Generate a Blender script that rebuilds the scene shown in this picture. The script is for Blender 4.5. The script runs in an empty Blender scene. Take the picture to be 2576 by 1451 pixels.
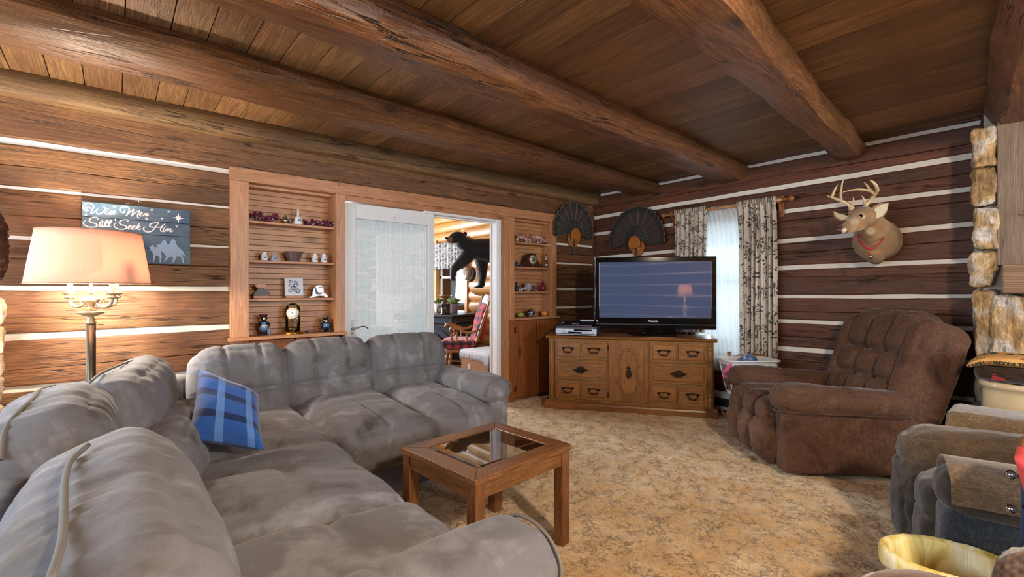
import bpy, bmesh, math, random
from mathutils import Vector, Matrix, noise as mnoise

random.seed(7)
PI = math.pi
scn = bpy.context.scene
COL = scn.collection

# ---------------------------------------------------------------- camera
FPX, YAW, HZ, CAMZ = 1175.0, math.radians(49.63), 729.0, 1.2
cam = bpy.data.cameras.new('camera')
cam.sensor_width = 36.0
cam.lens = FPX / 2576.0 * 36.0
cam.shift_y = (HZ - 725.5) / 2576.0
cam.clip_start = 0.02
cam_ob = bpy.data.objects.new('camera', cam)
COL.objects.link(cam_ob)
cam_ob.location = (0, 0, CAMZ)
cam_ob.rotation_euler = (PI / 2, 0, YAW)
scn.camera = cam_ob

# ---------------------------------------------------------------- view, world, large lights
scn.view_settings.view_transform = 'Standard'
scn.view_settings.look = 'None'
scn.view_settings.gamma = 1.0
scn.view_settings.exposure = 0.0
scn.view_settings.use_curve_mapping = False
scn.cycles.max_bounces = 8
scn.cycles.diffuse_bounces = 4
scn.cycles.glossy_bounces = 3
scn.cycles.transparent_max_bounces = 8

world = bpy.data.worlds.new('world')
scn.world = world
world.use_nodes = True
wb = world.node_tree.nodes['Background']
wb.inputs[0].default_value = (0.80, 0.90, 1.0, 1)
wb.inputs[1].default_value = 1.25


def area(name, loc, target, size, size_y, power, col, spread=180):
    l = bpy.data.lights.new(name, 'AREA')
    l.shape = 'RECTANGLE'; l.size = size; l.size_y = size_y
    l.energy = power; l.color = col; l.spread = math.radians(spread)
    o = bpy.data.objects.new(name, l); COL.objects.link(o)
    o.location = loc
    o.rotation_euler = (Vector(target) - Vector(loc)).to_track_quat('-Z', 'Y').to_euler()
    return o


def point(name, loc, power, col, r=0.05):
    l = bpy.data.lights.new(name, 'POINT')
    l.energy = power; l.color = col; l.shadow_soft_size = r
    o = bpy.data.objects.new(name, l); COL.objects.link(o); o.location = loc
    return o


WARM = (1.0, 0.74, 0.46)
COOL = (0.78, 0.88, 1.0)
# soft daylight-coloured fill added out of view behind and beside the camera
area('daylight_fill_front', (-1.6, -2.38, 1.45), (-1.6, 3.0, 0.9), 2.2, 1.3, 88, COOL)
area('daylight_fill_left', (-3.80, -1.55, 1.45), (-0.6, 3.4, 0.8), 1.4, 1.2, 95, COOL)  # no window in this wall; added for cool light on the recliner's front
area('daylight_fill_side', (2.97, 2.95, 1.45), (-2.0, 1.2, 0.7), 1.5, 1.3, 130, (0.86, 0.93, 1.0))
# daylight arriving at the window in the back wall and in the sun room
area('daylight_back_window', (-2.10, 4.95, 1.4), (-1.7, 0.0, 0.3), 0.9, 1.4, 32, COOL)
area('daylight_sun_room', (-8.4, 2.0, 1.7), (-3.8, 2.3, 1.0), 2.6, 1.6, 330, COOL)
area('daylight_sun_room_right', (-5.9, 4.75, 1.7), (-5.0, 2.0, 1.0), 1.4, 1.4, 55, COOL)
# unseen warm key light added high on the right, without a fixture; table lamp
point('warm_key_light', (0.95, 0.85, 2.05), 250, (1.0, 0.82, 0.60), 0.09)
point('table_lamp_bulb', (2.2, 0.50, 1.22), 50, WARM, 0.06)
# floor lamp bulbs
LAMP = (-3.44, -0.10)
point('floor_lamp_bulb', (LAMP[0], LAMP[1], 1.27), 90, (1.0, 0.87, 0.68), 0.04)

# ---------------------------------------------------------------- rays of the photograph
_S, _C = math.sin(YAW), math.cos(YAW)


def ray(px, py):
    k = (px - 1288.0) / FPX
    return (-_S + _C * k, _C + _S * k, (HZ - py) / FPX)


def on_x(px, py, x):
    a = ray(px, py); t = x / a[0]
    return Vector((x, a[1] * t, CAMZ + a[2] * t))


def on_y(px, py, y):
    a = ray(px, py); t = y / a[1]
    return Vector((a[0] * t, y, CAMZ + a[2] * t))


def on_z(px, py, z):
    a = ray(px, py); t = (z - CAMZ) / a[2]
    return Vector((a[0] * t, a[1] * t, z))


def at(px, py, dep):
    a = ray(px, py)
    return Vector((a[0] * dep, a[1] * dep, CAMZ + a[2] * dep))


# ---------------------------------------------------------------- mesh building
def smooth_path(pts, sub=6):
    pts = [Vector(p) for p in pts]
    if len(pts) < 3: return pts
    out = []
    n = len(pts)
    for i in range(n - 1):
        p0 = pts[i - 1] if i > 0 else pts[i] * 2 - pts[i + 1]
        p1, p2 = pts[i], pts[i + 1]
        p3 = pts[i + 2] if i + 2 < n else pts[i + 1] * 2 - pts[i]
        for j in range(sub):
            t = j / sub
            out.append(0.5 * ((2 * p1) + (p2 - p0) * t + (2 * p0 - 5 * p1 + 4 * p2 - p3) * t * t + (3 * p1 - p0 - 3 * p2 + p3) * t ** 3))
    out.append(pts[-1])
    return out


def lerp_list(vals, n):
    m = len(vals)
    if n == 1: return [vals[0]]
    out = []
    for i in range(n):
        f = i / (n - 1) * (m - 1)
        a = min(int(f), m - 2); t = f - a
        va, vb = vals[a], vals[a + 1]
        if isinstance(va, (tuple, list)):
            out.append(tuple(x + (y - x) * t for x, y in zip(va, vb)))
        else:
            out.append(va + (vb - va) * t)
    return out


class MB:
    """collects shapes into one mesh; every face keeps the material slot that is current"""
    def __init__(s, T=None):
        s.v = []; s.f = []; s.mi = []; s.uv = {}; s.T = T or Matrix.Identity(4); s.slot = 0; s.flat = set()

    def add(s, vs, fs, uvs=None, flat=False):
        b = len(s.v)
        s.v += [s.T @ Vector(v) for v in vs]
        for f in fs:
            if flat: s.flat.add(len(s.f))
            if uvs: s.uv[len(s.f)] = [uvs[i] for i in f]
            s.f.append(tuple(b + i for i in f)); s.mi.append(s.slot)
        return s

    def bx(s, x0, x1, y0, y1, z0, z1):
        vs = [(x, y, z) for x in (x0, x1) for y in (y0, y1) for z in (z0, z1)]
        return s.add(vs, [(0, 1, 3, 2), (4, 6, 7, 5), (0, 4, 5, 1), (2, 3, 7, 6), (0, 2, 6, 4), (1, 5, 7, 3)], flat=True)

    def quadbox(s, bottom, top):
        """hexahedron from four bottom and four top corners"""
        vs = list(bottom) + list(top)
        return s.add(vs, [(3, 2, 1, 0), (4, 5, 6, 7), (0, 1, 5, 4), (1, 2, 6, 5), (2, 3, 7, 6), (3, 0, 4, 7)], flat=True)

    def loft(s, pts, radii, n=12, up=(0, 0, 1), cap=True, sub=0, twist=0, power=2.0):
        """tube through points; radii are numbers or (side, up) pairs"""
        if sub:
            m = len(pts); pts = smooth_path(pts, sub)
            radii = lerp_list(list(radii), len(pts)) if isinstance(radii, (list, tuple)) and len(radii) == m else radii
        pts = [Vector(p) for p in pts]
        if not isinstance(radii, list): radii = [radii] * len(pts)
        if len(radii) != len(pts): radii = lerp_list(radii, len(pts))
        vs, fs = [], []
        side = None
        for i, p in enumerate(pts):
            a = pts[max(i - 1, 0)]; b = pts[min(i + 1, len(pts) - 1)]
            t = (b - a)
            if t.length < 1e-9: t = Vector((0, 0, 1))
            t.normalize()
            if side is None:
                u0 = Vector(up)
                if abs(u0.dot(t)) > 0.97: u0 = Vector((0, 1, 0)) if abs(t.y) < 0.9 else Vector((1, 0, 0))
                side = t.cross(u0).normalized()
            else:
                side = (side - t * side.dot(t))
                if side.length < 1e-6: side = t.orthogonal()
                side.normalize()
            upv = side.cross(t).normalized()
            r = radii[i]
            rx, ry = (r, r) if not isinstance(r, (tuple, list)) else r
            for j in range(n):
                an = 2 * PI * j / n + twist
                ca, sa = math.cos(an), math.sin(an)
                if power != 2.0:
                    ca = math.copysign(abs(ca) ** (2 / power), ca); sa = math.copysign(abs(sa) ** (2 / power), sa)
                vs.append(p + side * (rx * ca) + upv * (ry * sa))
        m = len(pts)
        for i in range(m - 1):
            for j in range(n):
                fs.append((i * n + j, i * n + (j + 1) % n, (i + 1) * n + (j + 1) % n, (i + 1) * n + j))
        if cap:
            fs.append(tuple(reversed(range(n)))); fs.append(tuple((m - 1) * n + j for j in range(n)))
        return s.add(vs, fs)

    tube = loft

    def cyl(s, p0, p1, r0, r1=None, n=16):
        return s.loft([p0, p1], [r0, r0 if r1 is None else r1], n)

    def lathe(s, prof, c=(0, 0, 0), n=24, sx=1.0, sy=1.0, flute=0, depth=0):
        """profile of (radius, z) turned about the vertical axis through c"""
        vs, fs = [], []
        for r, z in prof:
            for j in range(n):
                a = 2 * PI * j / n
                rr = r * (1 - (depth if flute and j % 2 else 0))
                vs.append((c[0] + rr * sx * math.cos(a), c[1] + rr * sy * math.sin(a), c[2] + z))
        for i in range(len(prof) - 1):
            for j in range(n):
                fs.append((i * n + j, i * n + (j + 1) % n, (i + 1) * n + (j + 1) % n, (i + 1) * n + j))
        if prof[0][0] > 1e-5: fs.append(tuple(reversed(range(n))))
        if prof[-1][0] > 1e-5: fs.append(tuple((len(prof) - 1) * n + j for j in range(n)))
        return s.add(vs, fs)

    def lathe_dir(s, prof, p0, dirv, n=12):
        """profile of (radius, distance) turned about an axis from p0 along dirv"""
        R = Vector(dirv).to_track_quat('Z', 'Y').to_matrix().to_4x4()
        old = s.T; s.T = old @ Matrix.Translation(Vector(p0)) @ R
        s.lathe(prof, n=n); s.T = old
        return s

    def ball(s, c, r, nu=16, nv=10):
        rx, ry, rz = (r, r, r) if not isinstance(r, (tuple, list)) else r
        vs = [(c[0], c[1], c[2] - rz)]
        for i in range(1, nv):
            a = -PI / 2 + PI * i / nv
            for j in range(nu):
                b = 2 * PI * j / nu
                vs.append((c[0] + rx * math.cos(a) * math.cos(b), c[1] + ry * math.cos(a) * math.sin(b), c[2] + rz * math.sin(a)))
        vs.append((c[0], c[1], c[2] + rz))
        fs = [(0, 1 + (j + 1) % nu, 1 + j) for j in range(nu)]
        for i in range(nv - 2):
            for j in range(nu):
                a = 1 + i * nu + j; b = 1 + i * nu + (j + 1) % nu
                fs.append((a, b, b + nu, a + nu))
        e = len(vs) - 1; k = 1 + (nv - 2) * nu
        fs += [(e, k + j, k + (j + 1) % nu) for j in range(nu)]
        return s.add(vs, fs)

    def prism(s, poly, plane, d0, d1):
        """polygon in a plane ('xy','xz','yz') extruded between two depths along the third axis"""
        def P(a, b, d):
            return {'xy': (a, b, d), 'xz': (a, d, b), 'yz': (d, a, b)}[plane]
        n = len(poly)
        vs = [P(a, b, d0) for a, b in poly] + [P(a, b, d1) for a, b in poly]
        fs = [tuple(range(n)), tuple(reversed(range(n, 2 * n)))]
        fs += [((i + 1) % n, i, n + i, n + (i + 1) % n) for i in range(n)]
        return s.add(vs, fs, flat=True)

    def grid(s, fn, nu, nv, closed_u=False):
        vs, uvs, fs = [], [], []
        for i in range(nv + 1):
            for j in range(nu + 1):
                u, v = j / nu, i / nv
                vs.append(fn(u, v)); uvs.append((u, v))
        w = nu + 1
        for i in range(nv):
            for j in range(nu):
                fs.append((i * w + j, i * w + j + 1, (i + 1) * w + j + 1, (i + 1) * w + j))
        return s.add(vs, fs, uvs)

    def pad(s, c, half, R=None, r=0.06, n=22, bulge=0.0, disp=None, ppow=2.0):
        """upholstered block: rounded box with swollen faces; disp(p, nrm) returns an outward offset from unit-cube position p"""
        R = R or Matrix.Identity(3)
        hx, hy, hz = half
        r = min(r, hx, hy, hz) * 0.999
        keys = {}; vs = []; fs = []; uvs = []
        T = Matrix.Translation(Vector(c)) @ R.to_4x4()
        nn = n if isinstance(n, (tuple, list)) else (n, n, n)
        def lin(k, m, h):
            # finer sampling next to the edges
            f = k / m * 2 - 1
            return f
        def vert(ux, uy, uz):
            key = (round(ux, 4), round(uy, 4), round(uz, 4))
            if key in keys: return keys[key]
            p = Vector((ux * hx, uy * hy, uz * hz))
            inner = Vector((max(-hx + r, min(hx - r, p.x)), max(-hy + r, min(hy - r, p.y)), max(-hz + r, min(hz - r, p.z))))
            dd = p - inner
            if dd.length < 1e-9:
                nrm = Vector((0, 0, 1)); q = p
            else:
                nrm = dd.normalized(); q = inner + nrm * r
            b = 0.0
            if bulge:
                b = bulge * ((1 - ux ** 2) * (1 - uy ** 2) + (1 - uy ** 2) * (1 - uz ** 2) + (1 - ux ** 2) * (1 - uz ** 2))
            if disp: b += disp((ux, uy, uz), nrm)
            q = q + nrm * b
            keys[key] = len(vs); vs.append(T @ q)
            uvs.append((ux * 0.5 + 0.5 if abs(ux) < 0.999 or abs(uz) > 0.99 else uy * 0.5 + 0.5, uz * 0.5 + 0.5 if abs(uz) < 0.999 else uy * 0.5 + 0.5))
            return keys[key]
        for ax in range(3):
            o1, o2 = (ax + 1) % 3, (ax + 2) % 3
            for sgn in (-1, 1):
                for i in range(nn[o1]):
                    for j in range(nn[o2]):
                        q = []
                        for di, dj in ((0, 0), (1, 0), (1, 1), (0, 1)):
                            u = [0, 0, 0]; u[ax] = sgn
                            u[o1] = lin(i + di, nn[o1], half[o1]); u[o2] = lin(j + dj, nn[o2], half[o2])
                            q.append(vert(*u))
                        fs.append(tuple(q) if sgn > 0 else tuple(reversed(q)))
        return s.add(vs, fs, uvs)

    def build(s, name, mats, parent=None, world=True, smooth=True, bevel=0, solid=0, subsurf=0, remesh=0, kind=None, angle=None):
        me = bpy.data.meshes.new(name)
        o = bpy.data.objects.new(name, me); COL.objects.link(o)
        vs = s.v
        if parent is not None:
            o.parent = parent
            if world:
                inv = WM(parent).inverted(); vs = [inv @ v for v in s.v]
        me.from_pydata([tuple(v) for v in vs], [], s.f)
        mats = mats if isinstance(mats, (list, tuple)) else [mats]
        for m in mats: me.materials.append(m)
        for p in me.polygons:
            p.material_index = min(s.mi[p.index], len(mats) - 1)
            p.use_smooth = smooth and (p.index not in s.flat)
        if s.uv:
            ul = me.uv_layers.new(name='uv')
            for p in me.polygons:
                if p.index in s.uv:
                    for li, c in zip(p.loop_indices, s.uv[p.index]): ul.data[li].uv = c
        me.validate(); me.update()
        if smooth and angle: me.set_sharp_from_angle(angle=math.radians(angle))
        if remesh:
            m = o.modifiers.new('r', 'REMESH'); m.mode = 'VOXEL'; m.voxel_size = remesh; m.use_smooth_shade = True
            m = o.modifiers.new('s', 'SMOOTH'); m.factor = 0.6; m.iterations = 6
        if solid:
            m = o.modifiers.new('t', 'SOLIDIFY'); m.thickness = solid; m.offset = 0
        if bevel:
            m = o.modifiers.new('b', 'BEVEL'); m.width = bevel; m.segments = 2; m.limit_method = 'ANGLE'; m.angle_limit = math.radians(40)
        if subsurf:
            m = o.modifiers.new('s', 'SUBSURF'); m.levels = subsurf; m.render_levels = subsurf
        if kind: o['kind'] = kind
        return o


def WM(o):
    m = Matrix.LocRotScale(o.location, o.rotation_euler, o.scale)
    return WM(o.parent) @ m if o.parent else m


def tag(o, label, cat=None, group=None):
    o['label'] = label
    if cat: o['category'] = cat
    if group: o['group'] = group
    return o


def thing(name, label, cat, loc=(0, 0, 0), rz=0.0, group=None):
    o = bpy.data.objects.new(name, None); COL.objects.link(o)
    o.empty_display_size = 0.05
    o.location = loc; o.rotation_euler = (0, 0, rz)
    return tag(o, label, cat, group)


def struct(o):
    o['kind'] = 'structure'; return o


def kids(o):
    return [c for c in bpy.data.objects if c.parent == o]


def copy_tree(o, parent=None):
    c = o.copy(); COL.objects.link(c)
    if parent is not None: c.parent = parent
    for ch in kids(o): copy_tree(ch, c)
    return c


def nz(x, y, z=0.0): return mnoise.noise(Vector((x, y, z)))


def rotz(a): return Matrix.Rotation(a, 3, 'Z')


# ---------------------------------------------------------------- materials
def srgb(h):
    h = h.lstrip('#')
    c = [int(h[i:i + 2], 16) / 255 for i in (0, 2, 4)]
    return tuple(((x / 12.92) if x <= 0.04045 else ((x + 0.055) / 1.055) ** 2.4) for x in c) + (1.0,)


class NT:
    def __init__(s, name):
        s.m = bpy.data.materials.new(name); s.m.use_nodes = True
        s.t = s.m.node_tree; s.n = s.t.nodes; s.l = s.t.links
        s.b = s.n['Principled BSDF']; s.out = s.n['Material Output']

    def node(s, typ, **kw):
        n = s.n.new(typ)
        for k, v in kw.items(): setattr(n, k, v)
        return n

    def link(s, a, b): s.l.new(a, b); return s

    def val(s, sock, v):
        if hasattr(v, 'is_output'): s.l.new(v, sock)
        else: sock.default_value = v

    def math(s, op, a, b=0.0, c=0.0, clamp=False):
        n = s.node('ShaderNodeMath', operation=op, use_clamp=clamp)
        s.val(n.inputs[0], a); s.val(n.inputs[1], b); s.val(n.inputs[2], c)
        return n.outputs[0]

    def coord(s, kind='Object'):
        return s.node('ShaderNodeTexCoord').outputs[kind]

    def map(s, v, scale=(1, 1, 1), rot=(0, 0, 0), loc=(0, 0, 0)):
        n = s.node('ShaderNodeMapping'); s.l.new(v, n.inputs[0])
        n.inputs['Scale'].default_value = scale; n.inputs['Rotation'].default_value = rot; n.inputs['Location'].default_value = loc
        return n.outputs[0]

    def noise(s, v, scale=1, detail=3, rough=0.5, dist=0.0, color=False):
        n = s.node('ShaderNodeTexNoise'); s.l.new(v, n.inputs['Vector'])
        n.inputs['Scale'].default_value = scale; n.inputs['Detail'].default_value = detail
        n.inputs['Roughness'].default_value = rough; n.inputs['Distortion'].default_value = dist
        return n.outputs['Color' if color else 'Fac']

    def vor(s, v, scale=1, out='Distance', feature='F1', rnd=1.0, dim='3D'):
        n = s.node('ShaderNodeTexVoronoi', feature=feature, voronoi_dimensions=dim); s.l.new(v, n.inputs['Vector'])
        n.inputs['Scale'].default_value = scale; n.inputs['Randomness'].default_value = rnd
        return n.outputs[out] if out else n

    def ramp(s, f, stops, interp='LINEAR'):
        n = s.node('ShaderNodeValToRGB'); s.l.new(f, n.inputs[0])
        cr = n.color_ramp; cr.interpolation = interp
        while len(cr.elements) < len(stops): cr.elements.new(0.5)
        for e, (p, c) in zip(cr.elements, stops):
            e.position = p
            e.color = c if isinstance(c, (tuple, list)) and len(c) == 4 else ((c, c, c, 1) if not isinstance(c, str) else srgb(c))
        return n.outputs[0]

    def mix(s, f, a, b, mode='MIX'):
        n = s.node('ShaderNodeMix', data_type='RGBA', blend_type=mode)
        s.val(n.inputs[0], f); s.val(n.inputs[6], a); s.val(n.inputs[7], b)
        return n.outputs[2]

    def bump(s, h, strength=0.3, dist=0.01, prev=None):
        n = s.node('ShaderNodeBump'); s.l.new(h, n.inputs['Height'])
        n.inputs['Strength'].default_value = strength; n.inputs['Distance'].default_value = dist
        if prev is not None: s.l.new(prev, n.inputs['Normal'])
        s.l.new(n.outputs[0], s.b.inputs['Normal'])
        return n.outputs[0]

    def island(s):
        return s.node('ShaderNodeNewGeometry').outputs['Random Per Island']

    def base(s, c): s.val(s.b.inputs['Base Color'], c); return s

    def set(s, **kw):
        for k, v in kw.items():
            s.b.inputs[{'rough': 'Roughness', 'metal': 'Metallic', 'spec': 'Specular IOR Level', 'sheen': 'Sheen Weight', 'coat': 'Coat Weight', 'trans': 'Transmission Weight', 'ior': 'IOR', 'alpha': 'Alpha', 'sheenr': 'Sheen Roughness'}[k]].default_value = v
        return s


_cache = {}


def plain(name, col, rough=0.5, metal=0.0, **kw):
    if name in _cache: return _cache[name]
    t = NT(name); c = srgb(col)
    v = t.coord()
    n = t.noise(v, 35, 2)
    t.base(t.mix(t.math('MULTIPLY', n, 0.25), c, tuple(x * 0.6 for x in c[:3]) + (1,)))
    t.set(rough=rough, metal=metal, **kw)
    _cache[name] = t.m
    return t.m


def wood(name, light, mid, dark, axis='Y', scale=1.0, rough=0.5, knots=1.0, cracks=0.6, bump=0.35, vary=0.35, coat=0.0, grainw=1.0, spec=0.5, tint=None):
    """grain runs along the given object axis; every separate piece of the mesh takes its own shade"""
    t = NT(name)
    v = t.coord()
    isl = t.island()
    off = t.node('ShaderNodeCombineXYZ')
    for i, k in enumerate((7.3, 13.1, 5.7)): t.l.new(t.math('MULTIPLY', isl, k), off.inputs[i])
    vv = t.node('ShaderNodeVectorMath', operation='ADD'); t.l.new(v, vv.inputs[0]); t.l.new(off.outputs[0], vv.inputs[1])
    def st(lo, hi):
        q = [hi * scale] * 3; q['XYZ'.index(axis)] = lo * scale
        return tuple(q)
    P = vv.outputs[0]
    # knots: sparse cells whose distance bends the grain
    kv = t.vor(t.map(P, st(1.7, 5.2)), 1.0)
    kcell = t.ramp(kv, [(0.0, 1.0), (0.10, 0.9), (0.22, 0.0)], 'EASE')
    warp = t.math('MULTIPLY', kcell, 0.5 * knots)
    g1 = t.noise(t.map(P, st(1.0, 9.0)), 1.0, 5, 0.6, 0.8)
    g1w = t.math('ADD', g1, warp)
    rings = t.math('FRACT', t.math('MULTIPLY', g1w, 9.0 * grainw))
    ringm = t.ramp(rings, [(0.0, 0.0), (0.55, 0.75), (0.9, 1.0), (1.0, 0.0)])
    fine = t.noise(t.map(P, st(4.0, 150.0)), 1.0, 4, 0.65)
    c1 = t.ramp(g1, [(0.25, mid), (0.5, light), (0.72, mid)])
    c2 = t.mix(t.math('MULTIPLY', ringm, 0.38), c1, srgb(dark))
    c3 = t.mix(t.ramp(fine, [(0.42, 0.55), (0.62, 0.0)]), c2, srgb(dark))
    big = t.noise(t.map(P, st(0.9, 2.2)), 1.0, 3, 0.6)
    c4 = t.mix(t.math('MULTIPLY', t.ramp(big, [(0.35, 0.0), (0.7, 1.0)]), 0.45), c3, srgb(dark))
    kn = t.ramp(kv, [(0.0, 1.0), (0.05, 0.95), (0.10, 0.45), (0.15, 0.0)])
    c5 = t.mix(t.math('MULTIPLY', kn, min(1.0, 0.85 * knots)), c4, tuple(x * 0.35 for x in srgb(dark)[:3]) + (1,))
    h = t.math('ADD', t.math('MULTIPLY', fine, 0.5), t.math('MULTIPLY', ringm, 0.25))
    if cracks:
        cn = t.noise(t.map(P, st(0.8, 16.0)), 1.0, 4, 0.55, 0.2)
        cm = t.ramp(t.math('ABSOLUTE', t.math('SUBTRACT', cn, 0.5)), [(0.0, 1.0), (0.006, 0.8), (0.014, 0.0)])
        gate = t.ramp(t.noise(t.map(P, st(1.4, 4.0)), 1.0, 2), [(0.5, 0.0), (0.6, 1.0)])
        cm = t.math('MULTIPLY', t.math('MULTIPLY', cm, gate), cracks)
        c5 = t.mix(cm, c5, (0.012, 0.006, 0.003, 1))
        h = t.math('SUBTRACT', h, t.math('MULTIPLY', cm, 1.6))
    hs = t.node('ShaderNodeHueSaturation'); t.l.new(c5, hs.inputs['Color'])
    t.l.new(t.math('ADD', t.math('MULTIPLY', isl, vary), 1.0 - vary / 2), hs.inputs['Value'])
    t.l.new(t.math('ADD', t.math('MULTIPLY', t.math('FRACT', t.math('MULTIPLY', isl, 17.0)), 0.012), 0.496), hs.inputs['Hue'])
    t.base(hs.outputs[0])
    t.bump(h, bump, 0.006)
    t.set(rough=rough, coat=coat, spec=spec)
    if coat: t.b.inputs['Coat Roughness'].default_value = 0.25
    return t.m


def suede(name, c1, c2, c3, scale=3.0, sheen=0.5, rough=0.85, bumps=0.25, fine=260, streak=None):
    """brushed nap: patches of turned pile over a short fibre"""
    t = NT(name); v = t.coord()
    a = t.noise(v, scale, 4, 0.58, 1.1)
    b = t.noise(v, scale * 3.3, 4, 0.6, 0.8)
    f = t.noise(t.map(v, streak) if streak else v, fine, 2)
    m = t.math('ADD', t.math('MULTIPLY', a, 0.72), t.math('MULTIPLY', b, 0.28))
    col = t.ramp(m, [(0.34, c1), (0.47, c2), (0.54, c2), (0.68, c3)])
    t.base(t.mix(t.ramp(f, [(0.3, 0.0), (0.7, 0.75)]) if streak else t.math('MULTIPLY', f, 0.35), col, srgb(c1)))
    h = t.math('ADD', t.math('MULTIPLY', t.noise(v, 14, 3, 0.55, 1.2), 0.5), t.math('MULTIPLY', f, 0.06))
    t.bump(h, bumps, 0.02)
    t.set(rough=rough, sheen=sheen, sheenr=0.4, spec=0.15)
    return t.m


def cord(name, c1, c2, axis='Z', ribs=260, rough=0.9):
    """ribbed upholstery cloth"""
    t = NT(name); v = t.coord()
    sc = [ribs * 0.45] * 3; sc['XYZ'.index(axis)] = ribs
    n1 = t.noise(t.map(v, tuple(sc)), 1.0, 2)
    n2 = t.noise(v, 6, 4, 0.6, 0.5)
    n3 = t.noise(v, 420, 1)
    col = t.mix(t.ramp(n2, [(0.3, 0.0), (0.7, 1.0)]), srgb(c1), srgb(c2))
    t.base(t.mix(t.ramp(n1, [(0.4, 0.5), (0.6, 0.0)]), col, tuple(x * 0.45 for x in srgb(c1)[:3]) + (1,)))
    t.bump(t.math('ADD', n1, t.math('MULTIPLY', n3, 0.4)), 0.5, 0.004)
    t.set(rough=rough, sheen=0.35, spec=0.1)
    return t.m


def glassy(name, col=(1, 1, 1, 1), rough=0.02, mixf=0.12):
    """thin clear glass: mostly see-through with a mirror sheen"""
    t = NT(name)
    tr = t.node('ShaderNodeBsdfTransparent'); tr.inputs[0].default_value = col
    gl = t.node('ShaderNodeBsdfGlossy'); gl.inputs['Roughness'].default_value = rough
    fr = t.node('ShaderNodeFresnel'); fr.inputs[0].default_value = 1.5
    mx = t.node('ShaderNodeMixShader')
    t.l.new(t.math('ADD', fr.outputs[0], mixf, clamp=True), mx.inputs[0])
    t.l.new(tr.outputs[0], mx.inputs[1]); t.l.new(gl.outputs[0], mx.inputs[2])
    t.l.new(mx.outputs[0], t.out.inputs[0])
    return t.m


def stripes(t, coordv, stops, rep=1.0):
    return t.ramp(t.math('FRACT', t.math('MULTIPLY', coordv, rep)), stops, 'CONSTANT')


# woods
M_LOG = wood('dark_hewn_log', '#7c4424', '#653419', '#2c160b', 'X', 1.0, 0.6, 1.0, 0.9, 0.5, 0.35)
M_LOGY = wood('dark_hewn_log_left', '#8a5e3a', '#70492a', '#3a2214', 'Y', 1.0, 0.58, 1.0, 1.0, 0.6, 0.35)
M_PLATE = wood('weathered_plate_log', '#8d6a43', '#7c5836', '#4a3120', 'Y', 0.8, 0.6, 1.0, 0.9, 0.6, 0.2)
M_BEAM = wood('peeled_beam_log', '#96623c', '#76482b', '#371f13', 'Y', 0.9, 0.40, 1.0, 1.0, 0.8, 0.1)
M_CEIL = wood('ceiling_board', '#a2774c', '#875e37', '#472d1a', 'X', 1.0, 0.5, 0.5, 0.35, 0.4, 0.5)
M_PINE = wood('knotty_pine_trim', '#d2a074', '#c28c5e', '#8f5c38', 'Z', 1.0, 0.4, 1.0, 0.0, 0.15, 0.15)
M_PINEY = wood('knotty_pine_rail', '#d2a074', '#c28c5e', '#8f5c38', 'Y', 1.0, 0.4, 1.0, 0.0, 0.15, 0.18)
M_PINED = wood('amber_pine_door', '#ab6c3a', '#97592d', '#683a1a', 'Z', 0.9, 0.38, 1.0, 0.0, 0.15, 0.2)
M_SUNLOG = wood('pale_pine_log', '#e2b070', '#d49a58', '#a8702f', 'X', 0.8, 0.35, 0.9, 0.1, 0.15, 0.12)
M_OAK = wood('oak_dresser', '#b87e40', '#9c672f', '#4a2a10', 'X', 2.2, 0.33, 0.0, 0.0, 0.2, 0.12, coat=0.2, grainw=1.6)
M_OAKV = wood('oak_dresser_upright', '#b0783c', '#96622c', '#4a2a10', 'Z', 2.2, 0.33, 0.0, 0.0, 0.2, 0.12, coat=0.2, grainw=1.6)
M_TBL = wood('oak_table', '#a87444', '#88592f', '#3b2210', 'X', 2.4, 0.3, 0.0, 0.0, 0.18, 0.15, coat=0.35, grainw=1.8)
M_TBLY = wood('oak_table_rail', '#a87444', '#88592f', '#3b2210', 'Y', 2.4, 0.3, 0.0, 0.0, 0.18, 0.15, coat=0.35, grainw=1.8)
M_TBLZ = wood('oak_table_leg', '#a87042', '#87562e', '#3b2210', 'Z', 2.4, 0.35, 0.0, 0.0, 0.18, 0.15, coat=0.2, grainw=1.8)
M_MAPLE = wood('maple_chair', '#a8703c', '#98602f', '#6b3c1a', 'Z', 2.0, 0.35, 0.0, 0.0, 0.1, 0.1, coat=0.2)
M_GREYWOOD = wood('grey_barn_board', '#9c8a76', '#857462', '#5a4a3c', 'Z', 0.9, 0.75, 0.8, 0.5, 0.5, 0.1)
M_MANTEL = wood('mantel_timber', '#a88a6c', '#8d6f52', '#5a4230', 'X', 0.9, 0.75, 0.7, 0.9, 0.6, 0.1)
M_BOXW = wood('pine_box', '#b5804e', '#a56f40', '#7a4c26', 'X', 1.0, 0.5, 0.5, 0.0, 0.15, 0.1)

# chinking
t = NT('white_chinking'); v = t.coord()
t.base(t.mix(t.noise(v, 9, 3), srgb('#e6e2da'), srgb('#cfcac2'))); t.bump(t.noise(v, 60, 3), 0.3, 0.004); t.set(rough=0.8)
M_CHINK = t.m

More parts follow.
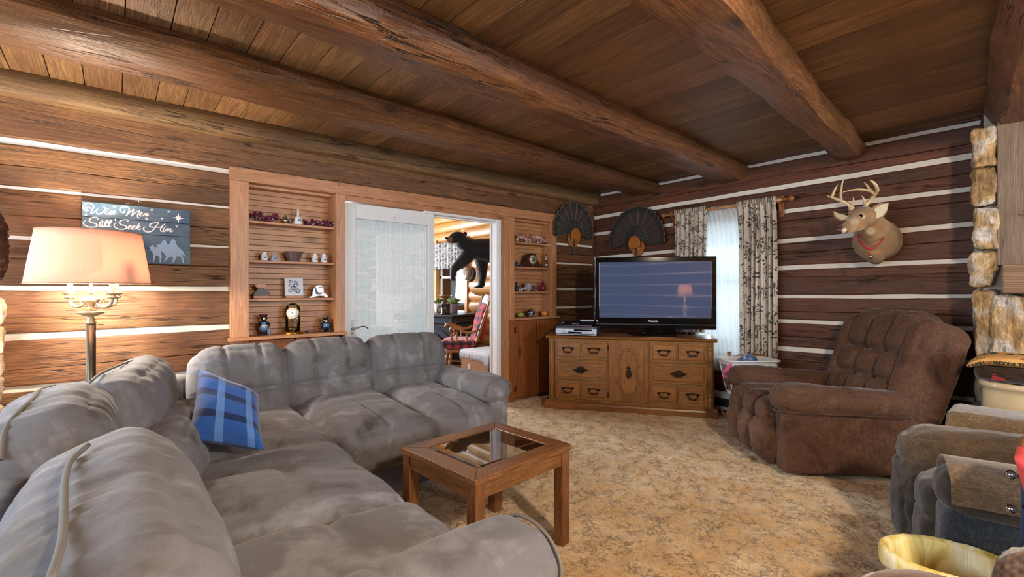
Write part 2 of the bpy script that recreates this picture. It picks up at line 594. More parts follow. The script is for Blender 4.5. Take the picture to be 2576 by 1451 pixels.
# shag carpet
t = NT('shag_carpet'); v = t.coord()
n1 = t.noise(v, 55, 4, 0.7, 0.6); n2 = t.noise(v, 5, 3, 0.6); n3 = t.noise(v, 210, 2, 0.6)
wv = t.node('ShaderNodeVectorMath', operation='ADD'); t.l.new(v, wv.inputs[0]); wn = t.node('ShaderNodeVectorMath', operation='SCALE'); t.l.new(t.noise(v, 16, 4, 0.7, 0, True), wn.inputs[0]); wn.inputs['Scale'].default_value = 0.16; t.l.new(wn.outputs[0], wv.inputs[1])
vc = t.vor(wv.outputs[0], 17, 'Distance', 'DISTANCE_TO_EDGE')
crack = t.ramp(t.math('ADD', vc, t.math('MULTIPLY', t.math('SUBTRACT', n1, 0.5), 0.5)), [(0.0, 1.0), (0.05, 0.5), (0.14, 0.0)])
gate = t.ramp(t.noise(v, 9, 3, 0.7), [(0.44, 0.05), (0.56, 1.0)])
col = t.mix(t.ramp(n2, [(0.3, 0.0), (0.7, 1.0)]), srgb('#fbe8c4'), srgb('#e6b976'))
col = t.mix(t.ramp(n1, [(0.35, 0.55), (0.6, 0.0)]), col, srgb('#c6a168'))
col = t.mix(t.ramp(n3, [(0.36, 0.55), (0.56, 0.0)]), col, srgb('#a98250'))
crack = t.math('MULTIPLY', crack, gate)
col = t.mix(t.math('MULTIPLY', crack, 0.7), col, srgb('#5e4526'))  # shade down between the tufts is painted into the carpet colour
t.base(col)
h = t.math('ADD', t.math('MULTIPLY', n1, 0.8), t.math('MULTIPLY', n3, 0.45))
h = t.math('SUBTRACT', h, t.math('MULTIPLY', crack, 0.7))
t.bump(h, 0.6, 0.014); t.set(rough=0.95, sheen=0.3, spec=0.05)
M_CARPET = t.m

M_WHITE = plain('white_paint', '#dfe3ea', 0.35)
M_METALG = plain('nickel', '#9a958c', 0.3, 1.0)
M_BRASS = plain('brass', '#c09a50', 0.28, 1.0)
M_BRONZE = plain('antique_bronze', '#4a3c33', 0.28, 0.9)
M_BLACK = plain('black_plastic', '#08080a', 0.25)
M_GLOSSBLK = plain('gloss_black', '#050508', 0.08)
M_DARK = plain('dark_void', '#0a0806', 0.9)
M_GLASS = glassy('clear_glass', (0.97, 1.0, 0.99, 1))
# ================================================================ STRUCTURE
ZC = 2.41          # underside of the ceiling boards
XL, YB = -3.84, 4.62   # faces of the left and back log walls


def carpet_mesh():
    mb = MB()
    x0, x1, y0, y1 = -3.9, 3.0, -2.4, 4.75
    nx, ny = 430, 450
    def f(u, v):
        x = x0 + (x1 - x0) * u; y = y0 + (y1 - y0) * v
        z = 0.010 * nz(x * 11, y * 11) + 0.007 * nz(x * 27, y * 27, 3) + 0.004 * nz(x * 3, y * 3, 9)
        return (x, y, z - 0.012)
    mb.grid(f, nx, ny)
    return mb


struct(carpet_mesh().build('floor', M_CARPET))
fl = MB(); fl.bx(-9.5, -3.9, -1.5, 6.0, -0.1, -0.015)
struct(fl.build('floor_2', wood('sun_room_floor', '#b08a62', '#9a7550', '#6a4a30', 'X', 1, 0.4, 0.2, 0, 0.1, 0.2)))
sl = MB(); sl.bx(-4.0, 3.1, -2.5, 4.9, -0.2, -0.05); struct(sl.build('floor_3', M_DARK))


# ---------------------------------------------------------------- ceiling boards (run along x)
mb = MB(); y = -2.5; k = 0
while y < 4.75:
    w = random.uniform(0.14, 0.185)
    zz = ZC + random.uniform(-0.002, 0.003)
    mb.bx(-4.05, 3.1, y + 0.002, y + w - 0.003, zz, zz + 0.03); y += w
struct(mb.build('ceiling', M_CEIL))
mb = MB(); mb.bx(-4.1, 3.2, -2.6, 4.9, ZC + 0.03, ZC + 0.1); struct(mb.build('ceiling_2', M_DARK))


# ---------------------------------------------------------------- hewn logs
def log(mb, axis, a0, a1, zlo, zhi, face, into, seed, check=True, amp=0.006, depth=0.12):
    """one hewn log: face at coordinate 'face' of the other axis, body towards 'into' (+1/-1)"""
    n = max(2, int((a1 - a0) / 0.06)); vs = []; fs = []
    mid0 = random.uniform(0.35, 0.68); has = check and random.random() < 0.8
    sec = 9
    for i in range(n + 1):
        a = a0 + (a1 - a0) * i / n
        lo = zlo(a) + 0.006 * nz(a * 2.3, seed) + 0.002 * nz(a * 14, seed)
        hi = zhi(a) + 0.006 * nz(a * 2.1, seed + 40) + 0.002 * nz(a * 13, seed + 9)
        w = amp * nz(a * 1.7, seed + 80) + 0.003 * nz(a * 9, seed + 60)
        zm = lo + (hi - lo) * (mid0 + 0.10 * nz(a * 0.9, seed + 20))
        g = 0.0
        if has:
            g = min(0.013, max(0.0, nz(a * 0.8, seed + 5) + 0.35) * 0.05)
        gw = 0.001 + g * 0.12
        pr = [(depth, lo), (0.018, lo), (0.004 - w, lo + 0.004), (0.0 - w, lo + 0.012), (0.0 - w, lo + 0.016), (-0.001 - w, zm - gw - 0.002), (0.001 - w, zm - gw), (g - w, zm), (0.001 - w, zm + gw), (-0.001 - w, zm + gw + 0.002), (0.0 - w, hi - 0.016), (0.0 - w, hi - 0.012), (0.004 - w, hi - 0.004), (0.018, hi), (depth, hi)]
        sec = len(pr)
        for dd, z in pr:
            q = face + into * dd
            vs.append((a, q, z) if axis == 'X' else (q, a, z))
    for i in range(n):
        for j in range(sec - 1):
            f = (i * sec + j, i * sec + j + 1, (i + 1) * sec + j + 1, (i + 1) * sec + j)
            fs.append(f)
    fs.append(tuple(range(sec))); fs.append(tuple(n * sec + j for j in reversed(range(sec))))
    mb.add(vs, fs)


def const(z): return lambda a: z
def ramp2(a0, z0, a1, z1): return lambda a: z0 + (z1 - z0) * (a - a0) / (a1 - a0)


# back wall: rows between chink centres (left value at x=-3.8, right value at x=-0.37), half thickness
BW = [(-0.03, -0.03, 0), (0.16, 0.16, .012), (0.41, 0.42, .014), (0.640, 0.684, .020), (0.905, 0.924, .016), (1.115, 1.155, .013),
      (1.385, 1.409, .018), (1.600, 1.668, .018), (1.905, 1.917, .018), (2.112, 2.152, .020), (2.385, 2.378, .014), (2.47, 2.47, 0)]
WINX0, WINX1, WINZ0, WINZ1 = -2.56, -1.72, 0.52, 1.92
mb = MB()
segs_full = [(-3.9, 3.05)]
for i in range(len(BW) - 1):
    (l0, r0, h0), (l1, r1, h1) = BW[i], BW[i + 1]
    zl = ramp2(-3.8, l0 + h0, -0.37, r0 + h0); zh = ramp2(-3.8, l1 - h1, -0.37, r1 - h1)
    mean_lo, mean_hi = (l0 + r0) / 2, (l1 + r1) / 2
    if mean_hi > WINZ0 + 0.05 and mean_lo < WINZ1 - 0.06:
        log(mb, 'X', -3.9, WINX0, zl, zh, YB, 1, i * 3.1)
        log(mb, 'X', WINX1, 3.05, zl, zh, YB, 1, i * 3.1 + 50)
    else:
        log(mb, 'X', -3.9, 3.05, zl, zh, YB, 1, i * 3.1)
wall_back = struct(mb.build('wall_back', M_LOG, angle=35))
mb = MB()
for x0, x1, z0, z1 in ((-3.9, WINX0, 0, 2.44), (WINX1, 3.05, 0, 2.44), (WINX0, WINX1, 0, WINZ0), (WINX0, WINX1, WINZ1, 2.44)):
    mb.bx(x0, x1, YB + 0.016, YB + 0.20, z0, z1)
mb.build('chinking', M_CHINK, wall_back)

# left wall: rows for y < 0.63, for the strip beside the corner and above the built-ins
LW = [(-0.03, -0.03, 0), (0.08, 0.08, .012), (0.36, 0.35, .016), (0.632, 0.63, .018), (0.930, 0.938, .019), (1.213, 1.205, .014),
      (1.498, 1.503, .010), (1.782, 1.787, .007), (2.042, 2.047, .015)]
mb = MB()
for i in range(len(LW) - 1):
    (l0, r0, h0), (l1, r1, h1) = LW[i], LW[i + 1]
    log(mb, 'Y', -2.5, 0.632, ramp2(-.5, l0 + h0, .63, r0 + h0), ramp2(-.5, l1 - h1, .63, r1 - h1), XL, -1, i * 2.7 + 7, amp=0.010)
log(mb, 'Y', -2.5, 4.64, lambda a: (2.06 if a < 0.63 else (2.085 if a < 3.9 else 2.06)), (lambda a: 2.296 if a < 3.6 else 2.296 - (a - 3.6) * 0.05), XL, -1, 33, amp=0.010)
LC = [(-0.03, 0), (0.18, .01), (0.42, .014), (0.70, .014), (0.99, .013), (1.21, .013), (1.517, .011), (1.742, .012), (2.05, .010)]
for i in range(len(LC) - 1):
    log(mb, 'Y', 3.93, 4.64, const(LC[i][0] + LC[i][1]), const(LC[i + 1][0] - LC[i + 1][1]), XL, -1, i * 4.1 + 3)
wall_left = struct(mb.build('wall_left', M_LOGY, angle=35))
mb = MB()
mb.bx(XL - 0.22, XL - 0.016, -2.5, 0.62, 0, 2.28)
mb.bx(XL - 0.22, XL - 0.016, 3.95, 4.80, 0, 2.30)
mb.bx(XL - 0.22, XL - 0.016, 0.62, 3.95, 2.05, 2.30)
mb.bx(XL - 0.22, XL - 0.19, 0.62, 1.46, 0, 2.05)
mb.bx(XL - 0.22, XL - 0.19, 3.13, 3.95, 0, 2.05)
mb.build('chinking', M_CHINK, wall_left)

# the plate log under the ceiling, lighter and sawn
mb = MB()
def platez(a): return 2.285 - 0.035 * (a + 0.5) / 5.1 + 0.006 * nz(a * 1.5, 4)
n = 90; vs = []; fs = []
for i in range(n + 1):
    a = -2.5 + 7.14 * i / n
    lo = platez(a); w = 0.008 * nz(a * 2, 8)
    pr = [(-3.95, lo), (-3.765 + w, lo), (-3.745 + w, lo + 0.012), (-3.735 + w, 2.35), (-3.74 + w, 2.43), (-3.95, 2.43)]
    vs += [(x, a, z) for x, z in pr]
for i in range(n):
    for j in range(5): fs.append((i * 6 + j, i * 6 + j + 1, i * 6 + 7 + j, i * 6 + 6 + j))
fs.append((5, 4, 3, 2, 1, 0)); fs.append(tuple(n * 6 + j for j in range(6)))
mb.add(vs, fs)
struct(mb.build('trim_1', M_PLATE))


# ---------------------------------------------------------------- ceiling beams (run along y)
def beam(name, sections, seed, label, rough=0.006):
    """sections: (y, x_left_top, x_left_bottom, x_right_bottom, x_right_bulge, z_bottom)"""
    mb = MB(); vs = []; fs = []
    ys = [s_[0] for s_ in sections]
    n = 150; m = 20
    for i in range(n + 1):
        y = ys[0] + (ys[-1] - ys[0]) * i / n
        k = 0
        while k < len(ys) - 2 and y > ys[k + 1]: k += 1
        f = (y - ys[k]) / (ys[k + 1] - ys[k])
        xl, xlb, xrb, xr, zb = [sections[k][q] + (sections[k + 1][q] - sections[k][q]) * f for q in range(1, 6)]
        w = rough * 2.2 * nz(y * 1.4, seed)
        H = ZC - zb
        poly = [(xl + 0.02, ZC + 0.03), (xl, ZC), (xl - 0.008, ZC - H * .35), (xl + (xlb - xl) * .5, zb + H * .22), (xlb, zb + 0.004), (xlb + 0.05, zb), (xrb - 0.05, zb - 0.002), (xrb, zb + 0.002), (xrb + (xr - xrb) * .6, zb + H * .2), (xr, zb + H * .5), (xr - 0.002, zb + H * .75), (xr - 0.03, ZC), (xr - 0.05, ZC + .03)]
        m = len(poly)
        for j, (x, z) in enumerate(poly):
            dn = rough * (nz(y * 3, j * 0.7, seed) + 0.5 * nz(y * 11, j * 1.9, seed + 3))
            vs.append((x + w + dn * (1 if x > (xl + xr) / 2 else -1), y, z - (dn * 0.8 if z < ZC - 0.01 else 0)))
    for i in range(n):
        for j in range(m - 1): fs.append((i * m + j, i * m + j + 1, (i + 1) * m + j + 1, (i + 1) * m + j))
    fs.append(tuple(reversed(range(m)))); fs.append(tuple(n * m + j for j in range(m)))
    mb.add(vs, fs)
    o = mb.build(name, M_BEAM)
    for p in o.data.polygons: p.use_smooth = True
    o.data.set_sharp_from_angle(angle=math.radians(28)); struct(o); return o


beam('ceiling_beam', [(-2.5, -3.00, -2.93, -2.74, -2.66, 2.245), (0.3, -3.02, -2.96, -2.76, -2.66, 2.25), (2.3, -3.10, -3.04, -2.84, -2.76, 2.265), (4.66, -3.34, -3.20, -2.96, -2.91, 2.29)], 1.0, '')
beam('ceiling_beam', [(-2.5, -1.98, -1.93, -1.78, -1.68, 2.215), (1.0, -2.04, -1.98, -1.84, -1.76, 2.22), (2.3, -2.12, -2.06, -1.90, -1.83, 2.235), (4.66, -2.29, -2.22, -2.02, -1.94, 2.262)], 5.0, '')
beam('ceiling_beam', [(-2.5, -0.98, -0.92, -0.66, -0.62, 2.20), (1.7, -1.06, -1.00, -0.78, -0.76, 2.215), (2.3, -1.09, -1.03, -0.85, -0.82, 2.235), (3.5, -1.15, -1.10, -0.96, -0.93, 2.24), (4.66, -1.28, -1.19, -1.06, -1.02, 2.27)], 9.0, '', 0.010)
beam('ceiling_beam', [(-2.5, 0.10, 0.14, 0.42, 0.45, 2.19), (2.5, -0.14, -0.06, 0.16, 0.20, 2.20), (4.66, -0.36, -0.28, 0.02, 0.06, 2.24)], 14.0, '', 0.012)

# walls the camera has behind and beside it (they bounce the light and show in the screen)
mb = MB(); i = 0; z = 0.0
while z < 2.4:
    h = 0.27
    log(mb, 'X', -3.9, -2.75, const(z), const(min(z + h - 0.03, 2.42)), -2.42, -1, 90 + i)
    log(mb, 'X', -0.45, 3.05, const(z), const(min(z + h - 0.03, 2.42)), -2.42, -1, 95 + i)
    if z < 0.7 or z > 2.0: log(mb, 'X', -2.75, -0.45, const(z), const(min(z + h - 0.03, 2.42)), -2.42, -1, 97 + i)
    z += h; i += 1
wf = struct(mb.build('wall_front', M_LOG))
mb = MB()
mb.bx(-3.9, -2.75, -2.6, -2.436, 0, 2.44); mb.bx(-.45, 3.05, -2.6, -2.436, 0, 2.44); mb.bx(-2.75, -.45, -2.6, -2.436, 0, .78); mb.bx(-2.75, -.45, -2.6, -2.436, 2.14, 2.44)
mb.build('chinking', M_CHINK, wf)
mb = MB(); i = 0; z = 0.0
while z < 2.4:
    h = 0.27
    log(mb, 'Y', -2.5, 2.2, const(z), const(min(z + h - 0.03, 2.42)), 3.0, 1, 190 + i)
    log(mb, 'Y', 3.7, 4.7, const(z), const(min(z + h - 0.03, 2.42)), 3.0, 1, 195 + i)
    if z < 0.7 or z > 2.0: log(mb, 'Y', 2.2, 3.7, const(z), const(min(z + h - 0.03, 2.42)), 3.0, 1, 197 + i)
    z += h; i += 1
wr = struct(mb.build('wall_right', M_LOGY))
mb = MB()
mb.bx(3.016, 3.18, -2.5, 2.2, 0, 2.44); mb.bx(3.016, 3.18, 3.7, 4.8, 0, 2.44); mb.bx(3.016, 3.18, 2.2, 3.7, 0, .78); mb.bx(3.016, 3.18, 2.2, 3.7, 2.14, 2.44)
mb.build('chinking', M_CHINK, wr)

# stone pier at the left edge of the picture (the face runs back beside the camera's left)
M_STONE = None
t = NT('tan_field_stone'); v = t.coord(); isl = t.island()
a = t.noise(v, 7, 6, 0.65, 0.6); b = t.noise(v, 38, 4, 0.6)
c = t.ramp(a, [(0.3, '#8a6a48'), (0.45, '#b9976c'), (0.55, '#cdb08a'), (0.7, '#9c7d5c')])
c = t.mix(t.math('MULTIPLY', b, 0.5), c, srgb('#5d4632'))
hs = t.node('ShaderNodeHueSaturation'); t.l.new(c, hs.inputs['Color']); t.l.new(t.math('ADD', t.math('MULTIPLY', isl, 0.5), 0.75), hs.inputs['Value'])
t.l.new(t.math('ADD', t.math('MULTIPLY', isl, 0.5), 0.55), hs.inputs['Saturation'])
t.base(hs.outputs[0]); t.bump(t.math('ADD', a, t.math('MULTIPLY', b, 0.5)), 0.9, 0.03); t.set(rough=0.85)
M_STONE = t.m
M_MORTAR = plain('mortar', '#a8a298', 0.9)


def stone(mb, c, half, seed, r=0.02, n=9):
    def dsp(u, nrm):
        return 0.022 * nz(u[0] * 1.9 * half[0] * 8 + seed, u[1] * 1.5 + seed, u[2] * half[2] * 9) + 0.008 * nz(u[0] * 5 + seed, u[1] * 5, u[2] * 7 + seed)
    mb.pad(c, half, Matrix.Rotation(random.uniform(-.05, .05), 3, 'Y'), r, n, 0, dsp)


mb = MB(); z = 0.0; i = 0
while z < 1.02:
    h = random.uniform(0.10, 0.2)
    stone(mb, (-3.80 + random.uniform(-.01, .01), -0.64, z + h / 2), (0.14, 0.165 + random.uniform(-.012, .008), h / 2 - 0.004), i * 3.3)
    z += h; i += 1
pier = struct(mb.build('wall_stone_pier', M_STONE))

# ---------------------------------------------------------------- sun room beyond the doorway
YS = 4.40; XS0, XS1 = -8.6, -4.06
SWX0, SWX1, SWZ0, SWZ1 = -7.25, -6.36, 0.80, 1.98      # window in the sun room's right wall
def halflog(mb, x0, x1, z0, z1, yf):
    n = 8; m = max(2, int((x1 - x0) / 0.4)); vs = []; fs = []
    for i in range(m + 1):
        x = x0 + (x1 - x0) * i / m
        for j in range(n + 1):
            an = PI * j / n
            vs.append((x, yf + 0.05 - 0.05 * math.sin(an) ** 0.8, z0 + (z1 - z0) * (1 - math.cos(an)) / 2))
    for i in range(m):
        for j in range(n): fs.append((i * (n + 1) + j, i * (n + 1) + j + 1, (i + 1) * (n + 1) + j + 1, (i + 1) * (n + 1) + j))
    mb.add(vs, fs)
mb = MB(); z = 0.0
while z < 2.6:
    zz = z + 0.17
    if zz > SWZ0 + 0.03 and z < SWZ1 - 0.03:
        halflog(mb, XS0, SWX0, z, zz, YS); halflog(mb, SWX1, XS1, z, zz, YS)
    else: halflog(mb, XS0, XS1, z, zz, YS)
    z = zz
mb.bx(XS0, SWX0, YS + .05, YS + .2, 0, 2.7); mb.bx(SWX1, XS1, YS + .05, YS + .2, 0, 2.7)
mb.bx(SWX0, SWX1, YS + .05, YS + .2, 0, SWZ0); mb.bx(SWX0, SWX1, YS + .05, YS + .2, SWZ1, 2.7)
struct(mb.build('wall_sun_room_right', M_SUNLOG))
mb = MB()                                                    # far wall with two windows
def fw(y0, y1, z0, z1): mb.bx(-8.75, -8.6, y0, y1, z0, z1)
fw(-1.5, 1.0, 0, 2.7); fw(1.0, 4.6, 0, 0.85); fw(1.0, 4.6, 2.05, 2.7); fw(1.9, 2.4, .85, 2.05); fw(3.4, 4.6, .85, 2.05)
struct(mb.build('wall_sun_room_far', M_SUNLOG))
mb = MB(); mb.bx(-8.75, XS1, -1.5, -1.4, 0, 2.7); struct(mb.build('wall_sun_room_left', M_SUNLOG))
mb = MB(); y = -1.5
while y < 4.6:
    mb.bx(-8.75, -3.95, y, y + 0.135, 2.52, 2.56); y += 0.14
struct(mb.build('ceiling_3', M_SUNLOG, bevel=0.004))
# ================================================================ LEFT WALL JOINERY
XF = -3.82                                # face of the pine trim


def board(mb, x0, x1, y0, y1, z0, z1): mb.bx(x0, x1, y0, y1, z0, z1)


mb = MB(); board(mb, -3.90, XF, 0.62, 3.935, 1.984, 2.080)
head = struct(mb.build('trim_2', M_PINEY, bevel=0.004))
mb = MB(); board(mb, -3.92, XF - 0.012, 1.447, 3.224, 1.938, 1.984); struct(mb.build('trim_3', M_PINEY, bevel=0.003))
# small cup hooks screwed into the header
hooks = [(598, 424), (852, 465), (1120, 500), (1284, 525), (1385, 545)]
for i, (px, py) in enumerate(hooks):
    p = on_x(px, py + 3, XF)
    m = MB(); m.tube([p, p + Vector((.012, 0, 0)), p + Vector((.018, 0, .010)), p + Vector((.014, 0, .020)), p + Vector((.008, 0, .018))], 0.0022, 6, sub=3)
    m.ball(p, 0.004, 8, 6)
    lab = ['small metal cup hook at the outer corner of the header above the wide shelf niche', 'small metal cup hook above the post between shelf niche and white door', 'small metal cup hook above the open doorway', 'small metal cup hook above the doorway side of the narrow shelf niche', 'small metal cup hook at the corner of the header beside the turkey fan'][i]
    tag(m.build('cup_hook', M_METALG, None), lab, 'hook', 'cup hooks on the pine header')


def niche(name, label, y0, yi0, yi1, y1, zs, ztop, shelves, doors, sillx):
    t_ = thing(name, label, 'shelf unit', (-3.9, y0, 0))
    mb = MB()
    board(mb, -3.90, XF, y0, yi0, zs, 1.984); mb.build('stile', M_PINE, t_, bevel=0.003)
    mb = MB(); board(mb, -3.90, XF, yi1, y1, zs, 1.984); mb.build('stile', M_PINE, t_, bevel=0.003)
    mb = MB()
    board(mb, -4.0, -3.90, yi0 - .02, yi0, zs, ztop); board(mb, -4.0, -3.90, yi1, yi1 + .02, zs, ztop)
    board(mb, -4.0, -3.90, yi0, yi1, ztop, ztop + .02)
    mb.build('side_panel', M_PINE, t_)
    mb = MB(); z = zs                                     # beadboard back, boards horizontal
    while z < ztop:
        h = 0.043
        board(mb, -4.01, -3.993, yi0, yi1, z, min(z + h - 0.004, ztop)); board(mb, -4.01, -3.996, yi0, yi1, z + h - 0.003, min(z + h - 0.001, ztop)); z += h
    mb.build('back_panel', M_PINEY, t_, bevel=0.002)
    for zz in shelves:
        mb = MB(); board(mb, -3.995, -3.852, yi0, yi1, zz - 0.019, zz)
        mb.build('shelf', M_PINEY, t_, bevel=0.003)
    mb = MB(); board(mb, -3.995, sillx, y0 - 0.012, y1 + 0.005, zs - 0.024, zs)
    mb.build('counter', M_PINEY, t_, bevel=0.004)
    mb = MB(); board(mb, -3.92, -3.865, y0, y1, 0, zs - 0.024)
    board(mb, -3.865, XF, y0, yi0, 0, zs - .024); board(mb, -3.865, XF, y1 - 0.02, y1, 0, zs - .024)
    mb.build('base_panel', M_PINED, t_)
    for (d0, d1, hinge) in doors:
        mb = MB(); board(mb, -3.862, XF + 0.002, d0, d1, 0.03, zs - 0.03)
        dd = mb.build('door', M_PINED, t_, bevel=0.004)
        for hz_ in (0.10, zs - 0.16):
            mb = MB(); mb.bx(XF + .002, XF + .006, hinge - .006, hinge + .012, hz_, hz_ + 0.06)
            mb.cyl((XF + .007, hinge, hz_), (XF + .007, hinge, hz_ + .06), 0.004, n=8)
            mb.build('hinge', M_BRONZE, dd)
    return t_


niche('built_in_bookcase', 'wide knotty pine shelf niche built into the log wall beside the white door', 0.622, 0.742, 1.372, 1.447, 0.857, 1.965, [1.712, 1.421, 1.136], [(0.745, 1.05, 0.745), (1.06, 1.37, 1.37)], -3.785)
niche('built_in_cupboard', 'narrow pine shelf niche with cupboard below between doorway and room corner', 3.222, 3.284, 3.858, 3.934, 0.898, 1.965, [1.730, 1.455, 1.183], [(3.286, 3.61, 3.286), (3.622, 3.912, 3.912)], -3.775)

# ---------------------------------------------------------------- white door with lace behind the glass
door = thing('door_1', 'white door with a tall glass pane backed by lace curtain', 'door', (-3.90, 1.457, 0))
DX0, DX1 = -3.905, -3.862
mb = MB()
mb.bx(DX0, DX1, 1.455, 1.552, 0.02, 1.930); mb.bx(DX0, DX1, 2.250, 2.310, 0.02, 1.930)
mb.bx(DX0, DX1, 1.552, 2.250, 1.806, 1.930); mb.bx(DX0, DX1, 1.552, 2.250, 0.02, 0.30)
fr = mb.build('door_frame', M_WHITE, door, bevel=0.004)
mb = MB(); mb.bx(-3.890, -3.886, 1.55, 2.252, 0.29, 1.81); mb.build('glass_pane', M_GLASS, door)
# lace
t = NT('white_lace'); v = t.coord()
w1 = t.vor(v, 75, 'Distance', 'DISTANCE_TO_EDGE'); w2 = t.noise(v, 60, 3, 0.7)
hole = t.ramp(t.math('ADD', w1, t.math('MULTIPLY', t.math('SUBTRACT', w2, 0.5), 0.5)), [(0.04, 0.0), (0.22, 1.0)])
d = t.node('ShaderNodeBsdfDiffuse'); d.inputs[0].default_value = (0.84, 0.87, 0.90, 1)
tl = t.node('ShaderNodeBsdfTranslucent'); tl.inputs[0].default_value = (0.84, 0.87, 0.90, 1)
tr = t.node('ShaderNodeBsdfTransparent')
m1 = t.node('ShaderNodeMixShader'); m1.inputs[0].default_value = 0.5; t.l.new(d.outputs[0], m1.inputs[1]); t.l.new(tl.outputs[0], m1.inputs[2])
m2 = t.node('ShaderNodeMixShader'); t.l.new(t.math('MULTIPLY', hole, 0.42), m2.inputs[0]); t.l.new(m1.outputs[0], m2.inputs[1]); t.l.new(tr.outputs[0], m2.inputs[2])
t.l.new(m2.outputs[0], t.out.inputs[0])
M_LACE = t.m
mb = MB()
def lacef(u, v):
    y = 1.54 + 0.73 * u
    return (-3.915 + 0.009 * math.sin(u * 48 + 2 * nz(u * 5, v * 0.6)) + 0.006 * nz(u * 14, v * 2), y, 0.28 + 1.54 * v)
mb.grid(lacef, 110, 16); mb.build('lace_curtain', M_LACE, door, solid=0.001)
mb = MB(); p = on_x(886, 822, DX1)
mb.bx(DX1, DX1 + .004, p.y - .012, p.y + .012, p.z - .07, p.z + .055)
pl = mb.build('handle_plate', M_METALG, door, bevel=0.003)
mb = MB(); q = Vector((DX1, p.y, p.z - 0.015))
mb.tube([q, q + Vector((.05, 0, 0)), q + Vector((.055, .035, .012)), q + Vector((.055, .08, .018)), q + Vector((.05, .12, -.004))], [0.008, 0.007, 0.006, 0.005, 0.004], 8, sub=4)
mb.build('lever', M_METALG, pl)
mb = MB(); p = on_x(991, 550, DX1); mb.tube([p, p + Vector((.012, 0, 0)), p + Vector((.016, 0, .010)), p + Vector((.010, 0, .014))], 0.002, 6, sub=3); mb.build('hook', M_METALG, door)

# ---------------------------------------------------------------- doorway casing
mb = MB(); mb.bx(-3.905, -3.835, 3.050, 3.088, 0, 1.940); mb.bx(-3.90, -3.825, 3.066, 3.100, 0, 1.938)
mb.bx(-3.93, -3.842, 2.20, 3.09, 1.915, 1.940); mb.bx(-3.93, -3.90, 2.24, 3.06, 1.900, 1.915)
mb.bx(-4.08, -3.93, 1.40, 1.452, 0, 1.94)
struct(mb.build('trim_4', M_WHITE, bevel=0.003))
mb = MB(); mb.bx(-3.90, -3.828, 3.104, 3.140, 0, 1.938); mb.bx(-3.90, -3.835, 3.150, 3.222, 0, 1.984)
struct(mb.build('trim_5', M_PINE, bevel=0.003))
for zz, lab in ((1.62, 'brass hinge high on the white doorway jamb'), (0.98, 'brass hinge halfway up the white doorway jamb')):
    m = MB(); m.bx(-3.834, -3.830, 3.066, 3.10, zz - .05, zz + .05)
    for k in range(5): m.cyl((-3.826, 3.102, zz - .05 + k * .02), (-3.826, 3.102, zz - .032 + k * .02), 0.005, n=10)
    tag(m.build('door_hinge', M_BRASS), lab, 'hinge')

# ---------------------------------------------------------------- window in the back wall
win = struct(thing('window_1', 'sash window behind the sheer curtain with the television in front', 'window', ((WINX0 + WINX1) / 2, YB, 1.2)))
M_DKFR = plain('dark_window_frame', '#4a4a4c', 0.4)
mb = MB()
for x0, x1, z0, z1, y0 in ((WINX0, WINX0 + .05, WINZ0, WINZ1, 4.68), (WINX1 - .05, WINX1, WINZ0, WINZ1, 4.68), (WINX0, WINX1, WINZ0, WINZ0 + .05, 4.68), (WINX0, WINX1, WINZ1 - .05, WINZ1, 4.68), (WINX0, WINX1, 1.265, 1.305, 4.70)):
    mb.bx(x0, x1, y0, 4.76, z0, z1)
mb.build('window_frame', M_DKFR, win, bevel=0.004)
mb = MB(); mb.bx(WINX0 + .04, WINX1 - .04, 4.725, 4.728, WINZ0 + .04, WINZ1 - .04); mb.build('glass_pane', M_GLASS, win)
M_WOODSILL = M_LOG
mb = MB(); mb.bx(WINX0 - .02, WINX0, 4.60, 4.80, WINZ0 - .02, WINZ1 + .02); mb.bx(WINX1, WINX1 + .02, 4.60, 4.80, WINZ0 - .02, WINZ1 + .02)
mb.bx(WINX0 - .02, WINX1 + .02, 4.60, 4.80, WINZ0 - .03, WINZ0 - .002); mb.bx(WINX0 - .02, WINX1 + .02, 4.60, 4.80, WINZ1 + .002, WINZ1 + .03)
mb.build('window_casing', M_LOG, win)
# pleated blind drawn half way up
t = NT('white_blind'); d = t.node('ShaderNodeBsdfDiffuse'); d.inputs[0].default_value = (.9, .92, .9, 1); tl = t.node('ShaderNodeBsdfTranslucent'); tl.inputs[0].default_value = (.9, .93, .9, 1)
m1 = t.node('ShaderNodeMixShader'); m1.inputs[0].default_value = 0.55; t.l.new(d.outputs[0], m1.inputs[1]); t.l.new(tl.outputs[0], m1.inputs[2]); t.l.new(m1.outputs[0], t.out.inputs[0])
M_BLIND = t.m
mb = MB(); z = WINZ1 - 0.05
bl = thing('window_blind', 'white slatted blind lowered over the upper sash behind the sheer curtain', 'blind', (-2.14, 4.67, WINZ1 - .05))
mb2 = MB(); mb2.bx(WINX0 + .03, WINX1 - .03, 4.655, 4.685, WINZ1 - .05, WINZ1 - .01); mb2.build('head_rail', M_WHITE, bl)
while z > 1.62:
    mb.quadbox([(WINX0 + .04, 4.655, z - .016), (WINX1 - .04, 4.655, z - .016), (WINX1 - .04, 4.678, z - .008), (WINX0 + .04, 4.678, z - .008)],
               [(WINX0 + .04, 4.655, z - .0145), (WINX1 - .04, 4.655, z - .0145), (WINX1 - .04, 4.678, z - .0065), (WINX0 + .04, 4.678, z - .0065)]); z -= 0.02
mb.build('slats', M_BLIND, bl)

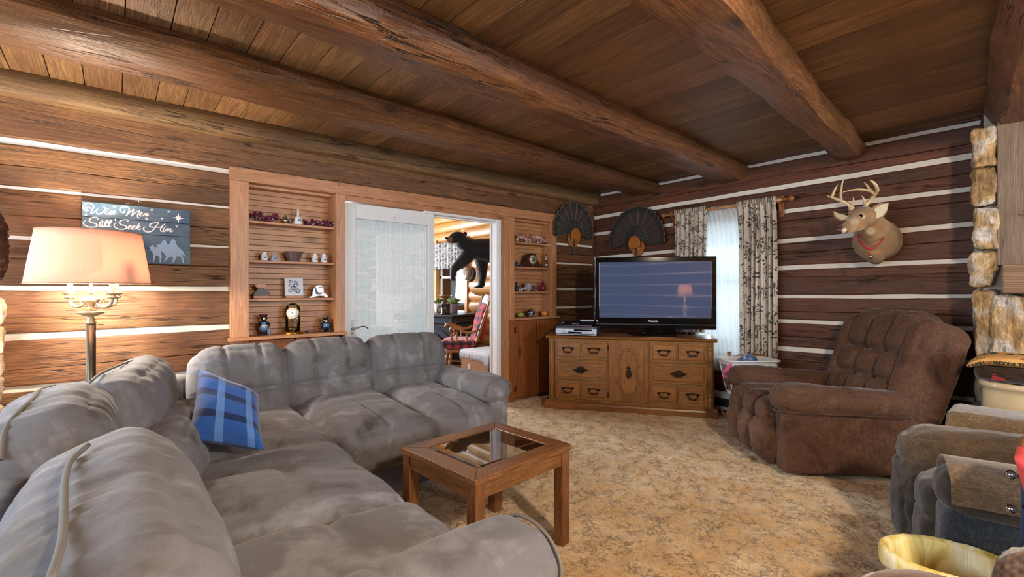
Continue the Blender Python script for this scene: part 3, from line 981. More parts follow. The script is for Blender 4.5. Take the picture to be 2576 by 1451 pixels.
# curtain cloths ------------------------------------------------------------
t = NT('white_sheer'); d = t.node('ShaderNodeBsdfDiffuse'); d.inputs[0].default_value = (.88, .93, .97, 1); tl = t.node('ShaderNodeBsdfTranslucent'); tl.inputs[0].default_value = (.88, .93, .97, 1); tr = t.node('ShaderNodeBsdfTransparent')
m1 = t.node('ShaderNodeMixShader'); m1.inputs[0].default_value = 0.38; t.l.new(d.outputs[0], m1.inputs[1]); t.l.new(tl.outputs[0], m1.inputs[2])
m2 = t.node('ShaderNodeMixShader'); m2.inputs[0].default_value = 0.30; t.l.new(m1.outputs[0], m2.inputs[1]); t.l.new(tr.outputs[0], m2.inputs[2]); t.l.new(m2.outputs[0], t.out.inputs[0])
M_SHEER = t.m


def leaf_print(name, ground, inks, scale, trans=0.25):
    """sprays of narrow leaves scattered over cloth, from the flat cloth coordinate"""
    t = NT(name); uvn = t.coord('UV')
    col = srgb(ground)
    cur = None
    for layer, (sc, petals, ink, rr, offs) in enumerate(inks):
        P = t.map(uvn, (sc, sc, 1), loc=(offs, offs * 1.7, 0))
        P = t.node('ShaderNodeVectorMath', operation='MULTIPLY'); t.l.new(t.map(uvn, (sc * scale[0], sc * scale[1], 0), loc=(offs, offs * 1.7, 0)), P.inputs[0]); P.inputs[1].default_value = (1, 1, 0)
        vn = t.vor(P.outputs[0], 1.0, None, 'F1', 0.85, '2D')
        sub = t.node('ShaderNodeVectorMath', operation='SUBTRACT'); t.l.new(P.outputs[0], sub.inputs[0]); t.l.new(vn.outputs['Position'], sub.inputs[1])
        sx = t.node('ShaderNodeSeparateXYZ'); t.l.new(sub.outputs[0], sx.inputs[0])
        sc2 = t.node('ShaderNodeSeparateColor'); t.l.new(vn.outputs['Color'], sc2.inputs[0])
        ang = t.math('ADD', t.math('ARCTAN2', sx.outputs[1], sx.outputs[0]), t.math('MULTIPLY', sc2.outputs[0], 6.28))
        ln = t.node('ShaderNodeVectorMath', operation='LENGTH'); t.l.new(sub.outputs[0], ln.inputs[0])
        r = ln.outputs['Value']
        lobe = t.math('POWER', t.math('ABSOLUTE', t.math('COSINE', t.math('MULTIPLY', ang, petals))), 1.0)
        half = t.math('GREATER_THAN', t.math('COSINE', ang), -0.55)
        # leaf: narrow at the stem, widest in the middle, pointed tip
        rn = t.math('DIVIDE', r, rr)
        wid = t.math('MULTIPLY', t.math('SINE', t.math('MULTIPLY', t.math('MINIMUM', rn, 1.0), PI)), 0.75)
        inside = t.math('GREATER_THAN', t.math('MULTIPLY', lobe, t.math('ADD', wid, 0.22)), 0.80 if False else 0.72)
        m = t.math('MULTIPLY', t.math('MULTIPLY', inside, half), t.math('LESS_THAN', rn, 1.0))
        stem = t.math('LESS_THAN', t.math('ABSOLUTE', sx.outputs[0]), 0.012)
        stem = t.math('MULTIPLY', stem, t.math('LESS_THAN', r, rr * 0.9))
        m = t.math('MAXIMUM', m, stem)
        col = t.mix(m, col, srgb(ink))
    t.base(col)
    tl = t.node('ShaderNodeBsdfTranslucent'); t.l.new(col, tl.inputs[0])
    mx = t.node('ShaderNodeMixShader'); mx.inputs[0].default_value = trans
    t.l.new(t.b.outputs[0], mx.inputs[1]); t.l.new(tl.outputs[0], mx.inputs[2]); t.l.new(mx.outputs[0], t.out.inputs[0])
    t.set(rough=0.85, spec=0.1)
    return t.m


M_LEAF = leaf_print('leaf_print_cloth', '#cdc4ba', [(1.0, 3.5, '#5f5751', 0.46, 0.0), (1.2, 4.5, '#7d7068', 0.40, 3.3), (1.1, 4.5, '#4a4542', 0.38, 7.7)], (4.6, 9.8), 0.12)


def curtain(name, label, x0t, x1t, x0b, x1b, zt, zb, y, folds, amp, mat, seed, pinch=0.5, cat='curtain'):
    th = thing(name, label, cat, ((x0t + x1t) / 2, y, zt))
    nu, nv = 26 * folds // 2 + 40, 44
    def f(u, v):
        zz = zt + (zb - zt) * v
        a = amp * (0.55 + 0.45 * min(1, v * 2.2))
        e = v ** 0.6
        x = (x0t + (x1t - x0t) * u) * (1 - e) + (x0b + (x1b - x0b) * u) * e
        ph = u * folds * 2 * PI + 1.6 * nz(u * 4, seed, v * 0.5)
        yy = y + a * math.sin(ph) + 0.35 * a * math.sin(2.3 * ph + seed + v * 1.5)
        x += 0.25 * a * math.cos(ph)
        yy -= 0.022 * math.exp(-v * 14)
        return (x, yy, zz + (0.004 * math.sin(u * 40) if v > .99 else 0))
    mb = MB(); mb.grid(f, nu, nv); mb.build('cloth', mat, th, solid=0.0012)
    # gathered heading standing above the rod pocket
    def g(u, v):
        zz = zt + 0.048 * v - 0.004 + 0.007 * nz(u * folds * 5, seed) * v
        x = x0t + (x1t - x0t) * u
        ph = u * folds * 4.3 * PI
        return (x + .003 * math.sin(ph * 1.3), y - .020 * (1 - v) + (0.007 + 0.013 * v) * math.sin(ph + seed + 2 * nz(u * 9, seed)), zz)
    mb = MB(); mb.grid(g, nu * 2, 4); mb.build('heading', mat, th, solid=0.0012)
    return th


YR = 4.535
curtain('window_curtain', 'leaf-print curtain beside the deer head, hanging below the television level', -2.01, -1.665, -1.99, -1.655, 2.00, 0.46, YR, 7, 0.030, M_LEAF, 1.0)
curtain('window_curtain', 'leaf-print curtain partly hidden behind the television', -2.655, -2.30, -2.66, -2.34, 2.00, 0.765, YR, 7, 0.022, M_LEAF, 5.0)
curtain('sheer_curtain', 'white sheer curtain glowing between the two leaf-print curtains', -2.38, -1.93, -2.27, -1.86, 1.985, 0.40, YR + .035, 9, 0.008, M_SHEER, 9.0)
rod = thing('curtain_rod', 'wooden curtain rod with ball finials on two pine brackets', 'curtain rod', (-2.15, YR, 2.0))
mb = MB(); mb.cyl((-2.74, YR, 2.005), (-1.60, YR, 2.005), 0.014, n=14); mb.build('pole', M_PINE, rod)
for x, s_ in ((-1.60, 1), (-2.74, -1)):
    mb = MB(); mb.cyl((x, YR, 2.005), (x + s_ * .035, YR, 2.005), 0.019, 0.012, n=14); mb.ball((x + s_ * .058, YR, 2.005), 0.028, 16, 12); mb.build('finial', M_PINED, rod)
for x in (-1.645, -2.70):
    mb = MB(); mb.bx(x - .024, x + .024, YB - .022, YB - .004, 1.86, 2.05)
    mb.prism([(YB - .02, 1.88), (YB - .035, 1.90), (YB - .06, 1.97), (YR - .01, 1.985), (YR - .01, 2.03), (YB - .02, 2.03)], 'yz', x - .012, x + .012)
    mb.build('bracket', M_PINED, rod, bevel=0.003)

# ================================================================ ON THE WALLS
# sign ----------------------------------------------------------------------
XSG = -3.79
sg = thing('wall_sign', 'blue wooden plank sign reading Wise Men Still Seek Him with stars and camel riders', 'sign', (XSG, 0.12, 1.55))
t = NT('blue_stained_planks'); v = t.coord()
g = t.noise(t.map(v, (8, 3, 60)), 1.0, 4, 0.6, 0.5); g2 = t.noise(v, 5, 3)
c = t.mix(g, srgb('#3b5567'), srgb('#5f7d90')); c = t.mix(t.ramp(g2, [(.35, 0.), (.7, 1.)]), c, srgb('#2f4a66')); t.base(c); t.bump(g, 0.4, 0.004); t.set(rough=0.6)
M_BLUESIGN = t.m
SY0, SY1, SZ0, SZ1 = -0.150, 0.387, 1.368, 1.731
zb = [1.731, 1.640, 1.554, 1.467, 1.368]
for i in range(4):
    mb = MB(); mb.bx(XSG - .018, XSG, SY0 + random.uniform(0, .002), SY1 - random.uniform(0, .003), zb[i + 1] + .001, zb[i] - .001)
    mb.build('plank', M_BLUESIGN, sg, bevel=0.002)
M_SIGNWHITE = plain('sign_white_paint', '#f2f2ee', 0.6)
M_SIGNPALE = plain('sign_pale_blue', '#8fb0d4', 0.7)


def SP(zx, zy, d=0.0): return on_x(200 + zx / 7.638, 490 + zy / 7.638, XSG + d)


strokes = [
    [(205, 262), (195, 240), (150, 225), (115, 250), (165, 300), (110, 300), (72, 250), (88, 195), (150, 162), (215, 165), (265, 205), (262, 255), (225, 320), (232, 365), (290, 320), (350, 262)],
    [(350, 262), (325, 310), (345, 362), (400, 362), (455, 325), (492, 275), (482, 235), (440, 225)],
    [(528, 298), (500, 345), (525, 372), (570, 335)], [(548, 272), (552, 276)],
    [(560, 345), (612, 300), (600, 328), (618, 358), (588, 378), (562, 366)],
    [(620, 360), (660, 345), (692, 315), (670, 302), (640, 335), (652, 374), (715, 350)],
    [(840, 300), (875, 322), (845, 346), (795, 322), (778, 280), (812, 240), (880, 228), (945, 248), (955, 295), (930, 350), (888, 412)],
    [(888, 412), (960, 340), (1045, 272)], [(1045, 272), (1030, 330), (998, 412)], [(998, 412), (1080, 340), (1168, 298)], [(1168, 298), (1122, 370), (1120, 425), (1165, 447)],
    [(1150, 392), (1190, 372), (1208, 345), (1185, 336), (1155, 372), (1168, 408), (1225, 392)],
    [(1252, 350), (1222, 412)], [(1230, 400), (1272, 358), (1290, 364), (1262, 410)], [(1268, 405), (1312, 362), (1322, 368), (1300, 405), (1338, 392)],
    [(345, 470), (362, 448), (300, 428), (222, 448), (190, 490), (225, 530), (305, 550), (342, 580), (310, 612), (222, 620), (130, 598), (76, 552), (90, 512), (128, 494)],
    [(440, 485), (380, 590), (400, 612), (430, 590)], [(368, 532), (455, 532)],
    [(448, 545), (428, 595), (448, 612), (475, 590)], [(470, 515), (474, 519)],
    [(475, 598), (540, 525), (538, 485), (508, 515), (490, 590), (515, 612), (535, 596)],
    [(535, 600), (610, 530), (612, 490), (578, 518), (560, 592), (582, 618), (608, 600)],
    [(920, 515), (938, 490), (880, 475), (800, 495), (770, 535), (800, 570), (880, 592), (910, 620), (880, 652), (795, 662), (710, 640), (664, 592), (680, 555), (715, 540)],
    [(930, 640), (975, 618), (995, 595), (970, 590), (938, 625), (950, 660), (1005, 640)],
    [(1005, 640), (1050, 622), (1068, 600), (1045, 595), (1012, 630), (1025, 664), (1085, 640)],
    [(1158, 545), (1115, 610), (1085, 665)], [(1100, 640), (1150, 600), (1162, 615), (1112, 636), (1148, 668), (1182, 645)],
    [(1268, 622), (1235, 635), (1235, 668), (1285, 708), (1370, 706), (1425, 668), (1470, 600), (1535, 535)],
    [(1410, 610), (1395, 622), (1355, 605), (1362, 568), (1430, 540), (1535, 535)],
    [(1650, 555), (1590, 600), (1560, 660), (1572, 702), (1605, 690)], [(1400, 625), (1520, 622), (1630, 628)],
    [(1632, 640), (1608, 690), (1625, 708), (1655, 685)], [(1650, 612), (1654, 616)],
    [(1672, 645), (1645, 702)], [(1650, 692), (1698, 648), (1710, 656), (1685, 704)], [(1690, 698), (1742, 652), (1758, 660), (1738, 700), (1770, 708), (1802, 682)]]
mb = MB()
for s_ in strokes:
    pts = [SP(a, b, 0.0006) for a, b in s_]
    if len(pts) == 2 and (pts[0] - pts[1]).length < 0.003: mb.ball(pts[0], (0.0015, 0.0045, 0.0045), 8, 6); continue
    q = smooth_path(pts, 5); n = len(q)
    mb.tube(q, [(0.0038 * (0.62 + 0.38 * math.sin(PI * min(1, max(0, i / max(1, n - 1))))), 0.0012) for i in range(n)], 8, up=(1, 0, 0))
mb.build('lettering', M_SIGNWHITE, sg)


def star(mb, zx, zy, R, r, n, rot=0.0, d=0.0012):
    c0 = SP(zx, zy); pts = []
    for i in range(2 * n):
        a = rot + PI * i / n
        RR = R if i % 2 == 0 else r
        pts.append((c0.y + RR * math.sin(a), c0.z + RR * math.cos(a)))
    mb.prism(pts, 'yz', XSG, XSG + d)


mb = MB()
for zx, zy in ((670, 232), (120, 378), (690, 478), (1390, 290), (1290, 460), (1583, 455), (1715, 325), (1868, 608)):
    star(mb, zx, zy, 0.0105, 0.0032, 4, random.choice((0, .6))); mb.build('painted_star', M_SIGNWHITE, sg); mb = MB()
star(mb, 1900, 445, 0.034, 0.0075, 4); star(mb, 1900, 445, 0.019, 0.008, 4, PI / 4, 0.0014)
mb.build('painted_star', M_SIGNWHITE, sg)
cam_poly = [[(1480, 960), (1560, 950), (1600, 880), (1640, 855), (1665, 900), (1680, 960), (1740, 940), (1760, 870), (1800, 845), (1840, 880), (1860, 950), (1900, 1000), (1990, 1080), (2040, 1190), (1990, 1160), (1960, 1120), (1990, 1200), (2010, 1310), (1985, 1310), (1960, 1210), (1880, 1160), (1850, 1230), (1800, 1300), (1780, 1300), (1800, 1200), (1740, 1180), (1640, 1280), (1610, 1300), (1670, 1190), (1620, 1120), (1520, 1040)]]
mb = MB()
for pg in cam_poly:
    mb.prism([(SP(a, b).y, SP(a, b).z) for a, b in pg], 'yz', XSG, XSG + .0008)
mb.prism([(SP(a, b).y, SP(a, b).z) for a, b in [(1340, 1010), (1400, 960), (1440, 1000), (1500, 1010), (1560, 1060), (1580, 1180), (1560, 1300), (1540, 1300), (1540, 1190), (1460, 1160), (1430, 1290), (1410, 1290), (1420, 1140), (1380, 1080)]], 'yz', XSG, XSG + .0006)
mb.build('camel_riders', M_SIGNPALE, sg)
mb = MB(); a = SP(880, 175); b = SP(1140, 128); c = SP(1300, 190); mb.tube([a, b], 0.0008, 5); mb.tube([b, c], 0.0008, 5); mb.ball(b, 0.004, 8, 6); mb.build('hanging_wire', M_METALG, sg)

# turkey fans ---------------------------------------------------------------
t = NT('turkey_feather'); uvn = t.coord('UV'); sx = t.node('ShaderNodeSeparateXYZ'); t.l.new(uvn, sx.inputs[0])
bar = t.noise(t.map(uvn, (3, 60, 1)), 1.0, 2)
c = t.ramp(sx.outputs[1], [(0.0, '#1c1712'), (0.30, '#201713'), (0.36, '#33241e'), (0.78, '#37281f'), (0.83, '#080706'), (0.94, '#0a0908'), (0.985, '#66523f')])
c = t.mix(t.math('MULTIPLY', bar, 0.45), c, srgb('#120d0b')); t.base(c); t.set(rough=0.6, sheen=0.3)
M_FEATHER = t.m
M_PLAQ = plain('maple_plaque', '#a8642a', 0.35)
M_BEARD = plain('turkey_beard', '#33302c', 0.7)


def turkey_fan(label, base, ux, out, R, beard):
    th = thing('turkey_tail_fan', label, 'mounted turkey fan', base, 0, 'turkey tail fans')
    uz = Vector((0, 0, 1)); ux = Vector(ux); out = Vector(out); B = Vector(base)
    n = 19
    for i in range(n):
        a = -PI * 0.53 + 2 * PI * 0.53 * i / (n - 1)
        L = R * (1.0 + 0.02 * nz(i * 1.3, base[0])); d = ux * math.sin(a) + uz * math.cos(a); sd = ux * math.cos(a) - uz * math.sin(a)
        lift = 0.012 + 0.004 * (i % 2) + 0.10 * 0.0
        def f(u, v):
            w = R * 0.115 * (0.35 + 0.75 * min(1, v * 1.4)) * (1.0 if v < 0.9 else math.sqrt(max(0.02, 1 - ((v - .9) / .1) ** 2)))
            s_ = (u - .5) * 2
            return B + d * (0.03 + (L - .03) * v) + sd * (w * s_) + out * (lift + 0.02 * v + 0.006 * (1 - s_ * s_) + .002 * s_)
        m = MB(); m.grid(f, 4, 14); m.build('tail_feather', M_FEATHER, th, solid=0.0015)
    # covert feathers: short inner fan
    m = MB()
    for i in range(13):
        a = -PI * .52 + 2 * PI * .52 * i / 12; d = ux * math.sin(a) + uz * math.cos(a); sd = ux * math.cos(a) - uz * math.sin(a); L = R * 0.42
        def f(u, v):
            w = R * 0.075 * (0.5 + 0.6 * v) * (1.0 if v < .85 else math.sqrt(max(.02, 1 - ((v - .85) / .15) ** 2))); s_ = (u - .5) * 2
            return B + d * (0.01 + L * v) + sd * (w * s_) + out * (0.045 - 0.012 * v + 0.004 * (1 - s_ * s_))
        m.grid(f, 4, 8)
    m.build('covert_feathers', plain('covert_feather', '#1b1a14', 0.45, sheen=0.4), th, solid=0.0015)
    # plaque: rounded shield behind and a smaller cover in front
    def disc(cx, cz, rx, rz, d0, d1, cut, mat, nm):
        m = MB(); k = 28; pts = []
        for j in range(k):
            a = 2 * PI * j / k; zz = rz * math.sin(a); pts.append((rx * math.cos(a), max(zz, cut) if cut is not None else zz))
        m.add([B + ux * (x + cx) + uz * (z + cz) + out * d0 for x, z in pts] + [B + ux * (x + cx) + uz * (z + cz) + out * d1 for x, z in pts],
              [tuple(reversed(range(k))), tuple(range(k, 2 * k))] + [(j, (j + 1) % k, k + (j + 1) % k, k + j) for j in range(k)], flat=True)
        return m.build(nm, mat, th, bevel=0.003)
    disc(0.01, -0.085, 0.088, 0.105, 0.0, 0.018, None, M_PLAQ, 'plaque')
    disc(0, -0.045, 0.078, 0.085, 0.05, 0.066, -0.055, M_PLAQ, 'plaque_cover')
    m = MB(); b0 = B - uz * 0.10 + out * 0.03
    m.loft([b0, b0 - uz * 0.07 + ux * .002, b0 - uz * 0.14 - ux * .004, b0 - uz * beard - ux * .012], [(0.006, 0.006), (0.014, 0.010), (0.012, 0.008), (0.002, 0.002)], 10, sub=4)
    m.build('beard', M_BEARD, th)
    m = MB()
    for s_ in (-.055, .055):
        m = MB(); q = B + ux * s_ - uz * .10 + out * .05; m.loft([q, q - uz * .012 + out * .006, q - uz * .022 + out * .001], [0.0035, 0.003, 0.0006], 7); m.build('spur', plain('spur_horn', '#d8cbb0', 0.4), th)


turkey_fan('turkey tail fan on the back wall above the television', (-3.175, 4.60, 1.78), (1, 0, 0), (0, -1, 0), 0.385, 0.20)
turkey_fan('turkey tail fan on the side wall above the narrow cupboard edge, next to the corner', (-3.825, 4.205, 1.90), (0, 1, 0), (1, 0, 0), 0.36, 0.20)
# ================================================================ UPHOLSTERY
M_SUEDE = suede('grey_microsuede', '#4d4844', '#74747a', '#a2a4ae', 2.6, 0.15)
M_WELT = plain('grey_welt', '#74706c', 0.85)
M_CHENILLE = suede('brown_chenille', '#38261f', '#644838', '#7c6050', 3.0, 0.12, 0.9, 0.2, 90, (3, 3, .5))


def frame(w, back, tilt=0.0):
    w = Vector(w).normalized(); back = Vector(back).normalized(); up = Vector((0, 0, 1)); t_ = math.radians(tilt)
    y = back * math.cos(t_) - up * math.sin(t_); z = up * math.cos(t_) + back * math.sin(t_)
    return Matrix((w, y, z)).transposed()


def gs(x, c, w): return math.exp(-((x - c) / w) ** 2)


def tuft(vlines, hlines, d=0.02, wr=0.006, seed=0.0, face=-1, top=True, half=(1, 1, 1)):
    """seams on the front face (local -y) and over the top of a cushion"""
    def f(u, n):
        F = max(0.0, n.y * face)
        Tt = max(0.0, n.z) if top else 0.0
        k = min(1.0, F * 1.5 + Tt * 0.8)
        b = 0.0
        for c in vlines: b -= d * gs(u[0], c + 0.02 * nz(u[2] * 2, seed), 0.030) * k
        for c in hlines: b -= d * 1.3 * gs(u[2], c + 0.05 * nz(u[0] * 3, seed + 3), 0.06) * F
        for cv in vlines:
            for ch in hlines:
                r = math.hypot((u[0] - cv) * half[0], (u[2] - ch) * half[2])
                b -= d * 0.9 * math.exp(-(r / 0.05) ** 2) * F
                an = math.atan2(u[2] - ch, u[0] - cv)
                b += 0.004 * math.sin(an * 9 + seed) * math.exp(-r / 0.09) * F
        b += wr * (nz(u[0] * 1.6 + seed, u[2] * 1.6, u[1] + seed) + 0.55 * nz(u[0] * 10 * half[0] / .3 + seed, u[2] * 1.3, u[1] * 1.5))
        return b
    return f


def wrinkled(seed, lines_y=(), lines_x=(), d=0.018, wr=0.006, front=0.0, xw=0.05, yw=0.06):
    """seams across the top of a seat: lines_y run along the width, lines_x run front to back (front part only)"""
    def f(u, n):
        b = 0.0; T_ = max(0.0, n.z); F = max(0.0, -n.y)
        for c in lines_y: b -= d * gs(u[1], c + 0.03 * nz(u[0] * 2, seed), yw) * T_
        for c in lines_x:
            gate = 1.0 if not lines_y or u[1] < lines_y[0] else 0.25
            b -= d * gs(u[0], c, xw) * min(1, T_ + F) * gate
        b += wr * (nz(u[0] * 1.8 + seed, u[1] * 2.6, seed) + 0.6 * nz(u[0] * 6 + seed, u[1] * 3, u[2] + seed))
        # puckers beside the end seams
        e = max(0.0, abs(u[0]) - 0.75) * 4
        b -= 0.004 * e * (0.5 + 0.5 * math.sin(u[1] * 26 + seed)) * min(1, T_ + F)
        return b
    return f


sofa = thing('sectional_sofa', 'grey brushed suede corner sectional sofa with tufted back cushions', 'sofa', (-2.9, 0.4, 0))
sofa['label'] = 'grey brushed suede corner sectional sofa with tufted back cushions, beside the glass-topped table'
# plinths / base panels
def basepad(c, half, R=None, seed=0):
    mb = MB(); mb.pad(c, half, R, 0.03, 14, 0.006, lambda u, n: 0.004 * nz(u[0] * 3 + seed, u[1] * 3, u[2] * 4)); return mb
mb = basepad((-3.02, 1.16, 0.17), (0.48, 0.71, 0.165)); mb.build('base', M_SUEDE, sofa)
mb = basepad((-1.62, 0.28, 0.17), (0.70, 0.42, 0.165), seed=4); mb.build('base', M_SUEDE, sofa)
mb = basepad((-2.72, 0.35, 0.17), (0.62, 0.42, 0.165), seed=7); mb.build('base', M_SUEDE, sofa)
# seats
def seat(c, half, w, back, seed, ly=(0.1,), lx=(0.0,), tilt=-3.0, name='seat_cushion'):
    mb = MB(); mb.pad(c, half, frame(w, back, tilt), 0.105, (34, 34, 14), 0.026, wrinkled(seed, ly, lx)); return mb.build(name, M_SUEDE, sofa)
def welt(pts, r=0.006, parent=None, mat=None):
    m = MB(); m.tube(pts, r, 8, sub=5); return m.build('piping', mat or M_WELT, parent)
seat((-2.81, 1.655, 0.365), (0.245, 0.44, 0.125), (0, 1, 0), (-1, 0, 0), 1.0)
seat((-2.79, 1.14, 0.365), (0.285, 0.46, 0.130), (0, 1, 0), (-1, 0, 0), 5.0)
seat((-1.80, 0.42, 0.365), (0.292, 0.41, 0.125), (-1, 0, 0), (0, -1, 0), 9.0, (-0.2,), ())
seat((-1.235, 0.42, 0.365), (0.288, 0.41, 0.130), (-1, 0, 0), (0, -1, 0), 14.0, (-0.2,), ())
# corner seat, wedge
mb = MB()
def wedge(u, n):
    return wrinkled(21.0, (-0.55,), (), 0.016)(u, n)
mb.pad((-2.64, 0.50, 0.355), (0.37, 0.54, 0.125), frame((0, 1, 0), (-1, 0, 0), -2), 0.11, (36, 36, 14), 0.018, wedge)
o_ = mb.build('corner_seat_cushion', M_SUEDE, sofa)
# back cushions
def backc(p0, p1, zc, back, h=0.235, th=0.125, tilt=14, vl=(-0.38, 0.38), hl=(-0.18,), seed=0.0, d=0.021, wr=0.006):
    p0 = Vector(p0); p1 = Vector(p1); w = (p1 - p0); c = (p0 + p1) / 2; L = w.length / 2
    bd = Vector((back[0], back[1], 0)).normalized(); wd = Vector((-bd.y, bd.x, 0)) * -1
    if wd.cross(bd).z < 0: wd = -wd
    mb = MB(); half = (L + 0.012, th, h)
    mb.pad((c.x, c.y, zc), half, frame(wd, bd, tilt), 0.105, (38, 16, 36), 0.016, tuft(vl, hl, d, wr, seed, half=half))
    return mb.build('back_cushion', M_SUEDE, sofa), frame(wd, bd, tilt), Vector((c.x, c.y, zc)), half
backc((-3.235, 1.385, 0), (-3.235, 1.985, 0), 0.625, (-1, 0), seed=2.0)
backc((-3.235, 0.830, 0), (-3.235, 1.375, 0), 0.625, (-1, 0), seed=6.0)
backc((-3.215, 0.340, 0), (-3.225, 0.825, 0), 0.620, (-1, 0), seed=11.0)
backc((-3.10, 0.19, 0), (-2.33, -0.03, 0), 0.615, (-0.22, -1), seed=15.0, vl=(), hl=(), wr=0.016)
backc((-2.36, -0.10, 0), (-1.72, -0.13, 0), 0.630, (0, -1), th=0.14, seed=19.0, vl=(), hl=(-0.35,), wr=0.015)
backc((-1.56, 0.015, 0), (-0.72, 0.015, 0), 0.610, (0, -1), th=0.15, seed=23.0, vl=(), hl=(-0.45,), wr=0.015)
# inner corner filler below the backs
mb = MB(); mb.pad((-2.45, 0.20, 0.50), (0.42, 0.10, 0.16), frame((-0.97, 0.22, 0), (-0.22, -0.97, 0), 8), 0.08, 20, 0.015, tuft((0.0,), (), 0.015, 0.01, 31.0)); mb.build('corner_back', M_SUEDE, sofa)
# piping over the tops of the back cushions
welt([(-1.375, -0.045, 0.862), (-1.30, -0.068, 0.853), (-1.15, -0.068, 0.858), (-1.0, -0.060, 0.862), (-0.88, -0.055, 0.858), (-0.78, -0.06, 0.85)], 0.0055, sofa)
welt([(-2.30, -0.165, 0.862), (-2.18, -0.19, 0.868), (-2.02, -0.19, 0.870), (-1.88, -0.20, 0.866), (-1.76, -0.215, 0.84), (-1.70, -0.215, 0.78)], 0.006, sofa)
welt([(-3.06, 0.11, 0.84), (-2.9, 0.06, 0.858), (-2.7, 0.005, 0.862), (-2.5, -0.045, 0.863), (-2.33, -0.07, 0.858)], 0.005, sofa)
# outer backs
mb = MB(); mb.pad((-3.50, 1.20, 0.37), (0.10, 0.84, 0.345), None, 0.06, 16, 0.01); mb.build('outer_back', M_SUEDE, sofa)
mb = MB(); mb.pad((-1.95, -0.24, 0.37), (1.15, 0.10, 0.345), None, 0.06, (40, 12, 20), 0.02, lambda u, n: 0.008 * nz(u[0] * 7, u[1], u[2] * 3)); mb.build('outer_back', M_SUEDE, sofa)
mb = MB(); mb.pad((-3.25, 0.10, 0.36), (0.34, 0.09, 0.33), frame((0.62, -0.78, 0), (-0.78, -0.62, 0), 0), 0.06, 14, 0.01); mb.build('outer_back', M_SUEDE, sofa)
# arms
def arm(c, half, R, seed, nm='arm'):
    """padded roll on a slab, local x forward, y outward"""
    mb = MB()
    x0, x1 = -half[0], half[0]; vs = []; n = 26
    T = Matrix.Translation(Vector(c)) @ R.to_4x4()
    mb.T = T
    mb.pad((0, 0, 0.235), (half[0] - .015, half[1] * 0.82, 0.225), None, 0.03, 12, 0.004)
    mb.build('arm_panel', M_SUEDE, sofa)
    mb = MB(); mb.T = T
    def dsp(u, n):
        b = 0.006 * nz(u[0] * 3 + seed, u[1] * 2, u[2] * 2)
        b -= 0.010 * gs(u[0], 0.15, 0.03) * (1 if n.z > -.3 else 0)
        b += 0.012 * max(0, 1 - abs(u[0] - .6) * 1.2)
        return b
    mb.pad((0.0, 0.0, 0.515), (half[0], half[1] + .012, 0.085), None, 0.083, (40, 16, 14), 0.004, dsp)
    o = mb.build(nm, M_SUEDE, sofa)
    m = MB(); m.T = T
    pts = []
    for k in range(15):
        a = -0.25 * PI + 1.5 * PI * k / 14 if False else PI * (-0.1 + 1.2 * k / 14)
        pts.append((half[0] - 0.028, (half[1] + 0.010) * math.cos(a), 0.52 + 0.083 * math.sin(a)))
    m.tube(pts, 0.005, 8, sub=3); m.build('piping', M_WELT, o)
arm((-2.87, 1.975, 0.0), (0.43, 0.105, 0.3), Matrix.Identity(3), 3.0)
arm((-0.900, 0.36, 0.0), (0.49, 0.105, 0.3), rotz(PI / 2), 8.0)

# ---------------------------------------------------------------- blue plaid pillow
t = NT('blue_plaid_fleece'); uvn = t.coord('UV'); sx = t.node('ShaderNodeSeparateXYZ'); t.l.new(uvn, sx.inputs[0])
base = srgb('#2f5fae'); lightb = srgb('#6f9be0'); navy = srgb('#0e1f45')
sv = stripes(t, sx.outputs[0], [(0.0, 0.0), (0.34, 1.0), (0.46, 0.0), (0.78, 1.0), (0.88, 0.0)])
shh = stripes(t, sx.outputs[1], [(0.0, 0.0), (0.20, 1.0), (0.30, 0.0), (0.52, 1.0), (0.62, 0.0), (0.80, 1.0), (0.86, 0.0)])
zig = t.math('ABSOLUTE', t.math('SUBTRACT', t.math('FRACT', t.math('ADD', t.math('MULTIPLY', sx.outputs[1], 34), t.math('MULTIPLY', t.math('ABSOLUTE', t.math('SUBTRACT', t.math('FRACT', t.math('MULTIPLY', sx.outputs[0], 26)), 0.5)), 1.4))), 0.5))
zz = t.ramp(zig, [(0.12, 0.7), (0.3, 0.0)])
c = t.mix(zz, base, srgb('#22488c')); c = t.mix(t.math('MULTIPLY', shh, 0.85), c, navy); c = t.mix(t.math('MULTIPLY', sv, 0.6), c, lightb)
t.base(c); t.bump(t.math('ADD', zig, t.noise(t.coord(), 300, 2)), 0.3, 0.004); t.set(rough=0.9, sheen=0.4, spec=0.1)
M_PLAIDB = t.m


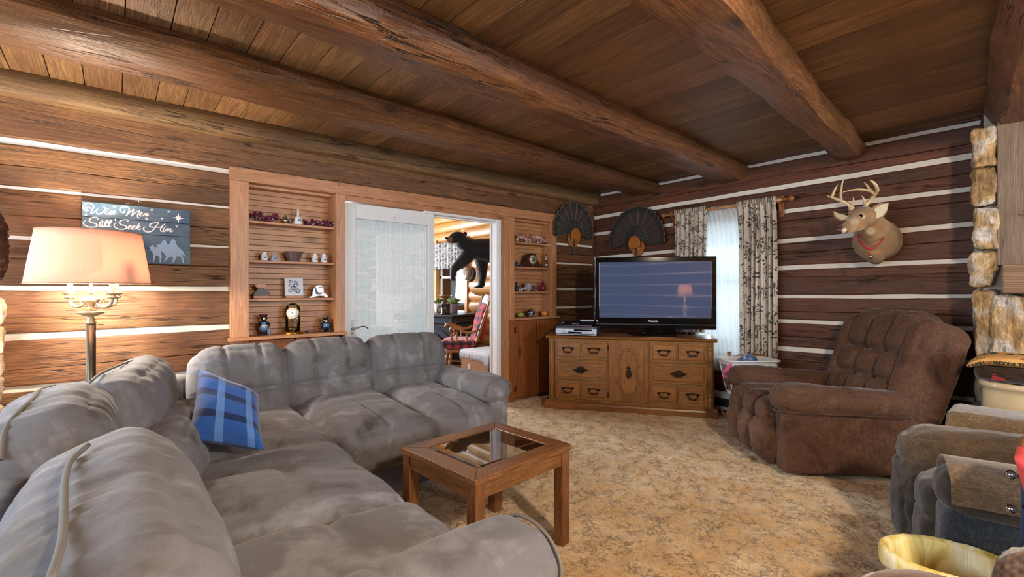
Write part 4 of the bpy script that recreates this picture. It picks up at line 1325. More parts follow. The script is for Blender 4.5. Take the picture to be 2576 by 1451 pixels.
def pillow(name, label, cat, corners, thick, mat, seed=0.0):
    TL, TR, BR, BL = [Vector(c) for c in corners]
    c = (TL + TR + BR + BL) / 4
    nrm = (TR - BL).cross(TL - BR).normalized()
    if nrm.dot(Vector((0, 0, 1.2)) - c) < 0: nrm = -nrm
    th = thing(name, label, cat, (c.x, c.y, min(BL.z, BR.z)))
    mb = MB()
    for s_ in (1, -1):
        def f(u, v):
            a, b = u * 2 - 1, v * 2 - 1
            pin = 0.055
            uu = 0.5 + 0.5 * a * (1 - pin * (1 - b * b)); vv = 0.5 + 0.5 * b * (1 - pin * (1 - a * a))
            P = (BL * (1 - uu) + BR * uu) * (1 - vv) + (TL * (1 - uu) + TR * uu) * vv
            h = max(0.0, (1 - a ** 4) * (1 - b ** 4)) ** 0.55
            h *= 1 + 0.10 * nz(a * 2 + seed, b * 2, s_)
            return P + nrm * (s_ * thick * h)
        vs0 = len(mb.f)
        mb.grid(f, 30, 30)
        if s_ < 0:
            for k in range(vs0, len(mb.f)): mb.f[k] = tuple(reversed(mb.f[k])); mb.uv[k] = list(reversed(mb.uv[k]))
    mb.build('pillow_cover', mat, th)
    return th


pillow('throw_pillow', 'blue plaid throw pillow leaning in the inner corner of the grey sofa', 'pillow',
       [at(500, 930, 2.22), at(650, 992, 2.22), at(664, 1132, 1.98), at(470, 1104, 1.93)], 0.072, M_PLAIDB)

# ---------------------------------------------------------------- floor lamp
M_SHADE = None
t = NT('peach_linen_shade'); v = t.coord(); n_ = t.noise(v, 90, 4, 0.7)
c = t.mix(n_, srgb('#dcb09c'), srgb('#ecc8b4'))
d = t.node('ShaderNodeBsdfDiffuse'); t.l.new(c, d.inputs[0]); tl = t.node('ShaderNodeBsdfTranslucent'); t.l.new(c, tl.inputs[0])
m1 = t.node('ShaderNodeMixShader'); m1.inputs[0].default_value = 0.24; t.l.new(d.outputs[0], m1.inputs[1]); t.l.new(tl.outputs[0], m1.inputs[2]); t.l.new(m1.outputs[0], t.out.inputs[0])
M_SHADE = t.m
M_ANTIQUE = plain('antique_brass_cream', '#b9a988', 0.35, 0.7)
M_PEWTER = plain('dark_pewter', '#5c5347', 0.35, 0.85)
t = NT('lit_bulb'); t.b.inputs['Emission Color'].default_value = (1, .8, .55, 1); t.b.inputs['Emission Strength'].default_value = 12; M_BULB = t.m
LX, LY = LAMP
lamp = thing('floor_lamp', 'lit floor lamp with wide peach drum shade and candelabra arms', 'lamp', (LX, LY, 0))
lamp['label'] = 'lit floor lamp with wide peach shade and candelabra arms, behind the sofa corner'
mb = MB()
n = 64; vs = []; prof = [(0.262, 1.232), (0.262, 1.238), (0.218, 1.556), (0.218, 1.562)]
mb2 = MB(); mb2.lathe([(0.260, 1.235), (0.248, 1.32), (0.236, 1.40), (0.227, 1.46), (0.219, 1.515)], (LX, LY, 0), 64)
mb2.f = [f for f in mb2.f if len(f) == 4]; mb2.mi = mb2.mi[:len(mb2.f)]
mb2.build('lamp_shade', M_SHADE, lamp, solid=0.0015)
for r, z in ((0.2615, 1.236), (0.2205, 1.5135)):
    m = MB(); m.tube([(LX + r * math.cos(2 * PI * k / 48), LY + r * math.sin(2 * PI * k / 48), z) for k in range(49)], 0.003, 6); m.build('shade_rim', plain('shade_trim', '#b98e70', 0.8), lamp)
mb = MB(); mb.lathe([(0.155, 0), (0.155, 0.012), (0.135, 0.025), (0.06, 0.045), (0.028, 0.07), (0.022, 0.09)], (LX, LY, 0), 40); mb.build('base', M_PEWTER, lamp)
mb = MB(); mb.lathe([(0.021, 0.085), (0.0205, 1.02)], (LX, LY, 0), 48, flute=1, depth=0.14); mb.build('pole', M_PEWTER, lamp)
mb = MB(); mb.lathe([(0.023, 1.015), (0.024, 1.022), (0.018, 1.028), (0.020, 1.038), (0.013, 1.046), (0.014, 1.054), (0.052, 1.068), (0.062, 1.078), (0.060, 1.082), (0.030, 1.088), (0.016, 1.094), (0.013, 1.108), (0.018, 1.122), (0.040, 1.132), (0.044, 1.146), (0.034, 1.156), (0.014, 1.166), (0.010, 1.178), (0.020, 1.186), (0.008, 1.192), (0.006, 1.30)], (LX, LY, 0), 36)
mb.build('stem', M_ANTIQUE, lamp)
for k in range(3):
    a = math.radians(-52 + 90 + 120 * k) if False else math.radians([40, 220, 130][k])
    dx, dy = math.cos(a), math.sin(a)
    def Q(r, z): return (LX + dx * r, LY + dy * r, z)
    m = MB(); m.tube([Q(0.035, 1.142), Q(0.055, 1.152), Q(0.070, 1.145), Q(0.066, 1.132), Q(0.056, 1.136)], [0.006, 0.006, 0.005, 0.004, 0.003], 8, sub=4)
    m.tube([Q(0.036, 1.130), Q(0.065, 1.112), Q(0.100, 1.108), Q(0.130, 1.125), Q(0.138, 1.152)], [0.006, 0.008, 0.009, 0.009, 0.008], 10, sub=4)
    ar = m.build('arm', M_ANTIQUE, lamp)
    m = MB(); m.lathe([(0.010, 0), (0.024, 0.006), (0.027, 0.012), (0.016, 0.018), (0.026, 0.026), (0.034, 0.031), (0.034, 0.034), (0.014, 0.038)], Q(0.138, 1.150), 24); m.build('candle_cup', M_ANTIQUE, ar)
    m = MB(); m.lathe([(0.012, 0), (0.012, 0.055)], Q(0.138, 1.186), 16); m.build('candle_sleeve', plain('ivory_sleeve', '#efe2c8', 0.5), ar)
    m = MB(); m.lathe([(0.006, 0), (0.018, 0.02), (0.022, 0.04), (0.014, 0.065), (0.0, 0.075)], Q(0.138, 1.242), 16); m.build('bulb', M_BULB, ar)

# ---------------------------------------------------------------- wooden table with a glass inset
TT = thing('end_table', 'low oak table with a clear glass centre standing on the carpet before the sofa', 'table', (-1.765, 1.345, 0), math.radians(4.5))
W2, L2, HT = 0.269, 0.303, 0.462
mb = MB(WM(TT)); rim = 0.085; zt = HT
for (sx_, sy_) in ((1, 0), (-1, 0)):
    mb.quadbox([(sx_ * W2, -L2, zt - .028), (sx_ * W2, L2, zt - .028), (sx_ * (W2 - rim), L2 - rim, zt - .028), (sx_ * (W2 - rim), -L2 + rim, zt - .028)][:: sx_],
               [(sx_ * W2, -L2, zt), (sx_ * W2, L2, zt), (sx_ * (W2 - rim), L2 - rim, zt), (sx_ * (W2 - rim), -L2 + rim, zt)][:: sx_]); mb.build('top_rail', M_TBLY, TT, bevel=0.003); mb = MB(WM(TT))
mb = MB(WM(TT))
for sy_ in (1, -1):
    mb.quadbox([(-W2, sy_ * L2, zt - .028), (W2, sy_ * L2, zt - .028), (W2 - rim, sy_ * (L2 - rim), zt - .028), (-W2 + rim, sy_ * (L2 - rim), zt - .028)][:: -sy_],
               [(-W2, sy_ * L2, zt), (W2, sy_ * L2, zt), (W2 - rim, sy_ * (L2 - rim), zt), (-W2 + rim, sy_ * (L2 - rim), zt)][:: -sy_]); mb.build('top_rail', M_TBL, TT, bevel=0.003); mb = MB(WM(TT))
t = NT('table_glass'); t.b.inputs['Base Color'].default_value = (0.9, 0.97, 0.95, 1)
tr = t.node('ShaderNodeBsdfTransparent'); tr.inputs[0].default_value = (0.86, 0.93, 0.91, 1); gl = t.node('ShaderNodeBsdfGlossy'); gl.inputs['Roughness'].default_value = 0.01
fr_ = t.node('ShaderNodeFresnel'); fr_.inputs[0].default_value = 1.7; mx = t.node('ShaderNodeMixShader')
t.l.new(t.math('ADD', fr_.outputs[0], 0.05, clamp=True), mx.inputs[0]); t.l.new(tr.outputs[0], mx.inputs[1]); t.l.new(gl.outputs[0], mx.inputs[2]); t.l.new(mx.outputs[0], t.out.inputs[0])
M_TGLASS = t.m
mb = MB(WM(TT)); a, b = W2 - rim, L2 - rim; e = 0.016
vs = [(-a, -b, zt - .006), (a, -b, zt - .006), (a, b, zt - .006), (-a, b, zt - .006), (-a + e, -b + e, zt - .001), (a - e, -b + e, zt - .001), (a - e, b - e, zt - .001), (-a + e, b - e, zt - .001)]
mb.add(vs, [(4, 5, 6, 7), (0, 1, 5, 4), (1, 2, 6, 5), (2, 3, 7, 6), (3, 0, 4, 7)], flat=True)
mb.build('glass_top', M_TGLASS, TT)
for sx_ in (-1, 1):
    for sy_ in (-1, 1):
        m = MB(WM(TT)); x = sx_ * (W2 - .034); y = sy_ * (L2 - .034); m.bx(x - .027, x + .027, y - .027, y + .027, -0.012, zt - .028); m.build('leg', M_TBLZ, TT, bevel=0.003)
for sx_ in (-1, 1):
    m = MB(WM(TT)); m.bx(sx_ * (W2 - .022) - .010, sx_ * (W2 - .022) + .010, -L2 + .062, L2 - .062, zt - .092, zt - .029); m.build('apron', M_TBLY, TT, bevel=0.002)
for sy_ in (-1, 1):
    m = MB(WM(TT)); m.bx(-W2 + .062, W2 - .062, sy_ * (L2 - .022) - .010, sy_ * (L2 - .022) + .010, zt - .092, zt - .029); m.build('apron', M_TBL, TT, bevel=0.002)

# ================================================================ DRESSER (local: x along the front, y into the wall, z up)
DRZ = math.radians(35.27)
dr = thing('dresser', 'carved oak dresser with antique bronze pulls, angled across the room corner', 'dresser', (-3.425, 3.404, 0), DRZ)
DT = WM(dr)
DW, DD, DH = 1.588, 0.335, 0.735
mb = MB(DT); mb.bx(0.004, DW - .004, 0.012, DD, 0.06, 0.70); mb.build('carcass', M_OAK, dr)
mb = MB(DT)
mb.prism([(-0.03, 0.742 - .008), (-0.03, 0.735), (-0.018, 0.728), (-0.012, 0.712), (-0.002, 0.705), (0.01, 0.698), (DD + 0.0, 0.698), (DD, 0.742)], 'yz', -0.026, DW + 0.026)
mb.build('top', M_OAK, dr, bevel=0.003)
mb = MB(DT)
mb.prism([(-0.032, -0.01), (-0.032, 0.028), (-0.026, 0.036), (-0.020, 0.052), (-0.008, 0.060), (0.0, 0.072), (DD, 0.072), (DD, -0.01)], 'yz', -0.03, DW + 0.03)
mb.build('plinth', M_OAK, dr, bevel=0.003)
for x0, x1 in ((0.004, 0.064), (DW - .064, DW - .004)):
    xc = (x0 + x1) / 2
    mb = MB(DT); mb.bx(x0, x1, 0.0, 0.02, 0.07, 0.698)
    mb.bx(x0 + .010, x1 - .010, -0.006, 0.004, 0.225, 0.555)
    pil = mb.build('pilaster', M_OAKV, dr, bevel=0.003)
    for zz, s_ in ((0.69, -1), (0.08, 1)):
        m = MB(DT)
        m.lathe([(0.014, 0), (0.022, 0.008), (0.022, 0.02), (0.016, 0.026), (0.024, 0.032), (0.024, 0.040), (0.014, 0.046), (0.020, 0.06), (0.024, 0.085), (0.018, 0.10), (0.024, 0.105), (0.024, 0.113), (0.015, 0.118), (0.02, 0.13)], (xc, 0.006, zz if s_ > 0 else zz - 0.13), 18)
        m.build('turned_ornament', M_OAKV, pil)


def front(mb, x0, x1, z0, z1, y=-0.006, fr=0.018):
    """raised panel with a stepped frame"""
    mb.bx(x0, x1, y, 0.016, z0, z1)
    mb.quadbox([(x0 + fr, y, z0 + fr), (x1 - fr, y, z0 + fr), (x1 - fr, y, z1 - fr), (x0 + fr, y, z1 - fr)][::-1],
               [(x0 + fr + .010, y - .007, z0 + fr + .010), (x1 - fr - .010, y - .007, z0 + fr + .010), (x1 - fr - .010, y - .007, z1 - fr - .010), (x0 + fr + .010, y - .007, z1 - fr - .010)][::-1])
    mb.bx(x0, x1, y - .005, y, z0, z0 + .008); mb.bx(x0, x1, y - .005, y, z1 - .008, z1)
    mb.bx(x0, x0 + .008, y - .005, y, z0, z1); mb.bx(x1 - .008, x1, y - .005, y, z0, z1)


def bail(x, z, parent, w=0.034):
    m = MB(DT @ Matrix.Translation((x, 0, z)) @ Matrix.Diagonal((1.3, 1.3, 1.3, 1))); y = -0.010; x = z = 0.0
    for s_ in (-1, 1):
        m.lathe_dir([(0.0, 0), (0.010, 0.001), (0.008, 0.004), (0.004, 0.012), (0.006, 0.018), (0.0, 0.022)], (x + s_ * w, y, z + .010), (0, -1, 0), 12)
        m.ball((x + s_ * (w + .012), y - .002, z + .012), (0.007, 0.003, 0.004), 10, 6)
    for k in range(5): m.ball((x + (k - 2) * w * .4, y - .006, z + .013 + .004 * math.cos((k - 2) * .8)), 0.0062, 10, 6)
    m.tube([(x - w, y - .012, z + .008), (x - w * .95, y - .018, z - .006), (x - w * .5, y - .022, z - .017), (x, y - .023, z - .020), (x + w * .5, y - .022, z - .017), (x + w * .95, y - .018, z - .006), (x + w, y - .012, z + .008)], [.0028, .0035, .005, .0058, .005, .0035, .0028], 8, sub=3)
    for k in range(5): m.ball((x + (k - 2) * w * .33, y - .023, z - .0195 + .002 * abs(k - 2)), 0.0062, 10, 6)
    return m.build('pull', M_BRONZE, parent)


def batwing(x, z, parent):
    m = MB(DT @ Matrix.Translation((x, 0, z)) @ Matrix.Diagonal((1.18, 1.3, 1.2, 1))); y = -0.010; x = z = 0.0
    half_ = [(0, .034), (.010, .026), (.018, .030), (.028, .022), (.034, .012), (.048, .012), (.056, .004), (.070, .0), (.056, -.006), (.044, -.012), (.034, -.010), (.024, -.022), (.012, -.020), (0, -.028)]
    poly = half_ + [(-a, b) for a, b in reversed(half_[1:-1])]
    m.prism([(x + a, z + b) for a, b in poly], 'xz', y - .004, y)
    for s_ in (-1, 1): m.ball((x + s_ * .036, y - .010, z + .004), 0.007, 10, 8)
    m.tube([(x - .036, y - .012, z + .002), (x - .034, y - .018, z - .010), (x - .016, y - .022, z - .018), (x, y - .023, z - .016), (x + .016, y - .022, z - .018), (x + .034, y - .018, z - .010), (x + .036, y - .012, z + .002)], .004, 8, sub=3)
    for k in range(-2, 3): m.ball((x + k * .010, y - .022, z - .017), .0055, 10, 6)
    return m.build('pull', M_BRONZE, parent)


rows = [(0.500, 0.688), (0.296, 0.484), (0.094, 0.276)]
for cx0, cx1 in ((0.075, 0.590), (1.010, 1.520)):
    for r_, (z0, z1) in enumerate(rows):
        mb = MB(DT); cm = (cx0 + cx1) / 2
        if r_ == 1:
            front(mb, cx0, cx1, z0, z1)
            d_ = mb.build('drawer', M_OAK, dr, bevel=0.0015); batwing(cm, (z0 + z1) / 2, d_)
        else:
            front(mb, cx0, cm + .004, z0, z1); front(mb, cm - .004, cx1, z0, z1)
            d_ = mb.build('drawer', M_OAK, dr, bevel=0.0015)
            for s_ in (-1, 1): bail(cm + s_ * (cx1 - cx0) * 0.255, (z0 + z1) / 2, d_)
# door with carved cartouche
mb = MB(DT); mb.bx(0.612, 0.992, -0.008, 0.016, 0.092, 0.692)
# side channels of the panel
for s_ in (-1, 1):
    xx = 0.802 + s_ * 0.145
    mb.bx(min(xx, xx + s_ * .006), max(xx, xx + s_ * .006), -0.013, -0.008, 0.20, 0.565)
ddoor = mb.build('door', M_OAKV, dr, bevel=0.002)
def cart(sx_, sz_):
    pts = []
    key = [(0, .235), (.040, .228), (.066, .205), (.078, .175), (.082, .150), (.100, .125), (.106, .095), (.098, .055), (.090, .03), (.088, 0)]
    key = smooth_path([(a, b, 0) for a, b in key], 4)
    q = [(p.x, p.y) for p in key]; q += [(a, -b) for a, b in reversed(q[:-1])]
    q += [(-a, b) for a, b in reversed(q[1:-1])]
    return [(0.802 + a * sx_, 0.383 + b * sz_) for a, b in q]
mb = MB(DT)
for s1, s2, y0 in ((1.0, 1.0, -0.008), (0.86, 0.935, -0.012)):
    pg = cart(s1, s2); mb.tube([(a, y0, b) for a, b in pg] + [(pg[0][0], y0, pg[0][1])], [(0.006, 0.006)], 8)
mb.prism(cart(0.78, 0.9), 'xz', -0.014, -0.008)
mb.build('carved_panel', M_OAKV, ddoor)
mb = MB(DT)
hp = [(0, .072), (.006, .058), (.018, .052), (.024, .040), (.014, .036), (.010, .028), (.022, .022), (.028, .010), (.026, -.004), (.030, -.016), (.028, -.034), (.016, -.048), (.008, -.054), (0, -.068)]
poly = hp + [(-a, b) for a, b in reversed(hp[1:-1])]
mb.prism([(0.802 + a, 0.385 + b) for a, b in poly], 'xz', -0.019, -0.014)
mb.tube([(0.802 + .018 * math.sin(2 * PI * k / 20), -0.026, 0.372 + .020 * math.cos(2 * PI * k / 20)) for k in range(21)], .0045, 8)
mb.ball((0.802, -.024, 0.392), 0.008, 10, 8)
mb.build('pull', M_BRONZE, ddoor)
for zz in (0.13, 0.60):
    m = MB(DT); m.cyl((0.606, -0.012, zz), (0.606, -0.012, zz + .05), 0.005, n=8); m.build('hinge', M_BRONZE, ddoor)

# ---------------------------------------------------------------- television
p0 = at(1496, 0, 4.80); p1 = at(1803, 0, 4.60)
tvd = Vector((p1.x - p0.x, p1.y - p0.y, 0)); TVW = tvd.length; TVA = math.atan2(tvd.y, tvd.x)
tv = thing('television', 'large flat glossy black television standing on the oak dresser', 'television', (p0.x, p0.y, 0.742), TVA)
TM = WM(tv); zb_, zt_ = 0.806 - .742, 1.532 - .742
mb = MB(TM); mb.bx(0, TVW, 0.0, 0.045, zb_, zt_); mb.bx(0.12, TVW - .12, 0.045, 0.075, zb_ + .08, zt_ - .12); mb.build('cabinet', M_BLACK, tv, bevel=0.006)
SX0, SX1, SZ0_, SZ1_ = 0.046, TVW - 0.050, zb_ + .112, zt_ - .050
t = NT('plasma_screen'); t.base(srgb('#4a5a7e')); t.set(rough=0.03, spec=0.9); t.b.inputs['Coat Weight'].default_value = 0.6; t.b.inputs['Coat Roughness'].default_value = 0.02; M_SCREEN = t.m
mb = MB(TM)
for b_ in ((0.004, TVW - .004, zb_ + .004, SZ0_), (0.004, TVW - .004, SZ1_, zt_ - .004), (0.004, SX0, SZ0_, SZ1_), (SX1, TVW - .004, SZ0_, SZ1_)): mb.bx(b_[0], b_[1], -0.008, 0.0, b_[2], b_[3])
mb.build('bezel', M_GLOSSBLK, tv, bevel=0.002)
mb = MB(TM); mb.bx(SX0 - .002, SX1 + .002, -0.004, -0.001, SZ0_ - .002, SZ1_ + .002); mb.build('screen', M_SCREEN, tv)
mb = MB(TM); mb.bx(0.006, TVW - .006, -0.012, -0.008, zb_ + .040, zb_ + .052); mb.build('speaker_trim', plain('violet_chrome', '#6d6f86', 0.15, 0.8), tv, bevel=0.002)


def text(name, s_, mat, parent, M, size, extrude=0.0006, bold=0.0, align='CENTER', sx_=1.0, shear=0.0):
    """lettering with Blender's own font, standing in the local xz plane of matrix M"""
    cu = bpy.data.curves.new(name, 'FONT'); cu.body = s_; cu.size = size; cu.extrude = extrude; cu.offset = bold; cu.align_x = align; cu.align_y = 'CENTER'; cu.shear = shear
    to = bpy.data.objects.new(name, cu); COL.objects.link(to)
    dg = bpy.context.evaluated_depsgraph_get()
    me = bpy.data.meshes.new_from_object(to.evaluated_get(dg)); bpy.data.objects.remove(to)
    o = bpy.data.objects.new(name, me); COL.objects.link(o); me.materials.clear(); me.materials.append(mat)
    S_ = Matrix.Diagonal((sx_, 1, 1, 1))
    me.transform(M @ Matrix.Rotation(PI / 2, 4, 'X') @ S_)
    if parent is not None:
        o.parent = parent; me.transform(WM(parent).inverted())
    return o


M_LOGO = plain('silver_print', '#e8e8ee', 0.4)
text('brand_lettering', 'Panasonic', M_LOGO, tv, TM @ Matrix.Translation((TVW * .487, -0.009, zb_ + .080)), 0.024, bold=0.0006)
mb = MB(TM); mb.bx(.018, .032, -.0088, -.008, zb_ + .068, zb_ + .082); mb.build('badge', M_LOGO, tv)
text('badge_letter', 'a', M_BLACK, tv, TM @ Matrix.Translation((.025, -0.0092, zb_ + .076)), 0.013)
text('badge_lettering', 'VIERA', M_LOGO, tv, TM @ Matrix.Translation((.052, -0.0088, zt_ - .028)), 0.010) if False else None
mb = MB(TM); mb.prism([(TVW / 2 - .21, -.06), (TVW / 2 + .21, -.06), (TVW / 2 + .25, .14), (TVW / 2 - .25, .14)], 'xy', 0.0, 0.022)
mb.bx(TVW / 2 - .10, TVW / 2 + .10, .015, .07, .02, .10); mb.build('stand', M_GLOSSBLK, tv, bevel=0.005)

# ---------------------------------------------------------------- players at the left end of the dresser top
PV = Matrix.Translation(DT @ Vector((0.075, 0.012, 0.742))) @ Matrix.Rotation(DRZ - math.radians(8), 4, 'Z')
vcr = thing('video_player', 'silver and dark video and disc player on the dresser beside the television', 'video player', PV.translation, DRZ - math.radians(8))
M_SILVER = plain('silver_plastic', '#aeb4c4', 0.35, 0.3); M_SLATE = plain('slate_plastic', '#262c36', 0.35)
VW = 0.425
mb = MB(PV); mb.bx(0, VW, 0.0, 0.25, 0.012, 0.088); mb.build('casing', M_SLATE, vcr, bevel=0.004)
mb = MB(PV); mb.bx(0, VW, -.010, .0, .016, .066); mb.bx(.012, VW - .012, -.012, 0, .002, .012); mb.build('front_panel', M_SILVER, vcr, bevel=0.003)
for x in (.03, VW - .03):
    m = MB(PV); m.bx(x - .022, x + .022, -.008, .03, 0.0, .012); m.build('foot', M_SILVER, vcr, bevel=.002)
mb = MB(PV); mb.bx(.195, .375, -.0125, -.010, .044, .061); mb.build('tape_slot', M_GLOSSBLK, vcr)
mb = MB(PV); mb.bx(.135, .275, -.0125, -.010, .020, .036); mb.build('display', M_GLOSSBLK, vcr)
mb = MB(PV); mb.bx(.028, .150, -.0125, -.010, .048, .058); mb.build('disc_tray', plain('tray_silver', '#c9cdd8', .3), vcr, bevel=.001)
text('tray_lettering', 'DVD', M_BLACK, vcr, PV @ Matrix.Translation((.088, -.0128, .053)), 0.010)
for x in (.085, .107, .305, .330, .385):
    m = MB(PV); m.cyl((x, -.010, .028), (x, -.015, .028), .006, n=16); m.build('button', plain('button_silver', '#8e96a8', .3), vcr)
t = NT('power_light'); t.b.inputs['Base Color'].default_value = (.8, .05, .1, 1); t.b.inputs['Emission Color'].default_value = (1, .1, .2, 1); t.b.inputs['Emission Strength'].default_value = 3; M_REDLED = t.m
m = MB(PV); m.ball((.378, -.001, .078), (.004, .002, .004), 10, 6); m.build('power_light', M_REDLED, vcr)
CB = PV @ Matrix.Translation((.05, .04, .088))
cb = thing('cable_box', 'slim black set-top box stacked on the silver video player', 'receiver', CB.translation, DRZ - math.radians(8))
mb = MB(CB); mb.bx(0, .32, 0, .19, 0, .046); mb.build('casing', M_GLOSSBLK, cb, bevel=.003)
mb = MB(CB); mb.bx(.0, .32, -.004, 0, .002, .010); mb.build('red_strip', plain('dark_red', '#5a1420', .3), cb)
for k in range(6):
    m = MB(CB); m.ball((.115 + k * .012, -.001, .022), (.003, .0015, .0025), 8, 6); m.build('indicator', M_LOGO, cb)
text('lettering', 'HD', M_LOGO, cb, CB @ Matrix.Translation((.020, -.001, .034)), 0.010)
RM = CB @ Matrix.Translation((.20, .05, .047)) @ Matrix.Rotation(math.radians(6), 4, 'Z')
rc = thing('remote_control', 'silver remote control lying on the black set-top box', 'remote control', RM.translation)
mb = MB(RM); mb.pad((.055, 0, .010), (.07, .02, .009), None, .008, 8); mb.build('casing', M_SILVER, rc)
mb = MB(RM)
for i in range(5):
    for j in (-1, 0, 1): mb.ball((.01 + i * .022, j * .011, .0195), (.005, .003, .002), 8, 4)
mb.build('keys', M_SLATE, rc)
# ================================================================ BROWN RECLINER (local: x forward, y towards the near side, z up)
RC = thing('recliner', 'large brown chenille recliner with tufted back, in front of the log wall', 'armchair', (-1.16, 3.925, 0), math.radians(225.0))
RT = WM(RC)
def noise3(s_, a=0.006, k=3.0): return lambda u, n: a * (nz(u[0] * k + s_, u[1] * k, u[2] * k) + 0.5 * nz(u[0] * k * 3, u[1] * k * 3 + s_, u[2] * k * 3))
def padpart(name, c, half, mat, parent, R=None, r=0.06, n=20, bulge=0.01, disp=None, T=None):
    mb = MB(T or Matrix.Identity(4)); mb.pad(c, half, R, r, n, bulge, disp); return mb.build(name, mat, parent)


def sidepanel(mb, y0, y1):
    pts = [(0.455, 0.02), (0.462, 0.36), (0.44, 0.44), (-0.22, 0.42), (-0.30, 0.41), (-0.40, 0.33), (-0.46, 0.20), (-0.47, 0.02)]
    mb.prism([(a, b) for a, b in pts], 'xz', y0, y1)
for s_ in (1, -1):
    mb = MB(RT); sidepanel(mb, -0.42 if s_ < 0 else 0.345, -0.30 if s_ < 0 else 0.475)
    mb.build('side_panel', M_CHENILLE, RC, bevel=0.022)
    def ad(u, n, s=s_):
        b = noise3(4.0 * s, 0.006)(u, n) - 0.013 * gs(u[0], -0.05, 0.025) * max(0, n.z + .5)
        b += 0.010 * gs(u[0], 0.55, 0.3) - 0.006 * gs(u[0], 0.80, 0.03) * max(0, n.z)
        return b
    padpart('armrest', (0.085, 0.405 if s_ > 0 else -0.350, 0.475), (0.415, 0.118 if s_ > 0 else 0.098, 0.088), M_CHENILLE, RC, Matrix.Rotation(math.radians(-3), 3, 'Y'), 0.09, (40, 18, 16), 0.006, ad, RT)
    m = MB(RT); m.tube([(0.49, s_ * .40 + (.06 if s_ < 0 else 0), 0.415), (0.47, s_ * .485 + (.06 if s_ < 0 else 0), 0.42), (0.2, s_ * .502 + (.065 if s_ < 0 else 0), 0.415), (-0.15, s_ * .50 + (.065 if s_ < 0 else 0), 0.408), (-0.31, s_ * .485 + (.06 if s_ < 0 else 0), 0.40)], 0.006, 8, sub=5); m.build('piping', M_CHENILLE, RC)
# seat and foot rest in three channels
for k, y in enumerate((-0.178, 0.028, 0.232)):
    padpart('seat_channel', (0.12, y, 0.345), (0.385, 0.115, 0.10), M_CHENILLE, RC, Matrix.Rotation(math.radians(-4), 3, 'Y'), 0.085, (30, 16, 14), 0.02, noise3(k * 3.0, 0.008), RT)
    padpart('footrest_channel', (0.455, y, 0.175), (0.085, 0.112, 0.145), M_CHENILLE, RC, Matrix.Rotation(math.radians(8), 3, 'Y'), 0.075, (14, 16, 20), 0.02, noise3(k * 3.0 + 9, 0.007), RT)
padpart('inner_frame', (0.0, 0.02, 0.18), (0.40, 0.31, 0.15), M_CHENILLE, RC, None, 0.03, 8, 0, None, RT)
# back: shell with wings and biscuit tufting
BR = Matrix.Rotation(math.radians(-27), 3, 'Y')
def backR(deg): return Matrix.Rotation(math.radians(deg), 3, 'Y')
padpart('back_shell', (-0.50, 0.035, 0.62), (0.105, 0.34, 0.365), M_CHENILLE, RC, backR(-19), 0.10, (16, 30, 30), 0.01, noise3(2.2, 0.006), RT)
for s_ in (1, -1):
    padpart('back_wing', (-0.445 - 0.015 * s_, 0.372 if s_ > 0 else -0.31, 0.645), (0.150 + 0.015 * s_, 0.080, 0.350), M_CHENILLE, RC, backR(-19), 0.078, (18, 12, 30), 0.01, noise3(s_ * 5.5, 0.007), RT)
rows_ = [(0.0, 0.475, 0.115), (0.0, 0.665, 0.115), (0.0, 0.880, 0.155)]
for rr, (dummy, zc, hh) in enumerate(rows_):
    for k, y in enumerate((-0.175, 0.035, 0.235)):
        xc = -0.295 - (zc - 0.46) * 0.46
        padpart('back_tuft', (xc - (0.02 if rr == 2 else 0), y * (0.96 if rr == 2 else 1), zc), (0.085 + 0.03 * (rr == 2), 0.117, hh), M_CHENILLE, RC, backR(-24), 0.08, (12, 16, 18), 0.022, noise3(rr * 4 + k, 0.008), RT)

# ================================================================ DARK CORD RECLINER at the right
M_CORD = cord('dark_olive_cord', '#3c332a', '#6a5842', 'Y', 300)
M_CORDZ = cord('dark_cord_upright', '#2e2b28', '#4c443a', 'X', 300)
M_KNIT = cord('slate_knit', '#2b3138', '#4a525c', 'X', 160)
M_RIB = cord('tan_ribbed_cloth', '#5a4936', '#8a7256', 'Z', 200)
R2 = thing('recliner', 'dark ribbed recliner with a cloth folded over its near arm, by the slatted wastebasket', 'armchair', (0.125, 2.72, 0), math.radians(196))
R2['label'] = 'dark ribbed recliner with a tan cloth-topped near arm, beside the yellow-lined wastebasket'
R2T = WM(R2)
padpart('far_arm', (0.13, -0.30, 0.455), (0.43, 0.125, 0.105), M_CORD, R2, None, 0.10, (30, 16, 14), 0.015, noise3(1.1, 0.01), R2T)
padpart('far_arm_front', (0.50, -0.30, 0.22), (0.075, 0.11, 0.215), M_CORDZ, R2, None, 0.07, (12, 14, 24), 0.02, noise3(2.3, 0.012), R2T)
padpart('far_side', (0.05, -0.31, 0.20), (0.42, 0.10, 0.20), M_CORDZ, R2, None, 0.03, 10, 0, None, R2T)
padpart('seat_cushion', (0.12, -0.015, 0.335), (0.40, 0.165, 0.10), M_CORDZ, R2, None, 0.08, (24, 16, 14), 0.02, noise3(5.3, 0.006), R2T)
padpart('footrest', (0.46, -0.015, 0.155), (0.07, 0.155, 0.15), M_CORDZ, R2, None, 0.06, (12, 14, 18), 0.02, noise3(6.3, 0.006), R2T)
padpart('near_arm', (0.12, 0.27, 0.48), (0.40, 0.115, 0.095), M_CORDZ, R2, None, 0.09, (30, 18, 14), 0.008, noise3(7.3, 0.004), R2T)
padpart('near_side', (0.08, 0.27, 0.22), (0.43, 0.10, 0.22), M_KNIT, R2, None, 0.05, (20, 10, 16), 0.008, noise3(9.3, 0.004), R2T)
padpart('backrest', (-0.46, 0.0, 0.58), (0.14, 0.36, 0.40), M_CORD, R2, backR(-18), 0.12, 16, 0.02, noise3(3.7, 0.01), R2T)
mb = MB(R2T)
